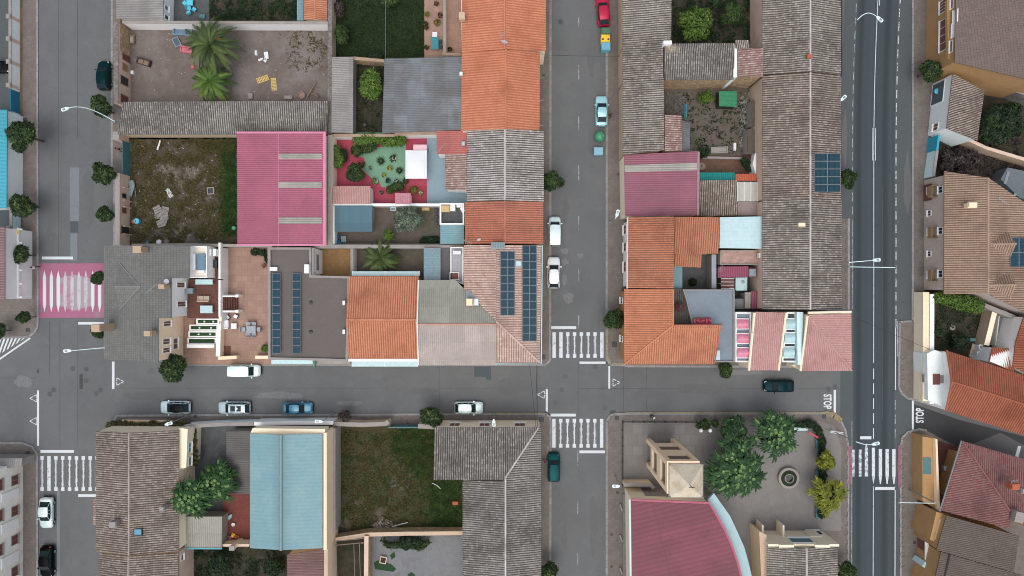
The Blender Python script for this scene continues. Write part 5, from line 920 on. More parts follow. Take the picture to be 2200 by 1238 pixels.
# church with fan-shaped magenta roof
hc = 6.0; arc = [(1521, 1078), (1540, 1108), (1556, 1138), (1571, 1172), (1583, 1208), (1592, 1245), (1602, 1300), (1610, 1380)]
out = [(1356, 1073, hc), (1521, 1078, hc)]+[(x, y, hc) for x, y in arc[1:]]+[(1360, 1380, hc)]
c = W(1450, 1180, 0); t = thing('church', 'church with a fan-shaped wine-magenta sheet roof and curved cyan eave', 'church', (c.x, c.y, 0))
P = [W(*p) for p in out]; m = MB(); m.prism(inset(P, .1), 0, hc-.05); m.obj('wall', W_CREAM, t); EDG[t.name] = []
m = MB(); R2 = [Vector((p.x, p.y, hc+.1+.03*(p.x-P[0].x))) for p in P]; tiled(m, R2, (-1, .26), .62, .05); m.obj('roof', R_MAG2, t)
wd_ = [0, 5, 9, 12, 15, 18, 20, 22]; m = MB(); O = []; 
band = [(1534, 1060)]+[(1548, 1080), (1568, 1108), (1583, 1140), (1599, 1176), (1609, 1212), (1617, 1246), (1628, 1300), (1636, 1380)]
inn = [(1521, 1074)]+arc
for k in range(len(band)-1):
    a0, a1 = W(*inn[k], hc-.5), W(*inn[k+1], hc-.5); b0_, b1_ = W(*band[k], hc-.5), W(*band[k+1], hc-.5); m.prism([a0, a1, b1_, b0_], hc-.9, hc-.45)
m.obj('eave', plaster('cyan_concrete', C(168, 196, 200), .25), t)
m = MB(); m.prism([W(1356, 1066, 4), W(1536, 1066, 4), W(1520, 1080, 4), W(1356, 1080, 4)], 0, 4.0); m.obj('link_wing', W_CONC, t)
m = MB(); q = [(p.x, p.y) for p in P[:2]]; m.tube([P[0]+Vector((0, 0, .2)), P[1]+Vector((0, 0, .5))]+[P[k]+Vector((0, 0, .12+.03*(P[k].x-P[0].x))) for k in range(2, 9)], .16, 5); m.obj('flashing', plain('rose_flash', C(184, 104, 124)), t); m = MB(); m.tube([P[0]+Vector((-.2, 0, 0)), P[-1]+Vector((-.2, 0, 0))], .12, 5); m.obj('gutter', MC['lamp_white'], t)
wall('low cream wall between the bell tower and the street railing', [(1341, 1042), (1398, 1042), (1405, 1050)], 2.2, .4, W_PEACH, W_GREYP)
m = MB(); m.prism([W(1338, 1060, 0), W(1356, 1060, 0), W(1358, 1400, 0), W(1338, 1400, 0)], 0, .35); struct('pavement', m, S_CONC)
t = thing('buttress', 'row of low concrete buttresses along the church wall by the street', 'wall', W(1335, 1160, 0))
for y in (1092, 1158, 1228): m = MB(); m.tube([W(1332, y-8, .5), W(1337, y+6, .5)], .12, 6); m.obj('buttress_block', W_GREYP, t)
# civic house lower right of plaza
he, hr = 5.0, 6.0
t = gableV('grey tiled house with cream stepped front facing the plaza', 1648, 1172, 1800, 1330, 1733, he, hr, W_CREAM, T_GREY, wav=.06, amp=.07, rcmat=T_LIGHT)
m = MB(); a = W(1633, 1140, 3.2); fy = W(0, 1172, 5).y; x_0, x_1 = W(1648, 0, 5).x, W(1800, 0, 5).x
m.box(((x_0+x_1)/2, fy+.15, 2.7), (x_1-x_0, .3, 5.4)); m.box((x_0+2.4, fy+.15, 5.45), (2, .36, .5)); m.box((x_1-2.4, fy+.15, 5.45), (2, .36, .5)); m.obj('front_wall', W_CREAM, t)
for c_, d_ in (((x_0+.3, fy+1.1, 1.3), (.25, 1.6, 2.6)), ((x_0+3.2, fy+1.1, 1.3), (.25, 1.6, 2.6)), ((x_1-2, fy+.42, 1.8), (1.6, .2, 2.2))): m = MB(); m.box(c_, d_); m.obj('porch_wall', W_CREAM, t)
EDG[t.name] = [(Vector((x_0, fy+.3)), Vector((x_1, fy+.3)))]; window(t, 0, 1698, 1157, 1745, 1167, MC['teal_metal'], bars=0); window(t, 0, 1738, 1141, 1765, 1150, MC['window_glass'], bars=0)
t = mono('narrow tan side building left of the plaza house', [(1631, 1142), (1647, 1150), (1650, 1300), (1638, 1300)], [4.2, 4.2, 4.2, 4.2], (1, 0), W_PEACH, W_BEIGE, pitch=2, amp=.01, name='annex', cat='annex')

# ---- far east side of the main road
t = house('ochre apartment building with brown slates at the upper right', [([(2055, -60, 7.0), (2193, -60, 8.6), (2183, 165, 8.6), (2051, 134, 7.0)], (-1, .1)), ([(2193, -60, 8.6), (2320, -60, 7.0), (2300, 194, 7.0), (2183, 165, 8.6)], (1, -.1))], [(2055, -60, 7.0), (2193, -60, 8.6), (2320, -60, 7), (2300, 194, 7), (2183, 165, 8.6), (2051, 134, 7.0)], W_OCHRE, R_BRSL, pitch=.33, amp=.015, ov=.25, name='apartment_house')
ei = 5
for y0, y1, x0, x1 in ((-8, 18, 2046, 2055), (22, 48, 2052, 2064), (50, 78, 2049, 2062), (88, 112, 2044, 2053)): window(t, ei, x0-2, y0, x1-6, y1, MC['shutter_brown'] if y0 not in (22, 50) else MC['box_white'], bars=0)
for y0, y1 in ((0, 26), (42, 108)): window(t, ei, 2020, y0, 2036, y1, MC['shutter_brown'], MC['box_white'], bars=3)
m = MB(); s = EDG[t.name][ei]; a, b = ray_wall(2040, 10, s), ray_wall(2040, 120, s); m.box((a+b)/2+Vector((-.15, 0, 0)), (.5, abs(a.y-b.y)+1, .5), .02); m.obj('cornice', W_OCHRE, t)
t = house('small white-fronted house with wavy brown-grey tiles below the ochre building', [([(2047, 158, 4.6), (2115, 196, 5.4), (2100, 302, 5.4), (2034, 276, 4.6)], (-1, .3))], [(2047, 154, 4.6), (2115, 196, 5.4), (2100, 302, 5.4), (2034, 276, 4.6)], W_PCYAN, T_GREYW, wav=.1, amp=.07, ov=.15)
window(t, 3, 2003, 178, 2028, 222, plain('slate_board', C(86, 100, 104), .7), bars=0, name='door'); window(t, 3, 2006, 266, 2016, 280, MC['shutter_brown'])
m = MB(); s = EDG[t.name][3]; p = ray_wall(2016, 196, s); m.lathe(p+Vector((-.15, .0, 0)), [(.32, -.05), (.4, 0), (.2, .06)], 12); m.obj('emblem', MC['cyan_plastic'], t)
wall('turquoise painted section of the street wall below the small white-fronted house', [(2018, 290), (2014, 322)], 2.4, .3, plaster('turq_paint', C(60, 160, 184), .2), None); wall('pale cyan section of the street wall beside the dark overgrown lot', [(2014, 323), (2006, 378)], 2.2, .3, W_CYAN, W_CONC)
wall('beige rendered wall behind the overgrown courtyard at the right edge', [(2034, 280), (2085, 302), (2120, 318), (2260, 360)], 2.4, .35, W_BEIGE, W_PINKP)
t = wall('long rubble courtyard wall below the ochre building', [(2060, 150), (2115, 170), (2300, 236)], 3.0, .4, W_STONEG, W_GREYP)
he, hr = 5.2, 7.0
t = house('two-storey stone house with sand coloured tiles, balconies and two small dormers', [([(2029, 368, he), (2123, 382, hr), (2123, 632, hr), (2028, 632, he)], (-1, 0)), ([(2123, 382, hr), (2240, 462, 5.4), (2240, 690, 5.4), (2123, 632, hr)], (1, 0))], [(2029, 368, he), (2123, 382, hr), (2240, 462, 5.4), (2240, 690, 5.4), (2123, 632, hr), (2028, 628, he)], W_ASHLAR, T_SAND, pitch=.3, amp=.07, ov=.35, ridge=[((2123, 382, hr), (2123, 632, hr))], rcmat=T_SAND)
chimney(t, 2083, 442, 6.9, 1.0, .6, .8, W_PEACH); antenna(t, 2155, 432, 7.6, 1.4, -.6)
for y0, y1, bx in ((400, 423, 1), (450, 470, 0), (488, 511, 1), (537, 557, 0), (580, 604, 1)):
    window(t, 5, 1994, y0+3, 2001, y1-6, MC['window_glass'], bars=1)
    if bx:
        window(t, 5, 2017, y0+1, 2026, y1-8, MC['window_glass'], bars=1); p = ray_wall(2012, (y0+y1)/2, EDG[t.name][5]); m = MB(); m.box(p+Vector((-.45, 0, -.5)), (.9, 1.6, .12)); m.box(p+Vector((-.88, 0, -.05)), (.05, 1.6, .9)); [m.box(p+Vector((-.45, s*.78, -.05)), (.85, .05, .9)) for s in (-1, 1)]; m.obj('balcony', plain('balcony_tan', C(146, 122, 96), .7), t)
m = MB(); p = ray_wall(1990, 415, EDG[t.name][5]); m.box(p+Vector((-.05, 0, .2)), (.15, 2.3, 2.4)); m.obj('garage_door', MC['shutter_brown'], t)
for cy in (525, 613):
    m = MB(); a = W(2124, cy, 7.0); tip = W(2170, cy-2, 7.9); n1 = W(2164, cy-27, 6.5); s1 = W(2170, cy+28, 6.4); e1 = W(2184, cy-1, 7.75)
    tiled(m, [a, n1, e1], (0, -1), .3, .05); tiled(m, [a, e1, s1], (0, 1), .3, .05); d = m.obj('dormer_roof', T_SAND, t); m = MB(); m.tube([a+Vector((0, 0, .04)), e1+Vector((0, 0, .04))], .11, 5); m.obj('ridge_cap', T_SAND, d, root=t)
panels(t, 2171, 511, 2225, 574, 3, 2, lambda x, y: 6.95-(x-2123)/117*1.0)
t = thing('scrap_shed', 'dark blue-grey container roof with white lettering-like frame behind the stone house', 'shed', W(2175, 390, 0)); m = MB(); m.prism([W(2150, 385, 2.6), W(2165, 360, 2.6), (W(2260, 380, 2.6)), W(2250, 440, 2.6), W(2190, 425, 2.6)], 0, 2.6); m.obj('body', plain('slate_blue', C(96, 106, 112)), t); m = MB(); m.box(W(2163, 382, 2.66), (.35, 1.8, .06), -.3); m.obj('roof_frame', MC['grey_metal'], t); t['label'] = 'blue-grey flat roofed shed behind the stone house at the right edge'
t = thing('water_tank', 'white round water tank beside the blue-grey shed at the right edge', 'tank', W(2182, 420, 0)); m = MB(); m.lathe(W(2181, 418, .0), [(.7, 0), (.7, 2.8), (.6, 2.95), (.2, 3.0), (.01, 3.02)], 20); m.obj('tank_body', MC['box_white'], t); m = MB(); m.lathe(W(2181, 418, 3.0), [(.2, 0), (.2, .08), (.01, .1)], 12); m.obj('lid', MC['grey_metal'], t)
# white walled property
wall('cream capped front wall south of the stone house', [(1990, 628), (1989, 862)], 2.4, .75, W_CREAM, W_PEACH)
t = wall('white inner wall parallel to the cream front wall', [(2003, 632), (2002, 868)], 2.6, .5, W_PCYAN, W_WHITE); 
t = thing('porch', 'white porch house with a small grey and brown opening by the side road', 'porch', W(2018, 820, 0)); m = MB(); m.prism([W(2008, 752, 3.4), W(2030, 760, 3.4), W(2036, 815, 3.4), W(2032, 876, 3.4), W(1994, 860, 3.4), W(1992, 760, 3.4)], 0, 3.4); m.obj('roof', W_PCYAN, t); m = MB(); m.box(W(2012, 815, 3.42), (1.0, 1.5, .06)); m.obj('brown_opening', MC['shutter_brown'], t); m = MB(); m.box(W(2022, 815, 3.42), (.7, 1.1, .05)); m.box(W(1990, 813, 2.6), (.9, 1.0, .5)); m.obj('grey_hatch', W_GREYP, t)
he, hr = 4.6, 6.2
t = house('large red-orange tiled house at the corner of the dark side road', [([(2035, 754, he), (2045, 820, hr), (2300, 900, hr), (2300, 838, he)], (.25, -1)), ([(2045, 820, hr), (2033, 882, he), (2300, 968, he), (2300, 900, hr)], (-.25, 1))], [(2035, 754, he), (2300, 838, he), (2300, 968, he), (2033, 882, he), (2040, 820, he)], W_WHITE, T_RED, pitch=.32, amp=.06, ridge=[((2045, 820, hr), (2300, 900, hr))])
m = MB(); m.tube([W(2034, 753, 4.75), W(2045, 820, 6.35), W(2032, 883, 4.75)], .14, 5); m.obj('verge_tiles', T_RED, t); t2 = mono('small red tiled back wing above the large red-orange house', [(2133, 746), (2180, 750), (2180, 800), (2125, 778)], [3.6, 3.6, 4.4, 4.4], (0, -1), W_WHITE, T_RED, pitch=.32, amp=.05, name='annex', cat='annex')
t = mono('red-brown tiled roof at the right edge, north of the large red-orange house', [(2182, 735), (2200, 680), (2300, 690), (2290, 850), (2176, 788)], [4.8, 5, 6, 6, 4.8], (-1, 0), W_WHITE, T_RED, pitch=.32, amp=.06)
wall('beige wall with round posts between the garden and the white patio', [(2138, 668), (2120, 742)], 2.3, .6, W_BEIGE, W_CREAM); wall('grey ivy-covered wall between the stone house and the sunken garden', [(2030, 634), (2100, 650), (2180, 682), (2260, 706)], 3.0, .5, W_GREYP, W_CONC)
flat('pale patio cluttered with white boxes at the right edge', [(2146, 665), (2196, 676), (2180, 745), (2136, 742)], 1.0, W_WHITE, S_CONC, .2, .12, name='roof_terrace', cat='terrace')
# south of side road
wall('ochre street wall with a teal gate south of the dark side road', [(1985, 945), (1988, 975)], 2.2, .5, W_OCHRE, W_PEACH)
t = thing('porch', 'ochre fronted entrance strip with a teal door by the tile roofed house', 'porch', W(1995, 1020, 0)); m = MB(); m.prism([W(1982, 938, 2.6), W(2010, 943, 2.6), (W(2012, 1096, 2.6)), W(1996, 1085, 2.6), W(1982, 1075, 2.6)], 0, 2.6); m.obj('wall', W_OCHRE, t); m = MB(); m.prism([W(2010, 943, 3.2), W(2014, 944, 3.2), W(2020, 1098, 3.2), W(2014, 1096, 3.2)], 0, 3.2); m.obj('cornice', W_PEACH, t); m = MB(); m.box(W(1992, 1001, 2.62), (1.1, 2.3, .06)); m.obj('teal_door', MC['teal_metal'], t)
he, hr = 5.0, 7.2
t = house('large house with faded red and grey hipped tiles at the lower right', [([(2068, 948, he), (2270, 1005, he), (2260, 1180, hr), (2170, 1098, hr)], (.25, -1)), ([(2068, 948, he), (2170, 1098, hr), (2168, 1136, hr), (2022, 1098, he)], (-1, .25))], [(2068, 948, he), (2270, 1005, he), (2260, 1200, he), (2168, 1136, he), (2022, 1098, he)], W_OCHRE, T_WINE, pitch=.3, amp=.06, ov=1.8, ridge=[((2068, 948, he+.05), (2170, 1098, hr))])
chimney(t, 2173, 1043, 7.6, .9, .7, 1.0, MC['terracotta_clay']); chimney(t, 2191, 1052, 7.8, .6, .6, 1.2, W_GREYP); antenna(t, 2180, 1035, 8.2, 1, .3); m = MB(); m.tube([W(2066, 947, 5.0), W(2019, 1099, 5.0)], .1, 5); m.obj('gutter', MC['grey_metal'], t)
m = MB(); m.box(W(2182, 1108, 7.2), (1.2, 1.4, 1.6), -.25); m.obj('chimney_block', W_GREYP, t)
t = mono('ochre house with a dark brown tiled roof, lower right', [(2034, 1108), (2190, 1152), (2178, 1230), (2012, 1182)], [5.6, 6.4, 6.4, 5.6], (-1, .25), W_OCHRE, T_DBROWN, pitch=.28, amp=.04)
m = MB(); m.prism([W(2012, 1100, 4.6), W(2034, 1106, 4.6), W(2016, 1170, 4.6), W(1998, 1160, 4.6)], 0, 4.6); m.obj('balcony', W_OCHRE, t); m = MB(); m.box(W(2017, 1138, 4.63), (.5, 3.0, .05), -.25); m.obj('balcony_opening', W_BEIGE, t)
t = mono('dark brown tiled roof split by a black joint in the lower right corner', [(2022, 1186), (2195, 1236), (2180, 1330), (2000, 1280)], [5.2, 6.2, 6.2, 5.2], (-1, .25), W_OCHRE, T_DBROWN, pitch=.28, amp=.04); m = MB(); m.tube([W(2041, 1192, 5.45), W(2028, 1250, 5.45)], .1, 4); m.obj('joint', MC['dark_metal'], t)
t = thing('porch', 'white and brown balcony strip with lattice rails at the lower right', 'balcony', W(1990, 1160, 0)); m = MB(); m.prism([W(1981, 1112, 1.6), W(2003, 1118, 1.6), W(2004, 1212, 1.6), W(1986, 1205, 1.6)], 0, 1.6); m.obj('floor', MC['shutter_brown'], t); m = MB(); m.box(W(1991, 1160, 2.3), (.5, 5.8, .12)); m.box(W(2008, 1198, 3.0), (.35, 2.8, .12), -.2); m.obj('lattice_rail', MC['box_white'], t)
t = wall('pale cyan wall at the bottom edge right of the main road', [(1985, 1212), (2006, 1226), (2010, 1300)], 2.6, .8, W_CYAN, None)
# ================================================================ trees and plants
def leafcloud(m, lobes, n, ls, flat_=.9, seed=1, shell=.55, droop=0):
    rr = random.Random(seed); tot = sum(l[3]**2 for l in lobes)
    for cx_, cy_, cz_, rad in lobes:
        k = int(n*rad*rad/tot)
        for _ in range(k):
            z = rr.uniform(-.35, 1); a = rr.uniform(0, 2*math.pi); s = math.sqrt(max(0, 1-z*z)); d = Vector((s*math.cos(a), s*math.sin(a), z*flat_))
            lump = 1+.2*noise.noise(d*2.6+Vector((seed, cx_, cy_)))+.1*noise.noise(d*6+Vector((cx_, seed, 0))); r = rad*lump*(shell+(1-shell)*rr.random()**.5)
            c = Vector((cx_, cy_, cz_))+d*r; nn = (d+Vector((rr.gauss(0, .5), rr.gauss(0, .5), rr.gauss(.3, .4)))).normalized()
            t2 = nn.cross(d+Vector((rr.gauss(0, .35), rr.gauss(0, .35), rr.gauss(0, .3)))).normalized(); t1 = nn.cross(t2); t1 = t1 if t1.dot(d) > 0 else -t1; L = ls*rr.uniform(.7, 1.5)
            m.face([c-t1*L, c-t2*L*.45, c+t1*L*1.3-Vector((0, 0, droop*L)), c+t2*L*.45])
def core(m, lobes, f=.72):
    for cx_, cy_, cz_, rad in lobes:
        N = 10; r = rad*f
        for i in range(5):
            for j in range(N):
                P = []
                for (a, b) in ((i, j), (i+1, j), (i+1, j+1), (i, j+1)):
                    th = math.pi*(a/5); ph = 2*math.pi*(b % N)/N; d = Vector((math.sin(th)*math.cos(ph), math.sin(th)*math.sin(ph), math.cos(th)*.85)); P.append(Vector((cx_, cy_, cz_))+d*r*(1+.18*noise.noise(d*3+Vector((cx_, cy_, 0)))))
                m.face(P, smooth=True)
def branches(m, h, lobes, r=.14, base=0):
    m.tube([(0, 0, base), (.05, .03, h*.4), (0, 0, h*.75)], r, 7, r*.7)
    for l in lobes[:7]: m.tube([(0, 0, h*.6), (l[0]*.5, l[1]*.5, (h*.6+l[2])/2+.2), (l[0], l[1], l[2])], r*.5, 5, r*.2)
def make_tree(label, kind, lobes, n, ls, h, lm, seed, loc, group=None, trunk=.14, name=None, droop=0, cf=.7, shell=.6):
    t = thing(name or 'street_tree', label, kind, loc, group)
    m = MB(); m.world = False; branches(m, h, lobes, trunk); m.obj('trunk', BARK, t)
    m = MB(); m.world = False; leafcloud(m, lobes, n, ls, seed=seed, shell=shell, droop=droop); cr = m.obj('crown', lm, t)
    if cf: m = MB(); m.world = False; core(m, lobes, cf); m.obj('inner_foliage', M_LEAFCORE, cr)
    return t
def at(x, y, h): p = W(x, y, h); return Vector((p.x, p.y, 0))
def lob(seed, R_, h, n=6):
    rr = random.Random(seed); L = [(0, 0, h, R_*.72)]
    for k in range(n): a = k*2*math.pi/n+rr.uniform(-.4, .4); d = R_*rr.uniform(.36, .7); L.append((d*math.cos(a), d*math.sin(a), h+rr.uniform(-.35, .2), R_*rr.uniform(.3, .5)))
    return L
ST = [make_tree('x', 'tree', lob(s, 1.0*1.6, 3.2), 2300, .17, 3.2, L_STREET, s, (0, 0, -50), 'round street trees', cf=.62) for s in (11, 12, 13)]
spots = [(50, 291, 31, 'round tree on the left pavement beside the turquoise roof, the northern one'), (48, 440, 25, 'round tree on the left pavement at the south end of the turquoise roof'), (47, 547, 21, 'round tree on the left pavement in front of the white balcony'), (53, 682, 13, 'small round shrub-like tree on the corner above the hatched marking'), (-2, 712, 18, 'tree cut by the left picture edge above the hatched marking'),
         (218, 232, 23, 'round tree beside the street lamp at the west end of the long barn'), (224, 374, 23, 'round tree at the corner of the teal double gate'), (227, 462, 18, 'smaller round tree by the pinkish street wall'), (211, 597, 15, 'tree beside the pink crossing, half under the slate roof'), (213, 713, 14, 'tree under the west eave of the slate villa'), (372, 792, 29, 'large round tree at the south corner of the slate villa'),
         (926, 893, 24, 'round green tree on the pavement near the parked white hatchback'), (1186, 390, 22, 'tree on the pavement beside the pale grey tiled house'), (1317, 686, 22, 'tree at the ochre corner house near the zebra crossing'), (1559, 793, 17, 'small tree in front of the blue-grey terrace'), (1819, 384, 20, 'bright round tree next to the solar panels of the long house'), (1998, 152, 23, 'dark round tree on the pavement by the ochre apartment building'),
         (1180, 1226, 20, 'tree at the bottom edge beside the southern street'), (1818, 1228, 21, 'dark tree at the bottom edge beside the main road')]
for i, (x, y, r, lab) in enumerate(spots):
    s = r/15*.965/1.47; z0 = .12; t0 = ST[i % 3]; loc = at(x, y, 3.0*max(.8, s)); loc.z = z0
    if i < 3: o = t0; o.location = loc; o.rotation_euler = (0, 0, i*2.1); o.scale = (s, s, max(.8, s)); o['label'] = lab
    else: o = dup(t0, loc, i*1.7, (s, s, max(.8, s)), lab, 'round street trees')
t = make_tree('brownish bare-looking young tree on the pavement by the beige street wall', 'tree', lob(31, 1.0, 2.6), 500, .14, 2.6, L_PURP, 31, at(741, 893, 2.6)+Vector((0, 0, .12)), None, .08, cf=.45)
# garden and park trees
L_TIP = leaf('bright_tips', C(112, 142, 84), C(146, 170, 108)); L_BIG2 = leaf('fresh_leaves', C(38, 72, 36), C(58, 98, 48), C(96, 136, 72))
def spiky(label, x, y, r, h, lm, seed, n, name='park_tree', cf=.34, tipm=None):
    R_ = r/15*(98-h)/98; rr = random.Random(seed); t = thing(name, label, 'tree', at(x, y, h)+Vector((0, 0, .15))); m = MB(); m.world = False; tips = []
    for k in range(n):
        a = k*2.39996+rr.uniform(-.3, .3); q = math.sqrt((k+.6)/n); d = R_*q*rr.uniform(.62, .86)*(1+.16*math.sin(a*3+seed)); tips.append(Vector((d*math.cos(a), d*math.sin(a), h+.9*(1-q*q)+rr.uniform(-.3, .3)-.5*q)))
    m.tube([(0, 0, 0), (.05, .03, h*.4), (0, 0, h*.7)], .18, 7, .12)
    for p in tips[::3]: m.tube([(0, 0, h*.62), (p.x*.45, p.y*.45, h*.8), p], .06, 4, .02)
    m.obj('trunk', BARK, t); m = MB(); m.world = False; tp = MB(); tp.world = False
    for p in tips:
        out = Vector((p.x, p.y, 0)); out = out.normalized() if out.length > .1 else Vector((1, 0, 0)); n2 = 11
        for i in range(n2):
            a = i*2*math.pi/n2+rr.uniform(-.2, .2); d = (Vector((math.cos(a), math.sin(a), 0))+out*.75); L = R_*.33*rr.uniform(.6, 1.2)*(.55+.45*max(0, d.normalized().dot(out))+.2); d.normalize(); pts = [p+d*L*s+Vector((0, 0, .28*L*math.sin(s*2.2)-.55*L*s*s)) for s in (0, .25, .5, .75, 1)]
            sd = Vector((-d.y, d.x, 0)); ww = [.02, .08, .1, .07, .005]; V = []
            for q in range(5): V.append((pts[q]+sd*L*ww[q]-Vector((0, 0, L*ww[q]*.5)), pts[q], pts[q]-sd*L*ww[q]-Vector((0, 0, L*ww[q]*.5))))
            i0 = len(m.v); m.v += [v for tr in V for v in tr]
            for q in range(4):
                for e in (0, 1): m.f.append((i0+q*3+e, i0+q*3+e+1, i0+q*3+e+4, i0+q*3+e+3)); m.uv.append(None); m.sm.append(False)
        for i in range(9): a = i*.7; tp.face([p+Vector((0, 0, .3)), p+Vector((.26*math.cos(a), .26*math.sin(a), .34)), p+Vector((.2*math.cos(a+.6), .2*math.sin(a+.6), .26))])
    m2 = MB(); m2.world = False; rr2 = random.Random(seed+5)
    nf = len(m.f); [m.face([tp.v[i] for i in f]) for f in tp.f]; cr = m.obj('crown', lm, t); cr.data.materials.append(tipm or L_TIP)
    for p_ in cr.data.polygons[nf:]: p_.material_index = 1
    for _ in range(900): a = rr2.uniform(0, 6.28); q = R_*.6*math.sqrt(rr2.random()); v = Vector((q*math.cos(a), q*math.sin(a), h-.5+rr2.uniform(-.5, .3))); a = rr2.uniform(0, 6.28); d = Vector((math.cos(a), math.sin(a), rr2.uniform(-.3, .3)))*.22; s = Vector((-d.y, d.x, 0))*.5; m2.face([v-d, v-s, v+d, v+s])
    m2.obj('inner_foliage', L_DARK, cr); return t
def big(label, x, y, r, h, lm, seed, n=6000, ls=.2, ex=1.0, ey=1.0, name='garden_tree', cf=.68, nl=8, group=None, shell=.6, droop=.2, cat='tree'):
    R_ = r/15*(98-h)/98; rr = random.Random(seed); L = [(0, 0, h, R_*.6)]
    for k in range(nl): a = k*2*math.pi/nl+rr.uniform(-.35, .35); d = R_*rr.uniform(.45, .68); L.append((d*math.cos(a)*ex, d*math.sin(a)*ey, h+rr.uniform(-.6, .3), R_*rr.uniform(.28, .42)))
    return make_tree(label, cat, L, n, ls, h, lm, seed, at(x, y, h)+Vector((0, 0, .15)), group, .16, name, droop, cf, shell)
spiky('large plaza tree with long drooping leaf sprays, south-west of the fountain', 1580, 1008, 66, 5, L_BIG, 41, 52); spiky('plaza tree with leaf sprays north of the fountain', 1664, 932, 56, 5, L_BIG, 42, 42)
big('smaller dark plaza tree near the cross street', 1577, 922, 32, 4, L_BIG, 43, 3400, .18, name='park_tree'); spiky('yellow-green plaza tree overhanging the teal benches', 1781, 1066, 42, 3.6, L_YEL, 44, 36, tipm=L_YEL); big('small yellow-green tree between two teal benches', 1777, 991, 22, 3, L_YEL, 45, 1800, .18, name='park_tree')
big('dark bush beside the two globe lamps on the plaza', 1514, 912, 15, 2.2, L_STREET, 46, 900, .16, name='bush', cat='bush'); big('small bright bush behind the globe lamps', 1537, 911, 9, 1.6, L_WEEDG, 47, 400, .14, name='bush', cat='bush')
spiky('large leafy tree in the courtyard beside the grey-brown house', 466, 1036, 46, 4.4, L_BIG2, 48, 50, name='garden_tree'); spiky('leafy tree hanging over the edge of the grey-brown tiled roof', 410, 1070, 46, 5.4, L_BIG2, 49, 50, name='garden_tree')
big('sparse leafy tree in the dark courtyard at the top', 1496, 48, 42, 3.6, L_LIME, 50, 1500, .19, cf=.5, name='garden_tree'); big('green bush tree beside the sparse tree in the dark courtyard', 1572, 28, 24, 3, L_WEEDG, 51, 1300, .2, cf=.6); big('dark shrub tree at the top of the dark courtyard', 1540, -2, 16, 3, L_DARK, 56, 700, .2, cf=.6)
big('lime green tree in the narrow dark yard beside the blue-grey barn', 796, 178, 36, 3.4, L_LIME, 52, 2800, .2, ex=.6, cf=.45); big('pale olive tree in the middle of the concrete garden', 874, 473, 33, 3, L_OLIVE, 53, 3400, .17, cf=.5, shell=.4, name='olive_tree')
big('small round citrus tree in the olive garden', 835, 505, 12, 2.2, L_LIME, 54, 800, .15, name='garden_tree'); big('round pale-leaved tree on the red floor of the coloured garden', 762, 372, 21, 2.4, L_STREET, 55, 1600, .15)
big('dark ivy-like tree in the overgrown lot at the right edge', 2158, 262, 48, 3.4, L_DARK, 57, 5200, .24, ey=1.0, ex=1.1, cf=.7); big('deep green creeper tree behind the wavy tiled house', 2116, 282, 24, 2.8, L_DARK, 58, 1600, .2, ey=1.4); big('dark bush in the sunken garden by the cream wall', 2012, 710, 14, 2, L_DARK, 59, 700, .18, name='bush', cat='bush')
big('bush in the corner of the sunken garden beside the patio', 2062, 735, 20, 1.4, L_DARK, 60, 800, .18, name='bush', cat='bush'); big('tangled brown bush in the dark lot above the stone house', 2065, 345, 34, 1.6, L_PURP, 61, 2200, .2, ex=1.5, cf=.3, name='bush', cat='bush')
big('dark shrub in the south-west garden at the bottom', 470, 1215, 30, 2.0, L_DARK, 62, 1400, .2, name='bush', cat='bush'); big('dark bushes at the bottom left garden near the wine-brown shed', 590, 1222, 22, 1.6, L_DARK, 63, 900, .2, name='bush', cat='bush'); big('dark bush at the wall foot above the white bathtub', 878, 1166, 20, 1.8, L_DARK, 64, 900, .18, ex=1.6, ey=.7, name='bush', cat='bush')
big('dark bush south of the weedy courtyard next to the brown patio', 1512, 328, 13, 1.8, L_DARK, 66, 800, .16, name='bush', cat='bush'); big('spiky yellowish plant beside the green courtyard shed', 1517, 210, 16, 1.6, L_LIME, 67, 700, .18, cf=.3, name='bush', cat='bush')
def dummy(): pass
def hedge(label, pts, r, h, lm, seed, n=1400, ls=.15, name='hedge', cat='hedge'):
    P = [W(x, y, h) for x, y in pts]; c = P[0]; L = []; rr = random.Random(seed)
    for a, b in zip(P, P[1:]):
        k = max(1, int((b-a).length/(r*.8)))
        for i in range(k): q = a+(b-a)*i/k-c; L.append((q.x+rr.uniform(-.1, .1), q.y+rr.uniform(-.1, .1), h-r*.4+rr.uniform(-.1, .1), r*rr.uniform(.8, 1.15)))
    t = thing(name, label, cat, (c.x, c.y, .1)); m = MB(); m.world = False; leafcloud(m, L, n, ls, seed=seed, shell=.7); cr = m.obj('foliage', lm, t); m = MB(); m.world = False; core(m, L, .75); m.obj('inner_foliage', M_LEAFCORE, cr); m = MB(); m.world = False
    for l in L[::3]: m.tube([(l[0], l[1], 0), (l[0], l[1], h*.6)], .05, 4)
    m.obj('stem', BARK, t); return t
hedge('clipped hedge curving along the east side of the plaza', [(1742, 912), (1758, 920), (1767, 945), (1768, 975), (1769, 1010), (1768, 1060), (1768, 1115)], .55, 1.1, L_DARK, 71, 3600); hedge('narrow hedge running west behind the plaza trees', [(1690, 912), (1745, 912)], .45, 1.0, L_DARK, 72, 900)
hedge('tall leafy shrub against the rubble wall of the dark lawn', [(733, 66), (734, 82), (732, 100)], .85, 2.2, L_WEEDG, 73, 1400, .18, 'bush', 'bush'); hedge('dense green ivy hedge draped over the wall of the sunken garden', [(2020, 640), (2060, 648), (2100, 658), (2120, 664)], 1.0, 2.9, L_LIME, 74, 2800, .17)
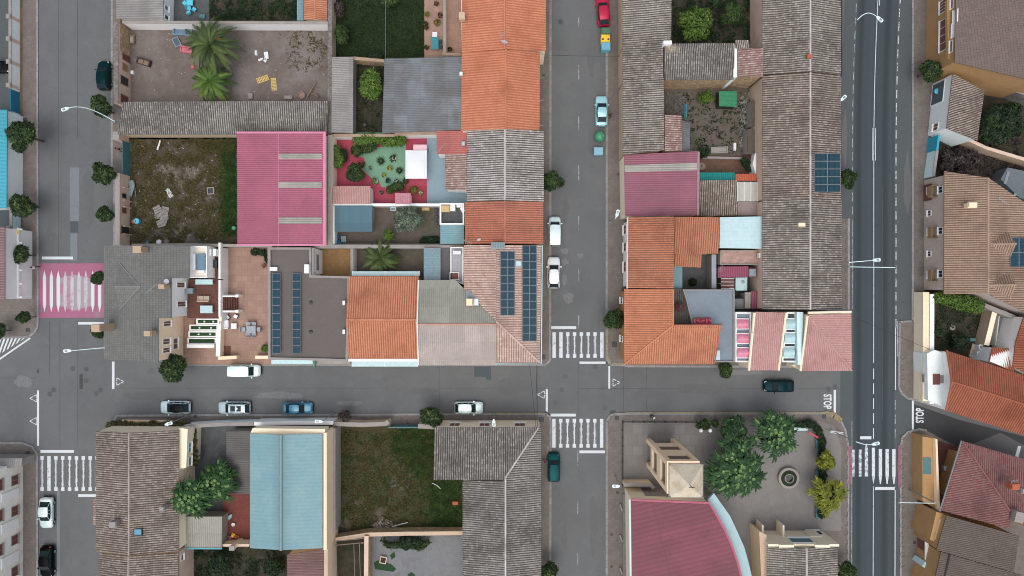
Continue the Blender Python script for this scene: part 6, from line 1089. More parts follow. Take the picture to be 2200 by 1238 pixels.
hedge('yellow-green creeper along the wall top north of the grey-brown house', [(235, 916), (280, 912), (320, 914), (380, 911), (410, 918)], .6, 1.6, L_DRY, 75, 2400, .16, 'creeper', 'creeper'); hedge('creeper climbing down beside the beige garden annex', [(413, 925), (415, 960), (417, 1000)], .5, 2.2, L_DRY, 76, 1100, .16, 'creeper', 'creeper')
hedge('flowering green hedge along the north wall of the coloured garden', [(768, 300), (800, 298), (840, 303), (872, 300)], .75, 2.0, L_LIME, 77, 2600, .17); hedge('green shrubs in the north of the coloured garden, beside the green floor', [(765, 322), (780, 318), (800, 312), (812, 318)], .8, 1.6, L_WEEDG, 78, 1500, .17, 'bush', 'bush')
hedge('tall shrubs at the west side of the coloured garden', [(722, 320), (726, 340), (724, 362)], .7, 1.8, L_LIME, 79, 1300, .16, 'bush', 'bush'); hedge('dark shrubs beside the tall shrubs in the coloured garden', [(735, 330), (737, 350)], .6, 1.4, L_DARK, 80, 800, .16, 'bush', 'bush')
hedge('shrub border at the south edge of the green floor', [(838, 407), (850, 400), (866, 402)], .6, 1.2, L_WEEDG, 81, 1000, .16, 'bush', 'bush'); hedge('ivy over the east corner of the terracotta patio', [(548, 541), (575, 545), (577, 566)], .5, 2.2, L_DARK, 82, 900, .15, 'creeper', 'creeper')
hedge('dark green hedge at the bottom of the ribbed garden wall, right of the olive', [(908, 520), (940, 514)], .5, .9, L_DARK, 83, 700, .14); hedge('shrub row hanging over the adobe wall into the concrete yard', [(822, 1163), (835, 1172), (900, 1175), (925, 1165)], .5, 1.4, L_WEEDG, 84, 1000, .15, 'bush', 'bush')
hedge('shrubs at the south side of the dark lawn', [(796, 122), (812, 124), (822, 119)], .5, 1.2, L_DARK, 85, 600, .15, 'bush', 'bush'); hedge('leafy bush at the top edge between the lawn halves', [(828, 3), (845, 1), (852, 4)], .7, 1.6, L_WEEDG, 86, 700, .16, 'bush', 'bush')
hedge('brownish shrubs at the north-west edge of the dark lawn', [(728, 12), (733, 40)], .6, 1.3, L_PURP, 88, 700, .16, 'bush', 'bush'); hedge('dark climbing plants on the south side of the brown patio', [(1600, 345), (1616, 366)], .5, 1.2, L_DARK, 89, 500, .15, 'bush', 'bush')
# palms
def frondmat(name, c1, c2):
    g = NG(name); r = g.n('ObjectInfo').outputs['Random']; return g.done(g.mix(r, c1, c2), .6, spec=.3)
F1 = frondmat('palm_fronds', C(38, 56, 26), C(88, 104, 54)); F2 = frondmat('palm_fronds_yellow', C(46, 72, 26), C(96, 122, 52))
def palm(label, x, y, r, h, seed, n=44, lm=None, dates=0, trunk=.3):
    c = at(x, y, h); t = thing('palm_tree', label, 'palm', c+Vector((0, 0, .15))); rr = random.Random(seed); m = MB(); m.world = False; R_ = r/15*(98-h)/98
    m.tube([(0, 0, 0), (.05, 0, h*.5), (0, 0, h)], trunk, 9, trunk*1.15); m.obj('trunk', BARK, t)
    for k in range(n):
        lay = k/n; a = k*2.39996+rr.uniform(-.15, .15); L = R_*rr.uniform(.95, 1.25)*(1 if lay < .7 else .75); up = .2+.9*lay; m = MB(); m.world = False; pts = []
        for i in range(9):
            s = i/8; rad = L*s*(1-.1*up*s); z = h+.15+up*L*.5*math.sin(min(1.5, s*1.9))-(1.15-up*.55)*L*.55*s*s; wob = .12*s*s*math.sin(seed+k)
            pts.append(Vector((rad*math.cos(a+wob), rad*math.sin(a+wob), z)))
        m.tube(pts, .03, 3, .01, caps=False)
        for i in range(26):
            s = .14+.86*i/25; q = s*8; j = min(7, int(q)); p = pts[j]+(pts[j+1]-pts[j])*(q-j); d = (pts[j+1]-pts[j]).normalized(); side = d.cross(Vector((0, 0, 1))).normalized(); ll = L*.15*math.sin(math.pi*min(1, .18+s*.8))**.6+.05
            for sg in (-1, 1): tip = p+side*sg*ll*.75+d*ll*.65-Vector((0, 0, .22*ll)); m.face([p-d*.075, p+d*.075, tip])
        m.obj('frond', lm or F1, t)
    for k in range(dates): a = rr.uniform(-.9, .7); m = MB(); m.world = False; [m.face([Vector((math.cos(a)*(.9+.8*rr.random())*1.0+rr.uniform(-.2, .2), math.sin(a)*(1+.8*rr.random())+rr.uniform(-.2, .2), h+.55+rr.uniform(-.1, .2)))+Vector(v) for v in ((0, 0, 0), (.14, .03, 0), (.06, .13, .05))]) for _ in range(60)]; m.obj('fruit_cluster', plain('date_orange', C(222, 144, 36), .6), t)
    return t
palm('large palm with orange date clusters in the walled yard', 454, 97, 55, 4.2, 5, 64, dates=4, trunk=.4); palm('smaller palm south of the large one in the walled yard', 453, 176, 42, 2.6, 6, 46, F2)
palm('cycad-like palm in the brown yard north of the glass canopy', 818, 556, 37, 2.2, 8, 38)
for i, (x, y, r, lab) in enumerate(((817, 345, 14, 'larger dark spiky rosette plant on the green floor'), (857, 365, 12, 'smaller dark spiky rosette plant on the green floor'))):
    c = at(x, y, .8); t = thing('rosette_plant', lab, 'plant', c+Vector((0, 0, .18)), 'rosette plants on the green floor'); m = MB(); m.world = False; rr = random.Random(i)
    for k in range(70): a = k*2.4; up = rr.uniform(.1, 1); L = r/15*rr.uniform(.8, 1.1)*(1.1-up*.5); d = Vector((math.cos(a), math.sin(a), up*.7)); s = Vector((-d.y, d.x, 0))*.045; m.face([s, -s+Vector((0, 0, .01)), d*L])
    m.obj('leaves', L_DARK, t); m = MB(); m.world = False; m.lathe((0, 0, -.05), [(.16, 0), (.18, .1), (.1, .2)], 10); m.obj('stem', BARK, t)
# weeds as ground cover
def weeds(name, pts, n, lm, size=.16, seed=1, soft=0, z=.14, clump=True):
    rr = random.Random(seed); xs = [p[0] for p in pts]; ys = [p[1] for p in pts]; m = MB()
    def inside(x, y):
        c = False
        for i in range(len(pts)):
            a, b = pts[i], pts[i-1]
            if (a[1] > y) != (b[1] > y) and x < (b[0]-a[0])*(y-a[1])/(b[1]-a[1])+a[0]: c = not c
        return c
    k = 0; g = 0
    while k < n and g < n*20:
        g += 1; x, y = rr.uniform(min(xs), max(xs)), rr.uniform(min(ys), max(ys))
        if not inside(x, y): continue
        x += rr.gauss(0, soft); y += rr.gauss(0, soft*.5)
        v = noise.noise(Vector((x*.045, y*.045, seed)))+.6*noise.noise(Vector((x*.15, y*.15, seed)))
        if clump and v < rr.uniform(-.25, .35): continue
        k += 1; p = W(x, y, 0); p.z = z; s = size*rr.uniform(.5, 1.5)
        for _ in range(3):
            a = rr.uniform(0, 6.28); d = Vector((math.cos(a), math.sin(a), 0)); q = p+d*s*.2; m.face([q-d.cross(Vector((0, 0, 1)))*s*.3, q+d.cross(Vector((0, 0, 1)))*s*.3, q+d*s*rr.uniform(.6, 1.2)+Vector((0, 0, s*rr.uniform(.4, 1.2)))])
    return tag(m.obj(name, lm), None, None, kind='stuff')
def stuffl(o, label, cat): o['label'] = label; o['category'] = cat
stuffl(weeds('weeds', rect(284, 300, 480, 523), 5600, L_DRY, .2, 3), 'dry weeds scattered over the lot west of the pink warehouse', 'weeds'); stuffl(weeds('grass', rect(484, 303, 502, 505), 3800, L_WEEDG, .22, 4, soft=7, clump=False), 'bright green grass strip along the pink warehouse', 'grass'); stuffl(weeds('grass', rect(430, 303, 506, 330), 1200, L_DRY, .24, 14, clump=False), 'yellowed grass in the north corner of the weedy lot', 'grass')
stuffl(weeds('weeds', rect(724, 925, 930, 1140), 4200, L_DRY, .2, 5), 'brownish weeds over the lot east of the cyan warehouse', 'weeds'); stuffl(weeds('weeds', rect(724, 925, 990, 1138), 2000, L_WEEDG, .2, 35), 'green weed clumps over the lot east of the cyan warehouse', 'weeds'); stuffl(weeds('grass', [(850, 922), (932, 922), (932, 1032), (990, 1036), (990, 1138), (930, 1138), (915, 1040), (870, 990)], 5200, L_WEEDG, .2, 6, soft=12, clump=False), 'green grass in the east of the weedy lot', 'grass')
stuffl(weeds('grass', rect(722, 2, 910, 122), 5000, L_DARK, .13, 7, clump=False), 'dark lawn grass in the garden at the top', 'grass'); stuffl(weeds('weeds', rect(630, 66, 700, 150), 380, L_DRY, .17, 8, soft=14), 'sparse weeds at the east side of the palm yard', 'weeds'); stuffl(weeds('weeds', rect(452, 2, 636, 42), 1400, L_DARK, .22, 9), 'dark overgrowth north of the long white yard wall', 'weeds')
stuffl(weeds('weeds', rect(1440, 200, 1620, 330), 700, L_DARK, .2, 10), 'dark weeds in the junk courtyard', 'weeds'); stuffl(weeds('weeds', rect(2010, 300, 2190, 400), 1800, L_PURP, .26, 11), 'brown tangle in the dark lot above the stone house', 'weeds'); stuffl(weeds('weeds', rect(1446, 0, 1630, 92), 1500, L_DARK, .24, 12), 'dark undergrowth of the top courtyard', 'weeds')
stuffl(weeds('weeds', rect(2010, 650, 2110, 750), 700, L_DARK, .2, 13), 'dark ground plants in the sunken garden', 'weeds'); stuffl(weeds('weeds', rect(400, 1180, 612, 1260), 1200, L_DARK, .22, 15), 'dark weeds in the bottom left garden', 'weeds'); stuffl(weeds('weeds', rect(762, 130, 822, 280), 500, L_DARK, .2, 16), 'dark weeds under the lime green tree', 'weeds')
rb = weeds('rubble', rect(1433, 205, 1468, 248), 300, plain('rubble_grey', C(110, 106, 100), .9), .35, 21, clump=False); stuffl(rb, 'heap of dark scrap and rubble in the courtyard corner', 'rubble'); rb = weeds('rubble', [(800, 1128), (820, 1110), (850, 1125), (856, 1138), (810, 1138)], 240, plain('rubble_white', C(170, 160, 150), .9), .2, 22, clump=False); stuffl(rb, 'pale rubble heap at the south end of the weedy lot', 'rubble')
rb = weeds('rubble', rect(1590, 200, 1634, 320), 260, plain('scrap', C(140, 142, 138), .8), .3, 23, clump=False); stuffl(rb, 'scattered scrap along the east side of the junk courtyard', 'rubble')
stuffl(weeds('rubble', rect(286, 66, 700, 212), 160, plain('pebble', C(176, 170, 164), .8), .12, 24, clump=False), 'small pale stones scattered over the palm yard', 'stones'); stuffl(weeds('rubble', rect(290, 305, 470, 520), 200, MC['pebble'], .12, 25, clump=False), 'small pale stones scattered in the weedy lot', 'stones')
# ================================================================ vehicles
def body_grid(m, L, Wd, zs, plan, nose):
    """closed car shell: rows along x, sections across; zs(t)->deck height"""
    N = 26; rows = []
    for i in range(N+1):
        t = i/N; x = L/2-L*t; w = Wd/2*plan(t); zd = zs(t); zl = .24+.1*max(0, abs(t-.5)*2-.85)/.15
        sec = [(0, zd+.035), (.45*w, zd+.03), (.78*w, zd+.0), (.93*w, zd-.06), (w, zd-.2), (w*1.01, .55), (w*.97, .36), (w*.88, zl)]
        pts = [(y, z) for y, z in sec[::-1]]+[(-y, z) for y, z in sec[1:]]
        bulge = nose*(1-abs(t-.5)*2 < .02)
        rows.append([Vector((x, -y, z)) for y, z in pts])
    for i in range(N):
        for k in range(len(rows[0])-1): m.face([rows[i][k], rows[i][k+1], rows[i+1][k+1], rows[i+1][k]], smooth=True)
    m.face(rows[0][::-1], smooth=False); m.face(rows[-1])
def make_car(label, cat, x, y, ang, L=4.2, Wd=1.78, style='hatch', col=(.6, .7, .7, 1), roofcol=None, name='parked_car', roof_glass=False, metal=.2, rails=False, group='cars in the streets', hh=0):
    t = thing(name, label, cat, W(x, y, .9)*1.0, group, ang); t.location.z = hh
    P = dict(hatch=(.27, .41, .84, .97, 1.47), sedan=(.27, .42, .72, .88, 1.42), wagon=(.26, .39, .88, .98, 1.46), van=(.2, .31, .965, .985, 1.8), suv=(.25, .37, .9, .98, 1.7))[style]
    cowl, rf, rr_, rb, Hh = P; belt = .93 if style not in ('van', 'suv') else 1.05
    def zs(t):
        if t < .05: return .58+(belt-.2-.58)*math.sin(t/.05*math.pi/2)
        if t < cowl: return belt-.2+.17*((t-.05)/(cowl-.05))**.8
        if t < rb: return belt
        e = (t-rb)/(1-rb+1e-6); base = belt if style != 'sedan' else belt+.03; return base-(.12 if style != 'sedan' else .1)*e-(.25 if e > .9 else 0)
    def plan(t):
        f = 1-.26*max(0, (.16-t)/.16)**2.2-.17*max(0, (t-.87)/.13)**2.2; return f
    pm = paint('car_paint_%02x%02x%02x' % tuple(int(v*255) for v in col[:3]), col, .28, metal)
    m = MB(); m.world = False; body_grid(m, L, Wd, zs, plan, 0); m.obj('body', pm, t, merge=True)
    X = lambda s: L/2-L*s
    wb, wt = Wd/2*.9, Wd/2*.72 if style != 'van' else Wd/2*.82
    B = [Vector((X(cowl), wb*.86, belt+.02)), Vector((X((cowl+rf)/2+.12), wb, belt+.02)), Vector((X(rr_-.1), wb, belt+.02)), Vector((X(rb), wb*.88, belt+.02))]
    T = [Vector((X(rf), wt*.9, Hh-.07)), Vector((X(rf+.12), wt, Hh-.02)), Vector((X(rr_-.12), wt, Hh-.02)), Vector((X(rr_), wt*.92, Hh-.09))]
    mir = lambda v: Vector((v.x, -v.y, v.z)); gm = glass()
    m = MB(); m.world = False; m.face([B[0], mir(B[0]), mir(T[0]), T[0]], smooth=False); m.obj('windscreen', gm, t)
    m = MB(); m.world = False; m.face([mir(B[3]), B[3], T[3], mir(T[3])]); m.obj('rear_window', gm, t)
    for s in (1, -1):
        q = (lambda v: v) if s == 1 else mir; m = MB(); m.world = False
        for k in range(3): m.face([q(B[k]), q(B[k+1]), q(T[k+1]), q(T[k])])
        m.obj('side_window', gm if style != 'van' else gm, t)
    rm = pm if roofcol is None else paint('car_roof_%02x%02x%02x' % tuple(int(v*255) for v in roofcol[:3]), roofcol)
    m = MB(); m.world = False; rows = []
    for i in range(9):
        s = i/8; xx = T[0].x+(T[3].x-T[0].x)*s; w = wt*(.9+.1*math.sin(math.pi*min(1, s*1.0))) if 0 < i < 8 else wt*.9; zz = Hh-.07+.1*math.sin(math.pi*(s*.86+.07))
        rows.append([Vector((xx+.05*(1-(k/3-1)**2)*(1 if i == 0 else -.6 if i == 8 else 0), w*(1-k/3), zz+.05*(1-(k/3-1)**2)-.0)) for k in range(7)])
    for i in range(8):
        for k in range(6): m.face([rows[i][k], rows[i+1][k], rows[i+1][k+1], rows[i][k+1]], smooth=True)
    ro = m.obj('roof', rm, t, merge=True)
    if roof_glass:
        m = MB(); m.world = False; a, b = (T[0].x*.55+T[3].x*.45), 0
        for u0, u1 in ((.12, .42), (.5, .78)): m.face([Vector((T[0].x+(T[3].x-T[0].x)*u, v, Hh+.075)) for u, v in ((u0, wt*.62), (u1, wt*.62), (u1, -wt*.62), (u0, -wt*.62))])
        m.obj('sunroof', gm, ro)
    for q in ((lambda v: v), mir):
        m = MB(); m.world = False
        for k in range(4): m.tube([q(B[k]), q(T[k])], .035 if style != 'van' else .05, 4, caps=False)
        m.tube([q(v)+Vector((0, 0, .01)) for v in T], .035, 5); m.tube([q(v) for v in B], .025, 4)
        s = 1 if q(Vector((0, 1, 0))).y > 0 else -1
        if style == 'van': a, b, c_, d = q(B[1]+(B[2]-B[1])*.3), q(B[3]), q(T[3]), q(T[1]+(T[2]-T[1])*.3); o_ = Vector((0, .012*s, .004)); m.face([a+o_, b+o_, c_+o_, d+o_])
        m.obj('pillar_frame', pm, t)
    if rails:
        for s in (1, -1): m = MB(); m.world = False; m.tube([Vector((X(rf+.05), s*wt*.9, Hh+.02)), Vector((X(rf+.09), s*wt*.9, Hh+.09)), Vector((X(rr_-.07), s*wt*.9, Hh+.09)), Vector((X(rr_-.02), s*wt*.9, Hh+.0))], .03, 5); m.obj('roof_rail', MC['dark_metal'], ro)
    for s in (1, -1):
        m = MB(); m.world = False; m.box((X(cowl+.05), s*(Wd/2+.08), belt+.06), (.14, .2, .14)); m.obj('mirror', pm if style != 'hatch' else pm, t)
        for fx in (.18, .8):
            m = MB(); m.world = False; pts = []
            m.tube([Vector((X(fx), s*(Wd/2-.19), .32)), Vector((X(fx), s*(Wd/2+.015), .32))], .32, 16); w = m.obj('wheel', MC['rubber'], t)
            m = MB(); m.world = False; m.tube([Vector((X(fx), s*(Wd/2-.02), .32)), Vector((X(fx), s*(Wd/2+.03), .32))], .19, 12); m.obj('rim', MC['chrome'], w)
        m = MB(); m.world = False; m.face([Vector((X(.012), s*Wd*.24, .66)), Vector((X(.02), s*Wd*.36, .66)), Vector((X(.085), s*Wd*.425, zs(.085)-.005)), Vector((X(.06), s*Wd*.31, zs(.06)+.022))][::s]); m.obj('headlight', paint('headlight_glass', C(190, 200, 206), .15), t)
        m = MB(); m.world = False; m.box((X(.985), s*Wd*.34, .8), (.07, .26, .2)); m.obj('taillight', paint('taillight_red', C(140, 20, 24), .2), t)
    m = MB(); m.world = False; m.box((X(-.002), 0, .42), (.06, Wd*.62, .12)); m.box((X(1.0), 0, .42), (.05, Wd*.6, .12)); m.obj('bumper_trim', MC['rubber'], t)
    m = MB(); m.world = False; m.tube([Vector((X(cowl-.01), -wb*.7, belt+.03)), Vector((X(cowl-.01), wb*.7, belt+.03))], .025, 4); m.tube([Vector((X(cowl-.0), .1, belt+.05)), Vector((X(cowl+.06), .55, belt+.26))], .012, 3); m.obj('wiper_cowl', MC['rubber'], t)
    return t
U, D_, Rt, Lf = math.pi/2, -math.pi/2, 0, math.pi
WHC = C(212, 232, 232)
make_car('dark teal-black hatchback parked facing up beside the pinkish wall of the palm yard', 'car', 221, 161, U, 4.1, 1.8, 'hatch', C(10, 44, 46))
make_car('white panel van parked outside the patio gate of the slate villa', 'van', 525, 797, Rt, 4.45, 1.72, 'van', WHC, name='parked_van')
make_car('white car with a black roof parked on the cross street', 'car', 375, 876, Lf, 4.3, 1.82, 'hatch', C(196, 220, 226), C(14, 20, 24)); make_car('silver estate car with roof rails and glass roof panels', 'car', 502, 877, Lf, 4.6, 1.78, 'wagon', C(176, 196, 202), roof_glass=True, rails=True)
make_car('blue-teal saloon car parked on the cross street', 'car', 638, 878, Rt, 4.35, 1.7, 'sedan', C(46, 116, 146)); make_car('white hatchback parked by the corner house near the round green tree', 'car', 1007, 877, Rt, 4.1, 1.74, 'hatch', WHC)
make_car('tall white van parked beside the solar panel house, behind the white hatchback', 'van', 1192, 497, U, 4.25, 1.74, 'van', WHC, name='parked_van'); make_car('white hatchback parked nose to tail with the tall white van', 'car', 1190, 586, U, 4.5, 1.8, 'hatch', C(232, 236, 236))
make_car('pale silver-blue saloon parked above the green bottle bank', 'car', 1293, 238, U, 4.35, 1.74, 'sedan', C(160, 212, 220)); make_car('red car parked slightly askew at the top of the middle street', 'car', 1296, 22, U+.07, 4.4, 1.8, 'hatch', C(190, 14, 64))
make_car('dark green estate car parked beside the southern zebra crossing', 'car', 1190, 1005, U, 4.1, 1.76, 'suv', C(16, 70, 74), rails=True); make_car('dark teal car driving west on the cross street near the main road', 'car', 1675, 830, Lf, 4.3, 1.76, 'sedan', C(14, 44, 50), name='moving_car')
make_car('white saloon parked on the left street below the zebra crossing', 'car', 97, 1103, D_, 4.4, 1.84, 'sedan', WHC); make_car('black saloon parked at the bottom of the left street', 'car', 98, 1209, D_, 4.5, 1.84, 'sedan', C(10, 14, 16)); make_car('partly seen white-roofed dark car in the yard at the left picture edge', 'car', -13, 143, Rt, 4.1, 1.75, 'hatch', C(24, 26, 28), C(200, 196, 200))
# ================================================================ containers
def bin_box(label, x, y, w, l, h, mat, rz=0, lid=None, holes=0, name='recycling_container', cat='recycling bin', group='recycling containers by the street'):
    p = W(x, y, h); t = thing(name, label, cat, (p.x, p.y, 0), group); m = MB(); c0 = (p.x, p.y)
    a = [(c0[0]-w/2*.9, c0[1]-l/2*.9), (c0[0]+w/2*.9, c0[1]-l/2*.9), (c0[0]+w/2*.9, c0[1]+l/2*.9), (c0[0]-w/2*.9, c0[1]+l/2*.9)]; m.prism(a, .05, h-.25); m.obj('body', mat, t)
    m = MB(); m.box((p.x, p.y, h-.16), (w, l, .2)); m.box((p.x, p.y, h-.02), (w*.9, l*.86, .1)); ld = m.obj('lid', lid or mat, t)
    if holes:
        for s in (-1, 1): m = MB(); m.lathe((p.x+s*w*.3, p.y-l*.15, h+.025), [(.13, 0), (.13, .02), (.01, .021)], 14); m.obj('opening', MC['rubber'], ld, root=t)
    return t
bin_box('green lidded container, the northern of the three in a row', 1302, 66, 1.25, .95, 1.5, MC['green_plastic'], lid=plain('dull_green', C(72, 108, 82), .6)); bin_box('yellow container with two round holes between the green and blue ones', 1301, 82, 1.25, 1.05, 1.6, MC['yellow_plastic'], holes=1); bin_box('blue paper container below the yellow one', 1302, 99, 1.25, 1.15, 1.5, plain('bin_blue', C(104, 168, 190), .5))
bin_box('blue-grey square waste bin below the green bottle bank', 1286, 324.5, 1.3, 1.1, 1.2, plain('bin_teal', C(126, 172, 186), .5), name='waste_bin', cat='bin')
t = thing('bottle_bank', 'round green bottle bank between the silver saloon and the square bin', 'bottle bank', at(1290, 291, 1.4)); t.location.z = 0; p = W(1290, 291, 1.5); m = MB(); m.lathe((p.x, p.y, 0), [(.62, 0), (.74, .3), (.78, .8), (.7, 1.2), (.5, 1.5), (.2, 1.64), (.01, 1.66)], 24); m.obj('body', MC['green_plastic'], t); m = MB(); m.box((p.x+.12, p.y, 1.6), (.16, .9, .1), .5); m.obj('handle', plain('dark_green', C(50, 112, 84), .5), t)
# ================================================================ street lamps
def lamp(label, hx, hy, hh, base, bh, elbow=None, ground=False, group='street lamps'):
    """base: px of foot (at height bh); head px at height hh"""
    b = W(base[0], base[1], bh); h = W(hx, hy, hh); t = thing('street_lamp', label, 'street lamp', (b.x, b.y, 0), group); m = MB()
    if ground: q = Vector((b.x, b.y, hh-.7)); m.lathe((b.x, b.y, .1), [(.16, 0), (.14, .3), (.08, .4)], 10); m.tube([Vector((b.x, b.y, .1)), q], .07, 8, .05); m.obj('pole', plain('pole_grey', C(142, 140, 138), .5), t); m = MB(); st = q
    else: st = b; m.box(b, (.2, .3, .5)); m.obj('wall_bracket', MC['grey_metal'], t); m = MB()
    pts = []
    for k in range(9):
        s = k/8; p = st+(h-st)*s; p.z = st.z+(h.z-st.z)*math.sin(s*math.pi/2); 
        if elbow: p += Vector((elbow[0], elbow[1], 0))*math.sin(math.pi*s)
        pts.append(p)
    m.tube(pts, .06, 6, .04); m.obj('arm', MC['lamp_white'], t); d = (pts[-1]-pts[-2]); d.z = 0; 
    if d.length < .02: d = Vector((1, 0, 0))
    d.normalize(); s = Vector((-d.y, d.x, 0)); m = MB(); O = [h+d*a+s*b_ for a, b_ in ((-.45, .08), (-.15, .2), (.5, .22), (.6, .12), (.6, -.12), (.5, -.22), (-.15, -.2), (-.45, -.08))]
    m.prism(O, h.z-.1, h.z+.05, True); hd = m.obj('lamp_head', MC['lamp_white'], t); m = MB(); O = [h+d*a+s*b_ for a, b_ in ((.05, .13), (.42, .13), (.42, -.13), (.05, -.13))]; m.prism(O, h.z+.05, h.z+.07); m.obj('cooling_panel', MC['grey_metal'], hd, root=t); return t
lamp('curved arm street lamp reaching over the left street from the long barn', 141, 234, 7.5, (248, 262), 3.4, (0, .75)); lamp('street lamp reaching over the left street from under the slate villa roof', 146, 754, 7.5, (226, 747), 6.1)
lamp('street lamp rising from the pavement near the white car with the black roof', 361, 911, 6.6, (405, 893), .12, ground=True); lamp('street lamp on the pavement beside the brownish young tree', 686, 906, 6.0, (715, 889), .12, ground=True); lamp('street lamp in front of the grey L-shaped corner house', 1061, 908, 5.5, (1063, 889), .12, ground=True)
lamp('street lamp at the corner of the magenta warehouse', 1326, 460, 6.5, (1309, 478), .12, ground=True); lamp('street lamp on the pavement in front of the church link wall', 1325, 1045, 5.0, (1322, 1024), .12, ground=True)
lamp('long curved street lamp over the main road at the top', 1889, 40, 8.2, (1786, 86), .12, (-.1, .75), ground=True); lamp('street lamp with a straight arm over the main road centre line', 1882, 559, 8.0, (1771, 568), .12, ground=True); lamp('curved street lamp beside the main road zebra crossing', 1880, 954, 8.0, (1785, 925), .12, (0, -.2), ground=True)
lamp('small round globe lamp at the eave of the long tiled house', 1811, 212, 5.2, (1802, 219), 4.6)
for lab, p0, top, end, hz in (('thin overhead gantry bar across the main road', (1771, 577), 7.5, (1924, 575), 7.5), ('bent overhead gantry bar over the right pavement of the main road', (1953, 1052), 6.2, (1930, 1080), 6.3)):
    b = W(*p0, .1); t = thing('traffic_gantry', lab, 'gantry', (b.x, b.y, 0)); m = MB(); q = Vector((b.x, b.y, top)); m.tube([b, q], .1, 8, .07); m.obj('pole', MC['grey_metal'], t); m = MB(); e = W(end[0], end[1], hz); m.tube([q, q+(e-q)*.08+Vector((0, 0, .12)), e], .05, 6); m.obj('arm', MC['lamp_white'], t); m = MB(); m.box(e, (.06, .5, .4) if hz > 7 else (.3, .08, .3)); m.obj('signal_box', MC['grey_metal'], t)
# cables
for lab, a, b, ha, hb, sag in (('black cable from the pink corner house over the main road to the cream wall', (1820, 674), (2000, 752), 6.4, 2.7, .5), ('thin cable crossing the middle street near the top', (1165, 118), (1332, 121), 5.4, 5.0, .15), ('thin cable running south over the cross street near the corner house, western one', (1138, 785), (1152, 925), 5.5, 5.4, .2), ('thin cable running south over the cross street near the corner house, eastern one', (1152, 785), (1155, 925), 5.5, 5.4, .2), ('double wire over the middle of the dark lawn', (828, 2), (828, 124), 2.4, 2.4, .1)):
    p, q = W(*a, ha), W(*b, hb); m = MB(); m.tube([p+(q-p)*k/12-Vector((0, 0, sag*math.sin(math.pi*k/12))) for k in range(13)], .025, 4); o = m.obj('overhead_cable', MC['cable_black'] if 'lawn' not in lab else MC['grey_metal']); tag(o, lab, 'cable')
# manholes and drains
def disc(label, x, y, r=.36, mat=None):
    c = W(x, y); m = MB(); m.lathe((c.x, c.y, .0135), [(r, 0), (r, .008), (.01, .0085)], 20); t = thing('manhole_cover', label, 'manhole cover', (c.x, c.y, 0), 'manhole covers'); m.obj('cover', mat or plain('cast_iron', C(84, 86, 88), .6, .3), t); m = MB()
    for k in range(4): m.box((c.x, c.y+(k-1.5)*r*.35, .024), (r*1.3, r*.1, .003))
    m.obj('grip_pattern', MC['dark_metal'], t)
for x, y, lab in ((156, 792, 'north-western of the manhole covers below the slate villa'), (185, 793, 'manhole cover with a pale collar, the north-eastern one below the slate villa'), (185, 818, 'manhole cover beside the long dark drain slot'), (115, 838, 'upper of the two touching manhole covers left of the drain slot'), (107, 847, 'lower of the two touching manhole covers left of the drain slot'), (216, 838, 'upper of the two touching manhole covers right of the drain slot'), (207, 846, 'lower of the two touching manhole covers right of the drain slot'),
    (1214, 809, 'upper manhole cover of the middle crossroads'), (1207, 838, 'manhole cover in the centre-left of the middle crossroads'), (1193, 866, 'faint manhole cover near the yield line of the middle crossroads'), (1300, 877, 'manhole cover at the south-east corner of the middle crossroads'), (1279, 789, 'manhole cover just below the northern zebra stop line'), (1204, 47, 'manhole cover in the middle street near the top'), (1780, 837, 'left of the manhole covers beside the STOP lettering'), (1794, 831, 'right of the manhole covers beside the STOP lettering'), (1965, 374, 'manhole cover in the pavement by the pale cyan wall'), (47, 705, 'pale round manhole cover on the left street corner')):
    disc(lab, x, y, .38 if x > 60 else .3)
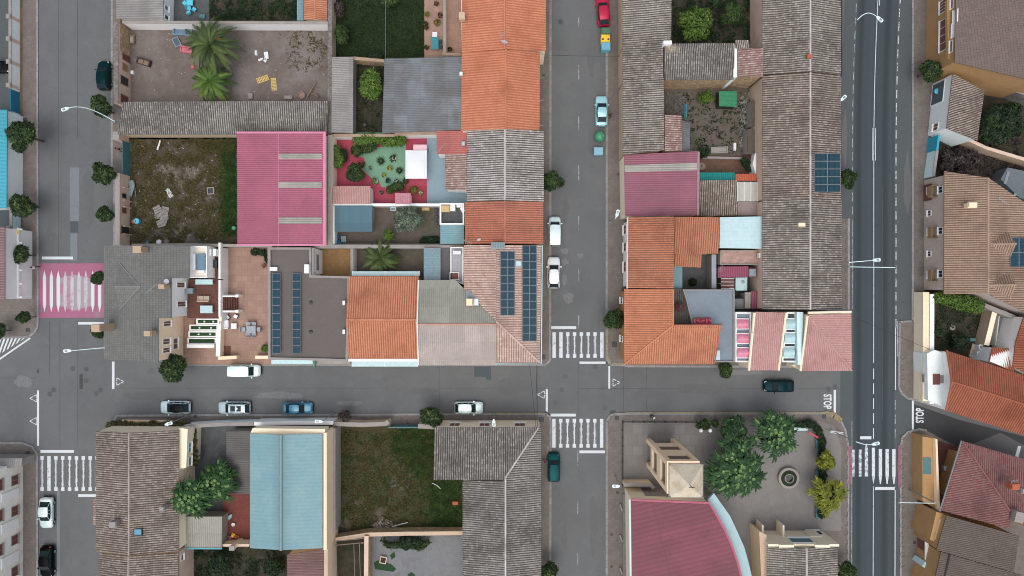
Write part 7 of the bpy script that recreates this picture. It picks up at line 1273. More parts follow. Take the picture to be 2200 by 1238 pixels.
for x, y, w, l, lab, rz in ((174, 820, .42, 2.1, 'long dark drain slot in the left crossroads', 0), (81, 798, .25, .5, 'small dark drain at the kerb line of the left crossroads', 0), (1180, 767, .3, .85, 'drain grate at the kerb west of the northern zebra', 0), (1304, 775, .3, .85, 'drain grate at the kerb east of the northern zebra', 0), (1176, 889, .35, 1.0, 'tilted drain grate at the south-west corner of the middle crossroads', .9), (1317, 885, .9, .32, 'drain grate at the south-east corner of the middle crossroads', 0),
    (1168, 767, .5, .7, 'square pavement hatch beside the cream-pink corner house', 0), (1320, 740, .7, .8, 'square pavement hatch near the ochre corner house', 0), (1325, 898, .6, .6, 'square pavement hatch at the plaza corner', 0), (1163, 901, .7, .7, 'square pavement hatch by the grey corner house', 0), (61, 709, .6, .6, 'dark square hatch on the left street corner', 0), (61, 974, .6, .6, 'dark square hatch on the lower left corner', 0), (55, 258, .6, .5, 'dark square hatch in the left pavement near the round tree', 0), (1770, 895, .55, .6, 'square hatch in the pavement near the yellow kerb', 0), (1328, 375, .35, .35, 'tiny hatch in the pavement beside the magenta warehouse', 0), (1168, 162, .35, .35, 'tiny hatch in the pavement beside the orange houses', 0), (420, 895, .4, .45, 'tiny hatch in the pavement near the silver estate car', 0), (590, 901, .4, .45, 'tiny hatch in the pavement near the blue-teal saloon', 0), (1964, 1165, .4, .45, 'tiny hatch in the pavement at the lower right', 0), (1326, 1058, .35, .35, 'tiny hatch in the pavement outside the church, upper', 0), (1314, 1148, .35, .35, 'tiny hatch in the pavement outside the church, middle', 0), (1313, 1217, .35, .35, 'tiny hatch in the pavement outside the church, lower', 0)):
    zz = .1245 if (x < 80 and y > 690 and y < 720) or x in (55, 61, 420, 590, 1168, 1320, 1325, 1163, 1770, 1328, 1964, 1326, 1314, 1313) else .0135
    c = W(x, y); t = thing('drain_cover', lab, 'drain cover', (c.x, c.y, 0), 'drains and hatches'); m = MB(); m.box((c.x, c.y, zz+.01), (w, l, .02), rz); m.obj('grate', plain('grate_iron', C(62, 62, 62), .7, .2), t); m = MB()
    n = 5
    for k in range(n):
        o_ = Matrix.Rotation(rz, 3, 'Z') @ (Vector((0, (k/(n-1)-.5)*l*.8, 0)) if l >= w else Vector(((k/(n-1)-.5)*w*.8, 0, 0))); m.box(Vector((c.x, c.y, zz+.021))+o_, (w*.8, .03, .004) if l >= w else (.03, l*.8, .004), rz)
    m.obj('bars', MC['cast_iron'], t)
# ================================================================ coloured garden
m = MB(); m.face([Vector((p.x, p.y, .186)) for p in poly(rect(716, 296, 918, 439))[::-1]]); struct('painted_floor', m, G_RED)
gp = [(778, 322), (800, 322), (810, 318), (872, 306), (874, 388), (868, 408), (820, 402), (816, 394), (812, 386), (800, 384), (772, 360), (772, 352), (786, 350), (782, 340), (770, 336)]
m = MB(); m.face([Vector((p.x, p.y, .192)) for p in poly(gp)[::-1]]); struct('painted_floor', m, G_GREEN)
m = MB(); m.face([Vector((p.x, p.y, .193)) for p in poly([(862, 400), (918, 400), (918, 438), (846, 438)])[::-1]]); struct('painted_floor', m, plain('deep_red_floor', C(140, 24, 44), .5))
t = thing('gazebo', 'bright white fabric gazebo over the green floor', 'gazebo', at(894, 354, 2.4)); m = MB(); a, b = W(871, 384, 2.3), W(917, 323, 2.3); N = 7
for i in range(N):
    for j in range(N):
        Q = []
        for u, v in ((i, j), (i+1, j), (i+1, j+1), (i, j+1)): u /= N; v /= N; Q.append(Vector((a.x+(b.x-a.x)*u, a.y+(b.y-a.y)*v, 2.3+.35*math.sin(math.pi*v)*math.sin(math.pi*u)**.5)))
        m.face(Q, smooth=True)
m.obj('canopy', plain('white_fabric', C(222, 226, 228), .8, var=.05), t); m = MB(); [m.tube([Vector((x, y, .18)), Vector((x, y, 2.3))], .04, 6) for x in (a.x, b.x) for y in (a.y, b.y)]; m.obj('frame', MC['grey_metal'], t)
t = thing('gazebo', 'small white gazebo edge with pink checks at the north of the coloured garden', 'canopy', at(902, 316, 2.2)); m = MB(); a, b = W(888, 322, 2.2), W(917, 311, 2.2); m.box((a+b)/2, (b.x-a.x, b.y-a.y, .06)); m.obj('canopy', plain('pinkish_white', C(220, 180, 188), .8, var=.3), t); m = MB(); [m.tube([Vector((x, (a.y+b.y)/2, .18)), Vector((x, (a.y+b.y)/2, 2.2))], .04, 6) for x in (a.x, b.x)]; m.obj('frame', MC['grey_metal'], t)
def pot(label, x, y, r, potm, fol=None, h=.4, group='plant pots on the garden floors', z=.19):
    c = W(x, y, h); t = thing('plant_pot', label, 'plant pot', (c.x, c.y, z), group); m = MB(); m.lathe((c.x, c.y, z), [(r*.7, 0), (r, h), (r*1.05, h), (r*.85, h-.05), (.01, h-.06)], 14); m.obj('pot', potm, t)
    if fol: m = MB(); m.world = False; leafcloud(m, [(0, 0, h+.05, r*1.15)], 60, r*.35, seed=int(x)); m.obj('plant', fol, t)
pot('white pot on the green floor', 796, 362, .22, MC['box_white'], L_WEEDG); pot('yellow flowered pot in the middle of the green floor', 838, 362, .32, MC['yellow_plastic'], L_LIME); pot('yellow pot south of the middle of the green floor', 825, 377, .25, MC['yellow_plastic'], L_LIME); pot('white rimmed pot near the southern shrub border', 852, 389, .24, MC['box_white'], L_DARK); pot('white oval planter on the edge of the green floor', 806, 390, .42, MC['box_white'], L_LIME); pot('blue pot on the green floor', 834, 389, .3, plain('pot_blue', C(70, 110, 130), .5), L_DARK)
pot('square white planter at the north of the green floor', 845, 341, .42, MC['box_white'], L_WEEDG); pot('square brown planter between red and green floors', 778, 354, .42, MC['terracotta_clay'], L_DARK); pot('round golden bush pot on the deep red floor', 889, 409, .5, MC['terracotta_clay'], L_LIME, .5); pot('small white square pot in the red corner', 904, 415, .28, MC['box_white'], L_YEL); pot('white pot beside the southern shrub border', 820, 414, .26, MC['box_white'], L_DARK); pot('planter beside the white gazebo', 872, 390, .38, MC['terracotta_clay'], L_DARK)
for x, y, lab in ((918, 32, 'yellowish pot plant on the terracotta patio'), (946, 34, 'dark pot plant by the white patio wall'), (939, 50, 'pale green plant in the patio centre'), (915, 52, 'upper of two dark pots at the lawn edge'), (916, 60, 'lower of two dark pots at the lawn edge'), (917, 103, 'pot plant at the south lawn corner'), (967, 107, 'pot plant in the narrow patio strip'), (938, 9, 'dark square pot at the top of the patio')): pot(lab, x, y, .3 if y != 50 else .42, MC['terracotta_clay'], L_LIME if y in (32, 50) else L_DARK, .4)
# ================================================================ furniture and yard objects
def table(label, x, y, w, l, h, top, leg=None, z=.16, rz=0, cat='table', group=None, name='table'):
    c = W(x, y, h+z); t = thing(name, label, cat, (c.x, c.y, z), group, rz); m = MB(); m.world = False; m.box((0, 0, h-.02), (w, l, .05)); m.obj('tabletop', top, t)
    for sx in (-1, 1):
        for sy in (-1, 1): m = MB(); m.world = False; m.box((sx*(w/2-.06), sy*(l/2-.06), h/2-.02), (.05, .05, h-.05)); m.obj('leg', leg or MC['grey_metal'], t)
    return t
def chair(label, x, y, rz, mat, z=.16, w=.5, group=None, name='chair', cat='chair'):
    c = W(x, y, .5+z); t = thing(name, label, cat, (c.x, c.y, z), group, rz); m = MB(); m.world = False; m.box((0, 0, .44), (w, w, .05)); m.obj('seat', mat, t); m = MB(); m.world = False; m.box((-w/2, 0, .72), (.05, w, .5)); m.obj('backrest', mat, t)
    for sx in (-1, 1):
        for sy in (-1, 1): m = MB(); m.world = False; m.box((sx*(w/2-.04), sy*(w/2-.04), .21), (.04, .04, .42)); m.obj('leg', mat, t)
    return t
def sofa(label, x, y, rz, mat, w=1.7, z=.16, cush=None, name='sofa', cat='sofa'):
    c = W(x, y, .5+z); t = thing(name, label, cat, (c.x, c.y, z), None, rz); m = MB(); m.world = False; m.box((0, 0, .22), (w, .8, .36)); m.obj('base', mat, t); m = MB(); m.world = False; m.box((0, .36, .55), (w, .18, .45)); m.obj('backrest', mat, t)
    for s in (-1, 1): m = MB(); m.world = False; m.box((s*(w/2-.08), 0, .46), (.16, .8, .3)); m.obj('armrest', mat, t)
    for s in (-.25, .25): m = MB(); m.world = False; m.box((s*(w-.3), -.04, .45), (w*.38, .6, .12)); m.obj('cushion', cush or mat, t)
    return t
table('teal garden table on the terracotta patio', 934, 93, 1.05, 1.7, .75, plain('table_teal', C(50, 128, 140), .4)); table('small white table above the teal garden table', 934, 74, .7, .7, .6, MC['box_white'])
for k, (x, y, a) in enumerate(((945, 90, 3.1), (946, 101, 3.0))): chair(('upper', 'lower')[k]+' dark chair on the right of the teal garden table', x, y, a, MC['dark_metal'], group='dark chairs by the teal table')
for k, (x, y, a, lab) in enumerate(((405, 17, 0, 'pale cyan plastic chair nearest the table in the concrete yard'), (416, 20, 1, 'right-hand pale cyan chair in the concrete yard'), (405, 27, 2, 'southernmost pale cyan chair in the concrete yard'), (396, 6, 4, 'left-hand pale cyan chair at the top of the concrete yard'))): chair(lab, x, y, a, MC['cyan_plastic'], group='pale cyan plastic chairs', w=.55)
table('pale cyan plastic table at the top of the concrete yard', 407, 5, .9, .9, .7, MC['cyan_plastic']); bin_box('teal tilted crate in the concrete yard', 434, 35, .8, .6, .4, MC['teal_metal'], name='crate', cat='crate', group=None)
# palm yard
def tub(label, x, y, w, l, mat, inner, rz=0, name='bathtub', cat='tub', h=.55, z=.14):
    c = W(x, y, h+z); t = thing(name, label, cat, (c.x, c.y, z), None, rz); m = MB(); m.world = False
    for dx, dy, ww, ll in ((w/2-.06, 0, .12, l), (-w/2+.06, 0, .12, l), (0, l/2-.06, w-.24, .12), (0, -l/2+.06, w-.24, .12)): m.box((dx, dy, h/2), (ww, ll, h))
    m.obj('rim', mat, t); m = MB(); m.world = False; m.box((0, 0, .15), (w-.2, l-.2, .28)); m.obj('bottom', inner, t); return t
tub('long pale blue trough against the white yard wall', 385, 67, 1.9, .95, plain('trough_blue', C(120, 150, 168), .4), plain('trough_inside', C(92, 118, 138), .5)); tub('grey-blue tilted tray beside the pale blue trough', 379, 90, .95, 1.35, MC['grey_plastic'], plain('tray_blue', C(70, 84, 100), .5), .45, 'tray', 'tray', .3); tub('second pale trough half under the large palm', 405, 68, .9, 1.1, MC['grey_plastic'], MC['trough_inside'])
sofa('faded pink sofa half hidden by the large palm', 400, 107, -.15, plain('sofa_pink', C(190, 110, 118), .8)); sofa('dark brown sofa with pale cushions in the walled yard', 308, 133, -.3, plain('sofa_brown', C(64, 52, 46), .8), 1.9, cush=plain('cushion_beige', C(126, 110, 96), .9))
tub('worn wooden planter box with a pale rock by the stone wall', 281, 84, .8, 1.2, MC['timber'], MC['pebble']); bin_box('small white cube cabinet beside the stone wall', 283, 155, .4, .5, .6, MC['box_white'], name='cabinet', cat='cabinet', group=None)
t = thing('ball', 'pink ball or cap lying between the two palms', 'ball', W(415, 144, .2)); t.location.z = .14; p = W(415, 144, .3); m = MB(); m.lathe((p.x, p.y, .14), [(.05, 0), (.22, .1), (.28, .25), (.22, .4), (.01, .48)], 12); m.obj('shell', plain('ball_pink', C(206, 90, 110), .5), t)
def pallet(label, x, y, rz, w=1.2, l=.85, mat=None, n=7, z=.14, h=.12, name='pallet', cat='pallet', group=None):
    c = W(x, y, h+z); t = thing(name, label, cat, (c.x, c.y, z), group, rz); m = MB(); m.world = False; [m.box((-w/2+w*(k+.5)/n, 0, h-.02), (w/n*.62, l, .03)) for k in range(n)]; m.obj('slats', mat or MC['pale_timber'], t, root=None); m = MB(); m.world = False; [m.box((0, s*(l/2-.05), h/2-.02), (w, .09, h-.04)) for s in (-1, 0, 1)]; m.obj('runners', mat or MC['timber'], t); return t
YP = plain('bed_yellow', C(206, 178, 110), .7); pallet('pale yellow slatted frame lying tilted, the left of the pair', 564, 170, .35, 1.75, .8, YP, 8, name='slatted_frame', cat='frame'); pallet('pale yellow slatted frame lying upright, the right of the pair', 588, 181, 1.65, 1.85, .75, YP, 9, name='slatted_frame', cat='frame')
GP = plain('grey_timber', C(150, 148, 144), .8)
bin_box('grey concrete block box by the long barn eave', 619, 209, 1.15, .55, .5, W_GREYP, name='box', cat='box', group=None); bin_box('pale grey stacked blocks near the small palm', 537, 206, .7, .9, .5, W_GREYP, name='box', cat='box', group=None)
for lab, a, b, r in (('long dark timber beam leaning across the yard corner', (658, 212), (678, 178), .1), ('short white board beside the dark timber beam', (670, 201), (684, 208), .12), ('white bent pipe in the weedy lot below the long barn', (338, 322), (344, 302), .12), ('pale bent hose in the weedy lot, near the grey corner house', (928, 1038), (946, 1050), .05), ('thin pale pole lying by the rubble heap', (842, 1132), (876, 1123), .05)):
    p, q = W(*a, .3), W(*b, .5); m = MB(); m.tube([p, (p+q)/2+Vector((.1, .1, .1)), q], r, 6); tag(m.obj('plank' if r > .09 else 'pipe', MC['timber'] if 'timber' in lab else MC['box_white']), lab, 'debris')
t = thing('broken_furniture', 'broken white folding frame lying in the middle of the walled yard', 'debris', at(566, 125, .3)); m = MB(); [m.box(W(566+dx, 125+dy, .35), (w, l, .08), r_) for dx, dy, w, l, r_ in ((6, -6, .6, 1.0, .1), (-6, 3, .7, .3, .4), (4, 5, .5, .4, .9))]; m.obj('panel', MC['box_white'], t); m = MB(); [m.tube([W(554, 126, .3), W(578, 130, .5)], .04, 4), m.tube([W(572, 112, .3), W(563, 134, .5)], .04, 4)]; m.obj('tube_frame', MC['grey_metal'], t)
bin_box('small white upright box beside the broken white frame', 549.5, 113, .32, .7, .4, MC['box_white'], name='box', cat='box', group=None)
t = thing('basin', 'round earthen basin by the long barn eave', 'basin', at(648, 205, .3)); p = W(648, 205, .3); m = MB(); m.lathe((p.x, p.y, .14), [(.35, 0), (.55, .3), (.5, .32), (.35, .1), (.01, .08)], 16); m.obj('bowl', plain('clay_pinkish', C(150, 128, 118), .9), t)
# weedy lot
for k, (x, y, a) in enumerate(((340, 462, .05), (354, 452, -.2), (353, 464, .1), (350, 476, -.35), (338, 450, .5), (345, 480, .3))): pallet(['western square grey pallet of the pile', 'northern tilted grey pallet of the pile', 'middle grey pallet of the pile', 'southern skewed grey pallet of the pile', 'small broken grey pallet on the north of the pile', 'grey pallet lying lowest at the south of the pile'][k]+' in the weedy lot', x, y, a, 1.1, 1.0, GP, 7, z=.14+.05*k, group='grey pallets piled in the weedy lot')
pallet('white slatted grid lying alone in the weedy lot', 363.5, 414.5, -1.05, 1.35, .6, MC['box_white'], 9, name='slatted_frame', cat='frame'); tub('square concrete well collar in the weedy lot', 452, 410, 1.0, 1.0, W_CONC, MC['dark_metal'], .05, 'well', 'well', .4)
for x, y, r, mat, lab in ((292, 475, .42, 'cyan_plastic', 'cyan barrel beside the pinkish street wall'), (314.5, 521, .26, 'teal_metal', 'small teal bucket by the south wall of the weedy lot'), (340, 520, .36, 'box_white', 'white bucket by the south wall of the weedy lot'), (356, 519, .4, 'timber', 'brown round tub by the south wall of the weedy lot'), (501, 490, .3, 'green_plastic', 'green bucket beside the pink warehouse wall'), (783, 268, .3, 'dark_metal', 'dark round pot in the narrow dark yard'), (285.5, 476, .3, 'terracotta_clay', 'clay pot beside the cyan barrel')):
    c = W(x, y, .8); t = thing('barrel', lab, 'barrel', (c.x, c.y, .14)); m = MB(); m.lathe((c.x, c.y, .14), [(r*.85, 0), (r, .2), (r, .6), (r*.95, .62), (r*.85, .5), (.01, .49)], 16); m.obj('shell', MC[mat], t)
t = thing('metal_scrap', 'leaning pale metal sheets at the pinkish street wall', 'scrap', at(281, 410, .5)); m = MB(); m.box(W(282, 397, .6), (.7, 1.2, .05), .1); m.box(W(281, 412, .5), (.6, 1.3, .05), -.3); m.obj('sheet', MC['grey_plastic'], t); m = MB(); m.tube([W(288, 392, .6), W(292, 424, .3)], .04, 4); m.obj('pole', MC['grey_metal'], t)
# olive garden
for x, y, r, lab in ((723, 508, .38, 'upper blue sack in the corner of the olive garden'), (727, 521, .4, 'lower blue sack in the corner of the olive garden')): c = W(x, y, .5); t = thing('sack', lab, 'sack', (c.x, c.y, .19), 'blue sacks'); m = MB(); m.lathe((c.x, c.y, .19), [(r*.8, 0), (r, .2), (r*.9, .45), (r*.4, .62), (.05, .7)], 12); m.obj('bag', plain('sack_blue', C(20, 120, 170), .5), t)
bin_box('grey box beside the blue sacks', 738, 514, .75, .9, .6, MC['grey_plastic'], name='box', cat='box', group=None); tub('blue plastic tub by the north wall of the olive garden', 845, 449, .8, .5, MC['cyan_glass'], MC['grey_plastic'], name='tub'); bin_box('orange-brown crate by the north wall of the olive garden', 914, 449, 1.1, .45, .4, MC['pale_timber'], name='crate', cat='crate', group=None)
t = thing('tarpaulin', 'pale folded tarpaulin at the foot of the olive garden', 'tarpaulin', at(914, 524, .3)); m = MB(); c = W(915, 524, .4); m.lathe((c.x, c.y, .19), [(.9, 0), (.8, .2), (.4, .35), (.01, .4)], 9); m.v = [Vector((v.x, c.y+(v.y-c.y)*.4, v.z)) for v in m.v]; m.obj('cloth', W_PCYAN, t); tub('green rectangular artificial turf mat in the olive garden', 925, 514, 2.4, .9, MC['turf'], MC['turf'], 0, 'turf_mat', 'mat', .06, .19)
for y, lab in ((453, 'upper'), (467, 'middle'), (480, 'lower')): c = W(937, y, .6); t = thing('barrel', lab+' dark round drum beside the small roof terrace', 'barrel', (c.x, c.y, .19)); m = MB(); m.lathe((c.x, c.y, .19), [(.24, 0), (.27, .4), (.25, .5), (.01, .5)], 12); m.obj('shell', MC['dark_metal'], t)
# villa furniture
VT = 2.21
table('glass-topped white table with a small plant on the villa deck', 443, 665, 1.7, 1.05, .7, MC['cyan_glass'], MC['white_paint'], VT); sofa('pale wicker sofa on the villa deck', 437, 642, math.pi, plain('wicker', C(178, 160, 142), .8), 1.6, VT)
bin_box('grey kitchen unit on the villa deck, western piece', 422, 625, 1.0, .8, .8, MC['grey_plastic'], name='cabinet', cat='cabinet', group=None).location.z = VT; 
table('long glass-roofed bench table by the villa roof terrace', 438, 606, 2.4, .7, .8, MC['cyan_glass'], MC['white_paint'], VT)
for k, (x0, y0, x1, y1) in enumerate(((425, 687, 467, 695), (410, 700, 465, 708.5), (408, 714, 463, 722.5), (406, 728, 461, 737.5))):
    z = 2.0-.35*k; a, b = W(x0, y1, z), W(x1, y0, z); t = thing('raised_planter', ['top and shortest', 'second', 'third', 'lowest'][k]+' of the four white planters with dark green turf', 'planter', ((a.x+b.x)/2, (a.y+b.y)/2, 0), 'stepped white planters'); m = MB(); m.box(((a.x+b.x)/2, (a.y+b.y)/2, z/2), (b.x-a.x+.45, b.y-a.y+.28, z)); m.obj('trough', W_WHITE, t); m = MB(); m.box(((a.x+b.x)/2, (a.y+b.y)/2, z), (b.x-a.x, b.y-a.y-.08, .06)); m.obj('turf', MC['turf'], t)
    if k < 3: m = MB(); [m.lathe((a.x+(b.x-a.x)*f, (a.y+b.y)/2, z+.02), [(.12, 0), (.14, .1), (.02, .2)], 8) for f in (.35, .8)]; m.obj('stone', MC['box_white'], t)
t = wall('white wall at the foot of the stepped planters', [(401, 744), (460, 744)], 1.6, .5, W_WHITE, None); t = wall('pale stepped wall at the west side of the patio', [(470, 690), (468, 766)], 1.6, .5, W_PEACH, W_WHITE); wall('low pale wall along the south edge of the patio, western piece', [(468, 770), (508, 768)], 1.3, .45, W_PEACH, None); wall('low pale wall along the south edge of the patio, eastern piece', [(548, 768), (584, 768)], 1.3, .45, W_PEACH, None)
wall('pale wall between the patio and the gravel roof', [(578, 532), (579, 772)], 2.6, .35, W_WHITE, W_CONC); wall('white balustrade between the villa deck and the patio', [(473, 532), (473, 690)], 2.6, .28, W_WHITE, W_CREAM)
t = thing('steps', 'brown outdoor steps with white side walls leading down to the patio', 'stairs', W(493, 653, 0))
for k in range(6): m = MB(); z = 2.0-.3*k; a = W(480+k*5.4, 653, z); m.box((a.x, a.y, z/2+.1), (.42, 1.9, z)); m.obj('step', TERRAD, t)
for y in (636, 669): m = MB(); a, b = W(476, y, 2.4), W(510, y, 1.6); m.tube([a, b], .16, 4); m.box((b.x, b.y, .9), (.4, .4, 1.8)); m.obj('side_wall', W_WHITE, t)
for x, y, rz, lab in ((489, 682, .6, 'left white square pouf on the patio'), (507, 680, -.5, 'right white square pouf on the patio')): c = W(x, y, .5); t = thing('pouf', lab, 'stool', (c.x, c.y, .2), 'white patio poufs', rz); m = MB(); m.world = False; m.box((0, 0, .2), (.55, .55, .34)); m.obj('base', MC['dark_metal'], t); m = MB(); m.world = False; m.box((0, 0, .41), (.5, .5, .1)); m.obj('cushion', MC['box_white'], t)
sofa('white lounge sofa on the patio beside the steps', 484, 697, math.pi/2, MC['box_white'], 1.3, .2); table('small white square coffee table on the patio', 502, 701, .8, .8, .4, MC['box_white'], z=.2)
GT = plain('rattan_grey', C(150, 158, 166), .6); table('grey six-seat dining table on the patio', 539, 708, 1.3, .95, .75, GT, z=.2)
for k, (x, y, a) in enumerate(((522, 708, 0), (556, 708, math.pi), (533, 697, -U), (545, 697, -U), (533, 719, U), (545, 719, U))): chair(['west end', 'east end', 'north-west', 'north-east', 'south-west', 'south-east'][k]+' grey chair of the patio dining table', x, y, a, GT, .2, .6, 'grey patio dining chairs')
hedge('small bright shrub by the patio gate', [(570, 748), (571, 756)], .55, 1.0, L_LIME, 91, 500, .12, 'bush', 'bush'); chair('brown folding chair at the ivy corner of the patio', 566, 571, 2.4, MC['brown_wood'], .2)
flat('dark brown timber deck square by the patio gate', rect(468, 744, 495, 765), .25, W_GREYP, TERRAD, 0, name='deck', cat='deck'); flat('grey sloping driveway between the planters and the patio', [(420, 750), (462, 750), (470, 784), (424, 784)], .16, W_GREYP, S_CONC, 0, name='driveway', cat='driveway')
# dark red terrace items
for x, y, mat, lab in ((486, 1155, 'teal_metal', 'teal toy car on the dark red terrace'), (493, 1158, 'ball_pink', 'pink toy block on the dark red terrace'), (499, 1152, 'yellow_plastic', 'yellow toy on the dark red terrace'), (507, 1155, 'terracotta_clay', 'orange toy block on the dark red terrace'), (483, 1163, 'green_plastic', 'green toy on the dark red terrace')):
    c = W(x, y, 1.0); t = thing('toy', lab, 'toy', (c.x, c.y, .5)); m = MB(); m.box((c.x, c.y, .7), (.42, .6, .3), x); m.obj('body', MC[mat], t); m = MB(); m.box((c.x, c.y, .92), (.25, .3, .16), x); m.obj('top', MC[mat], t)
t = thing('wading_boat', 'small pale blue boat-shaped toy pool on the dark red terrace', 'toy boat', at(494, 1111, .6)); m = MB(); c = W(494, 1111, .6); O = [Matrix.Rotation(-.6, 3, 'Z') @ Vector(v)+Vector((c.x, c.y, 0)) for v in ((-.2, -.45, 0), (.2, -.45, 0), (.26, .2, 0), (0, .6, 0), (-.26, .2, 0))]; m.prism(O, .5, .72); m.obj('hull', MC['grey_plastic'], t); m = MB(); m.prism([c+(o-c)*.7 for o in O], .7, .73); m.obj('inside', MC['cyan_glass'], t)
c = W(500, 1128, .9); t = thing('plant_pot', 'round white pot on the dark red terrace', 'plant pot', (c.x, c.y, .5)); m = MB(); m.lathe((c.x, c.y, .5), [(.2, 0), (.26, .3), (.2, .31), (.01, .2)], 14); m.obj('pot', MC['box_white'], t)
tub('white bathtub lying under the bushes of the concrete yard', 879, 1168, 1.9, .85, MC['box_white'], MC['cyan_glass'], .05, z=.16); tub('square mossy concrete basin in the concrete yard', 823, 1204, .95, 1.0, W_PINKP, S_DARK, -.2, 'basin', 'basin', .4, .16)
bin_box('pinkish brick block beside the grey corner house wall', 978, 1082, .8, .5, .8, MC['terracotta_clay'], name='block', cat='block', group=None); flat_s('moss_patch', [(804, 1208), (815, 1202), (842, 1212), (852, 1222), (845, 1228), (806, 1222)], .168, MC['turf']); flat_s('moss_patch', [(838, 1192), (848, 1184), (850, 1196), (842, 1202)], .168, MC['turf']); flat_s('moss_patch', [(875, 1235), (884, 1228), (892, 1234), (890, 1245)], .168, MC['turf'])
# courtyard shed
t = mono('green plastic covered shed in the junk courtyard', [(1545, 196), (1583, 196), (1583, 230), (1545, 228)], [2.2, 2.0, 2.0, 2.2], (1, 0), MC['dark_metal'], plain('green_tarp', C(44, 124, 88), .5, var=.35), pitch=.6, amp=.02, name='shed', cat='shed')
t = thing('ladder', 'bright blue pole standing on the edge of the scrap heap', 'pole', at(1470, 240, 1)); m = MB(); m.tube([W(1470, 222, 1.2), W(1470, 254, 1.2)], .07, 5); m.obj('rail', MC['blue_gate'], t); m = MB(); m.tube([W(1474, 224, .6), W(1474, 252, .6)], .05, 5); m.obj('second_rail', MC['cyan_plastic'], t)
tub('overturned white trough at the south of the junk courtyard', 1546, 322, 2.4, .9, W_CONC, W_GREYP, .05, 'trough', 'trough', .5); flat('grey-brown low hut roof in the south-east of the junk courtyard', rect(1606, 278, 1634, 328), 2.2, W_GREYP, S_DIRT2, 0, name='shed', cat='shed'); flat('narrow low hut roof in the north-east of the junk courtyard', rect(1614, 216, 1634, 270), 2.2, W_GREYP, S_DIRT2, 0, name='shed', cat='shed')
bin_box('white junk panel near the south-east hut', 1579, 315, .4, 1.1, .3, MC['box_white'], name='box', cat='box', group=None)
for x, y, r, mat, lab in ((1607, 344, .8, 'dark_wine', 'large dark red round tank in the corner of the brown patio'), (1508, 357, .55, 'timber', 'round cable reel table on the brown patio')):
    c = W(x, y, 1.0); t = thing('round_table' if r < .7 else 'water_tank', lab, 'table' if r < .7 else 'tank', (c.x, c.y, .16)); m = MB(); m.lathe((c.x, c.y, .16), [(r*.5, 0), (r*.5, .6), (r, .62), (r, .7), (.01, .72)] if r < .7 else [(r, 0), (r, .8), (r*.6, .95), (.01, 1)], 20); m.obj('body', MC[mat] if mat in MC else bpy.data.materials[mat], t); m = MB(); m.lathe((c.x, c.y, .89 if r < .7 else 1.16), [(.12, 0), (.12, .05), (.01, .06)], 10); m.obj('hub', MC['dark_metal'], t)
# cypress in small court
c = at(1494, 607, 2.0); t = thing('cypress', 'small dark cypress in the grey courtyard behind the orange roofs', 'tree', c); m = MB(); m.world = False; L = [(0, 0, .6+.5*k, .55-.11*k) for k in range(5)]; leafcloud(m, L, 900, .12, seed=93); m.obj('crown', L_DARK, t); m = MB(); m.world = False; m.tube([(0, 0, 0), (0, 0, 1)], .06, 6); m.obj('trunk', BARK, t)
# plaza furniture
for k, (x, y, h, lab) in enumerate(((1757, 951, 26, 'teal bench at the north end of the plaza hedge'), (1757, 1024, 28, 'teal bench in the middle of the plaza hedge'), (1757, 1101, 26, 'teal bench under the yellow-green plaza tree'))):
    c = W(x, y, .45); t = thing('park_bench', lab, 'bench', (c.x, c.y, .15), 'teal plaza benches'); l = h/15; m = MB(); [m.box((c.x-.3+.15*q, c.y, .6), (.12, l, .05)) for q in range(4)]; m.obj('seat', MC['teal_metal'], t); m = MB(); m.box((c.x+.34, c.y, .85), (.06, l, .4)); m.obj('backrest', MC['teal_metal'], t)
    for s in (-1, 1): m = MB(); m.box((c.x, c.y+s*(l/2-.15), .36), (.6, .08, .42)); m.obj('leg', MC['dark_metal'], t)
c = W(1722, 921, .4); t = thing('park_bench', 'pale blue bench beside the globe lamp at the top of the plaza', 'bench', (c.x, c.y, .15), 'teal plaza benches'); m = MB(); m.box((c.x, c.y, .6), (1.6, .55, .06)); m.obj('seat', MC['cyan_glass'], t); m = MB(); m.box((c.x, c.y+.3, .85), (1.6, .06, .4)); m.obj('backrest', MC['teal_metal'], t); m = MB(); m.box((c.x, c.y, .35), (1.2, .3, .4)); m.obj('leg', MC['dark_metal'], t)
t = thing('banner', 'red and white banner rail behind the curved hedge on the plaza', 'banner', at(1750, 936, 1)); m = MB(); a, b = W(1737, 929, 1.1), W(1763, 943, 1.1); m.tube([a, b], .13, 5); m.obj('cloth', plain('coral', C(206, 90, 96), .6), t); m = MB(); [m.tube([q, Vector((q.x, q.y, .15))], .03, 4) for q in (a, b)]; m.obj('post', MC['grey_metal'], t)
for x, y, lab in ((1506, 925.5, 'left of the twin white globe lamps on the plaza'), (1526, 925.5, 'right of the twin white globe lamps on the plaza'), (1707, 922, 'single white globe lamp by the pale blue bench')):
    p = W(x, y, 3.2); t = thing('globe_lamp', lab, 'lamp', (p.x, p.y, .15), 'globe lamps on the plaza'); m = MB(); m.tube([(p.x, p.y, .15), (p.x, p.y, 2.9)], .05, 7); m.obj('pole', MC['dark_metal'], t); m = MB(); m.lathe((p.x, p.y, 2.9), [(.05, 0), (.2, .08), (.27, .25), (.22, .42), (.08, .52), (.01, .53)], 14); m.obj('globe', MC['box_white'], t); m = MB(); m.lathe((p.x, p.y, 2.82), [(.12, 0), (.24, .16), (.24, .2)], 12); m.obj('collar', MC['dark_metal'], t)
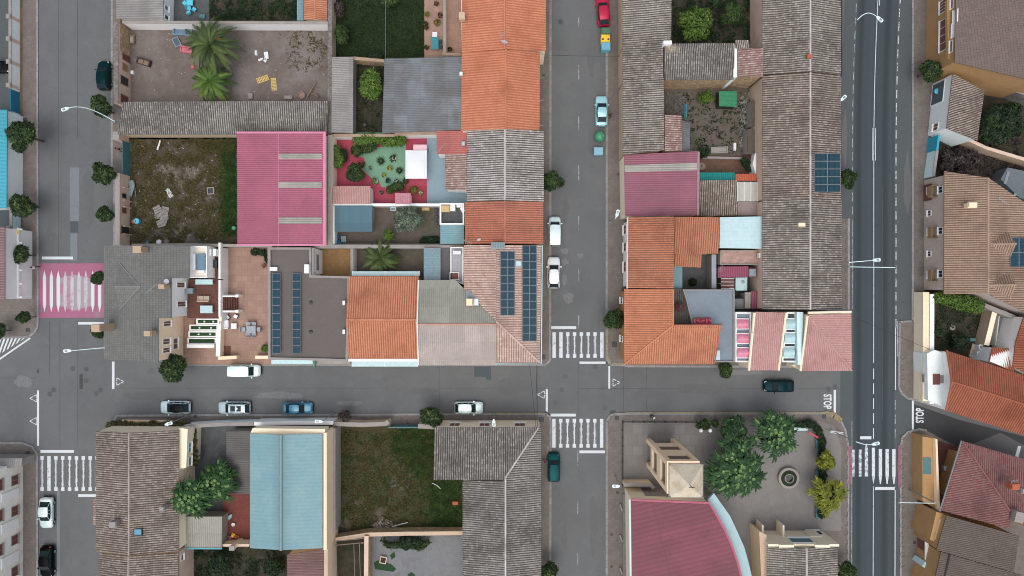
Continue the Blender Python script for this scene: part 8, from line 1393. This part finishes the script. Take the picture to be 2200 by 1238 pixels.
c = W(1694, 1027, .5); t = thing('fountain', 'round stone fountain with a planted ring on the plaza', 'fountain', (c.x, c.y, .15)); m = MB(); m.lathe((c.x, c.y, .15), [(1.5, 0), (1.5, .55), (1.45, .6), (1.15, .6), (1.12, .1)], 32); m.obj('outer_rim', W_GREYP, t); m = MB(); m.lathe((c.x, c.y, .15), [(1.14, .4), (1.1, .45), (.66, .47)], 32); m.obj('planting', plain('fountain_green', C(30, 48, 24), .9, var=.5), t); m = MB(); m.lathe((c.x, c.y, .15), [(.66, .3), (.66, .75), (.6, .78), (.56, .75), (.55, .3)], 24); m.obj('inner_ring', W_GREYP, t); m = MB(); m.lathe((c.x, c.y, .15), [(.56, .5), (.01, .5)], 20); m.obj('water', plain('dark_water', C(28, 40, 34), .1), t)
t = thing('litter_bin', 'black and white litter bin on the pavement north of the plaza', 'litter bin', at(1402, 896, 1)); p = W(1402, 896, .9); m = MB(); m.lathe((p.x, p.y, .12), [(.22, 0), (.26, .7), (.2, .8), (.01, .82)], 12); m.obj('bin', MC['dark_metal'], t); m = MB(); m.box((p.x+.2, p.y-.15, .96), (.3, .2, .06), .5); m.obj('hood', MC['box_white'], t)
t = thing('bollard_sign', 'white sign panel leaning on the pavement by the yellow kerb', 'sign', at(1798, 928, 1)); p, q = W(1784, 926, 1.6), W(1812, 930, 1.8); m = MB(); m.tube([p, q], .06, 4); m.tube([p+Vector((0, -.2, 0)), q+Vector((0, -.2, 0))], .06, 4); m.obj('panel_edge', MC['box_white'], t); m = MB(); [m.tube([v, Vector((v.x, v.y, .12))], .04, 5) for v in (p, q)]; m.obj('post', MC['grey_metal'], t)
t = thing('sign_plate', 'green pharmacy-like sign hung over the pavement below the gravel roof', 'sign', W(677, 779, 3)); t['label'] = 'small green sign hung over the pavement below the gravel roof'; m = MB(); m.box(W(676.5, 783, 3.4), (.12, .9, .8)); m.obj('plate', MC['green_plastic'], t); m = MB(); m.tube([W(676.5, 779, 3.8), W(676.5, 788, 3.8)], .03, 4); m.obj('bracket', MC['grey_metal'], t)
# sunken garden & right patio clutter
t = thing('parasol_base', 'round wheel-shaped paving mark in the sunken garden', 'parasol base', at(2047, 704, .2)); c = W(2047, 704, .2); m = MB(); m.lathe((c.x, c.y, .15), [(.4, 0), (.4, .05), (.01, .06)], 14); m.obj('plate', W_GREYP, t); m = MB(); m.lathe((c.x, c.y, .2), [(.12, 0), (.1, .3), (.01, .31)], 8); m.obj('socket', MC['dark_metal'], t)
for k, (x, y, w, l, lab) in enumerate(((2184, 720, .9, 1.0, 'white chest at the right edge patio, upper'), (2180, 745, 1.2, 1.3, 'large white chest at the right edge patio, lower'), (2164, 735, .8, .8, 'pale crate stack on the right edge patio'), (2183, 682, 1.2, .8, 'brown box at the north of the right edge patio'))): bin_box(lab, x, y, w, l, .7, MC['box_white'] if k < 3 else MC['brown_wood'], name='chest', cat='box', group=None).location.z = 1.0
for x, y, lab in ((2108, 746, 'upper'), (2104, 761, 'lower')): p = W(x, y, 1.4); t = thing('air_conditioner', lab+' white air conditioner behind the red-orange roof', 'air conditioner', (p.x, p.y, 0)); m = MB(); m.box((p.x, p.y, .9), (.6, .8, 1.1), .2); m.obj('casing', MC['box_white'], t); m = MB(); m.lathe((p.x, p.y, 1.45), [(.22, 0), (.2, .03), (.01, .03)], 14); m.obj('fan_grille', MC['grey_metal'], t)
flat('tan concrete slab with air conditioners behind the red-orange roof', [(2090, 738), (2128, 750), (2118, 778), (2082, 766)], .35, W_BEIGE, W_BEIGE, 0, name='plinth', cat='plinth')
bin_box('teal cube box in the corner of the sunken garden', 2091, 730, .8, .5, .7, MC['teal_metal'], name='box', cat='box', group=None)
c = W(2032, 1006, .7); t = thing('round_table', 'white round table behind the ochre entrance strip', 'table', (c.x, c.y, .15)); m = MB(); m.lathe((c.x, c.y, .15), [(.06, 0), (.06, .66), (.38, .68), (.38, .72), (.01, .72)], 18); m.obj('tabletop', MC['box_white'], t); m = MB(); m.lathe((c.x, c.y, .15), [(.3, 0), (.28, .04), (.05, .06)], 14); m.obj('base', MC['grey_metal'], t)
# ================================================================ people
def person(label, x, y, rz, top, legc, step=.25, arm=.2, z=.12):
    c = at(x, y, 1.0); t = thing('person', label, 'person', c+Vector((0, 0, z)), None, rz)
    V = [(0, 0, .95), (0, 0, 1.2), (0, 0, 1.42), (0, 0, 1.52), (.02, 0, 1.66), (.02, 0, 1.73)]; E = [(0, 1), (1, 2), (2, 3), (3, 4), (4, 5)]; Rr = [.13, .13, .12, .05, .1, .07]
    def add(p, par, r): V.append(p); E.append((par, len(V)-1)); Rr.append(r); return len(V)-1
    for s in (-1, 1):
        st = step*s; h = add((0, .1*s, .9), 0, .085); k = add((st*.6+.05, .1*s, .5), h, .06); a = add((st-.04*(s < 0), .1*s, .08), k, .04); add((st+.16, .11*s, .04), a, .035)
        sh = add((0, .19*s, 1.4), 2, .055); e = add((-st*arm*2, .24*s, 1.13), sh, .042); w = add((-st*arm*3+.1, .23*s, .9), e, .03); hd_ = add((-st*arm*3+.15, .23*s, .82), w, .03)
        for q in range(4): f = add((-st*arm*3+.17, (.23+.012*(q-1.5))*s, .76), hd_, .009); add((-st*arm*3+.165, (.228+.012*(q-1.5))*s, .72-.004*abs(q-1.5)), f, .007)
        add((-st*arm*3+.2, .2*s, .79), hd_, .01)
    me = bpy.data.meshes.new('body'); me.from_pydata(V, E, []); o = bpy.data.objects.new('tmpb', me); COL.objects.link(o); md = o.modifiers.new('s', 'SKIN'); 
    for i, r in enumerate(Rr): me.skin_vertices[0].data[i].radius = (r, r*1.15 if i in (1, 2) else r)
    me.skin_vertices[0].data[0].use_root = True; sb = o.modifiers.new('u', 'SUBSURF'); sb.levels = sb.render_levels = 2; bpy.context.view_layer.update(); dg = bpy.context.evaluated_depsgraph_get(); nm = bpy.data.meshes.new_from_object(o.evaluated_get(dg)); bpy.data.objects.remove(o)
    nm.materials.clear(); nm.materials.append(plain('skin', C(190, 140, 112), .6)); nm.materials.append(top); nm.materials.append(legc)
    for p in nm.polygons:
        p.use_smooth = True; cz = sum((nm.vertices[v].co.z for v in p.vertices))/len(p.vertices); cy = abs(sum((nm.vertices[v].co.y for v in p.vertices))/len(p.vertices))
        p.material_index = 1 if (.94 < cz < 1.47 and not (cz < 1.1 and cy > .2)) else 2 if (.08 < cz <= .94 and cy < .2) else 0
    b = bpy.data.objects.new('body', nm); COL.objects.link(b); b.parent = t
    m = MB(); m.world = False; m.lathe((.0, 0, 1.64), [(.115, 0), (.122, .06), (.1, .13), (.05, .165), (.01, .17)], 12); m.obj('hair', plain('dark_hair', C(44, 32, 28), .8), t)
    m = MB(); m.world = False; [m.box((.11, s*.035, 1.68), (.02, .02, .012)) for s in (-1, 1)]; m.box((.125, 0, 1.655), (.03, .022, .04)); m.box((.112, 0, 1.615), (.015, .05, .012)); m.obj('face', plain('skin_dark', C(130, 84, 70), .6), t)
    return t
person('person in a dark red top walking past the teal double gate', 255, 321, 1.2, plain('dark_red_top', C(128, 22, 44), .8), plain('dark_trousers', C(36, 34, 40), .8)); person('person in a white top on the pavement beside the pink crossing', 75, 575, .3, MC['box_white'], MC['dark_trousers']); person('person in a pink top standing beside the dark green estate car', 1171, 990, -.4, plain('pink_top', C(206, 60, 120), .8), MC['dark_trousers'])
person('person in dark clothes on the pavement beside the silver saloon', 1311, 248, 1.4, MC['dark_trousers'], MC['dark_trousers'])
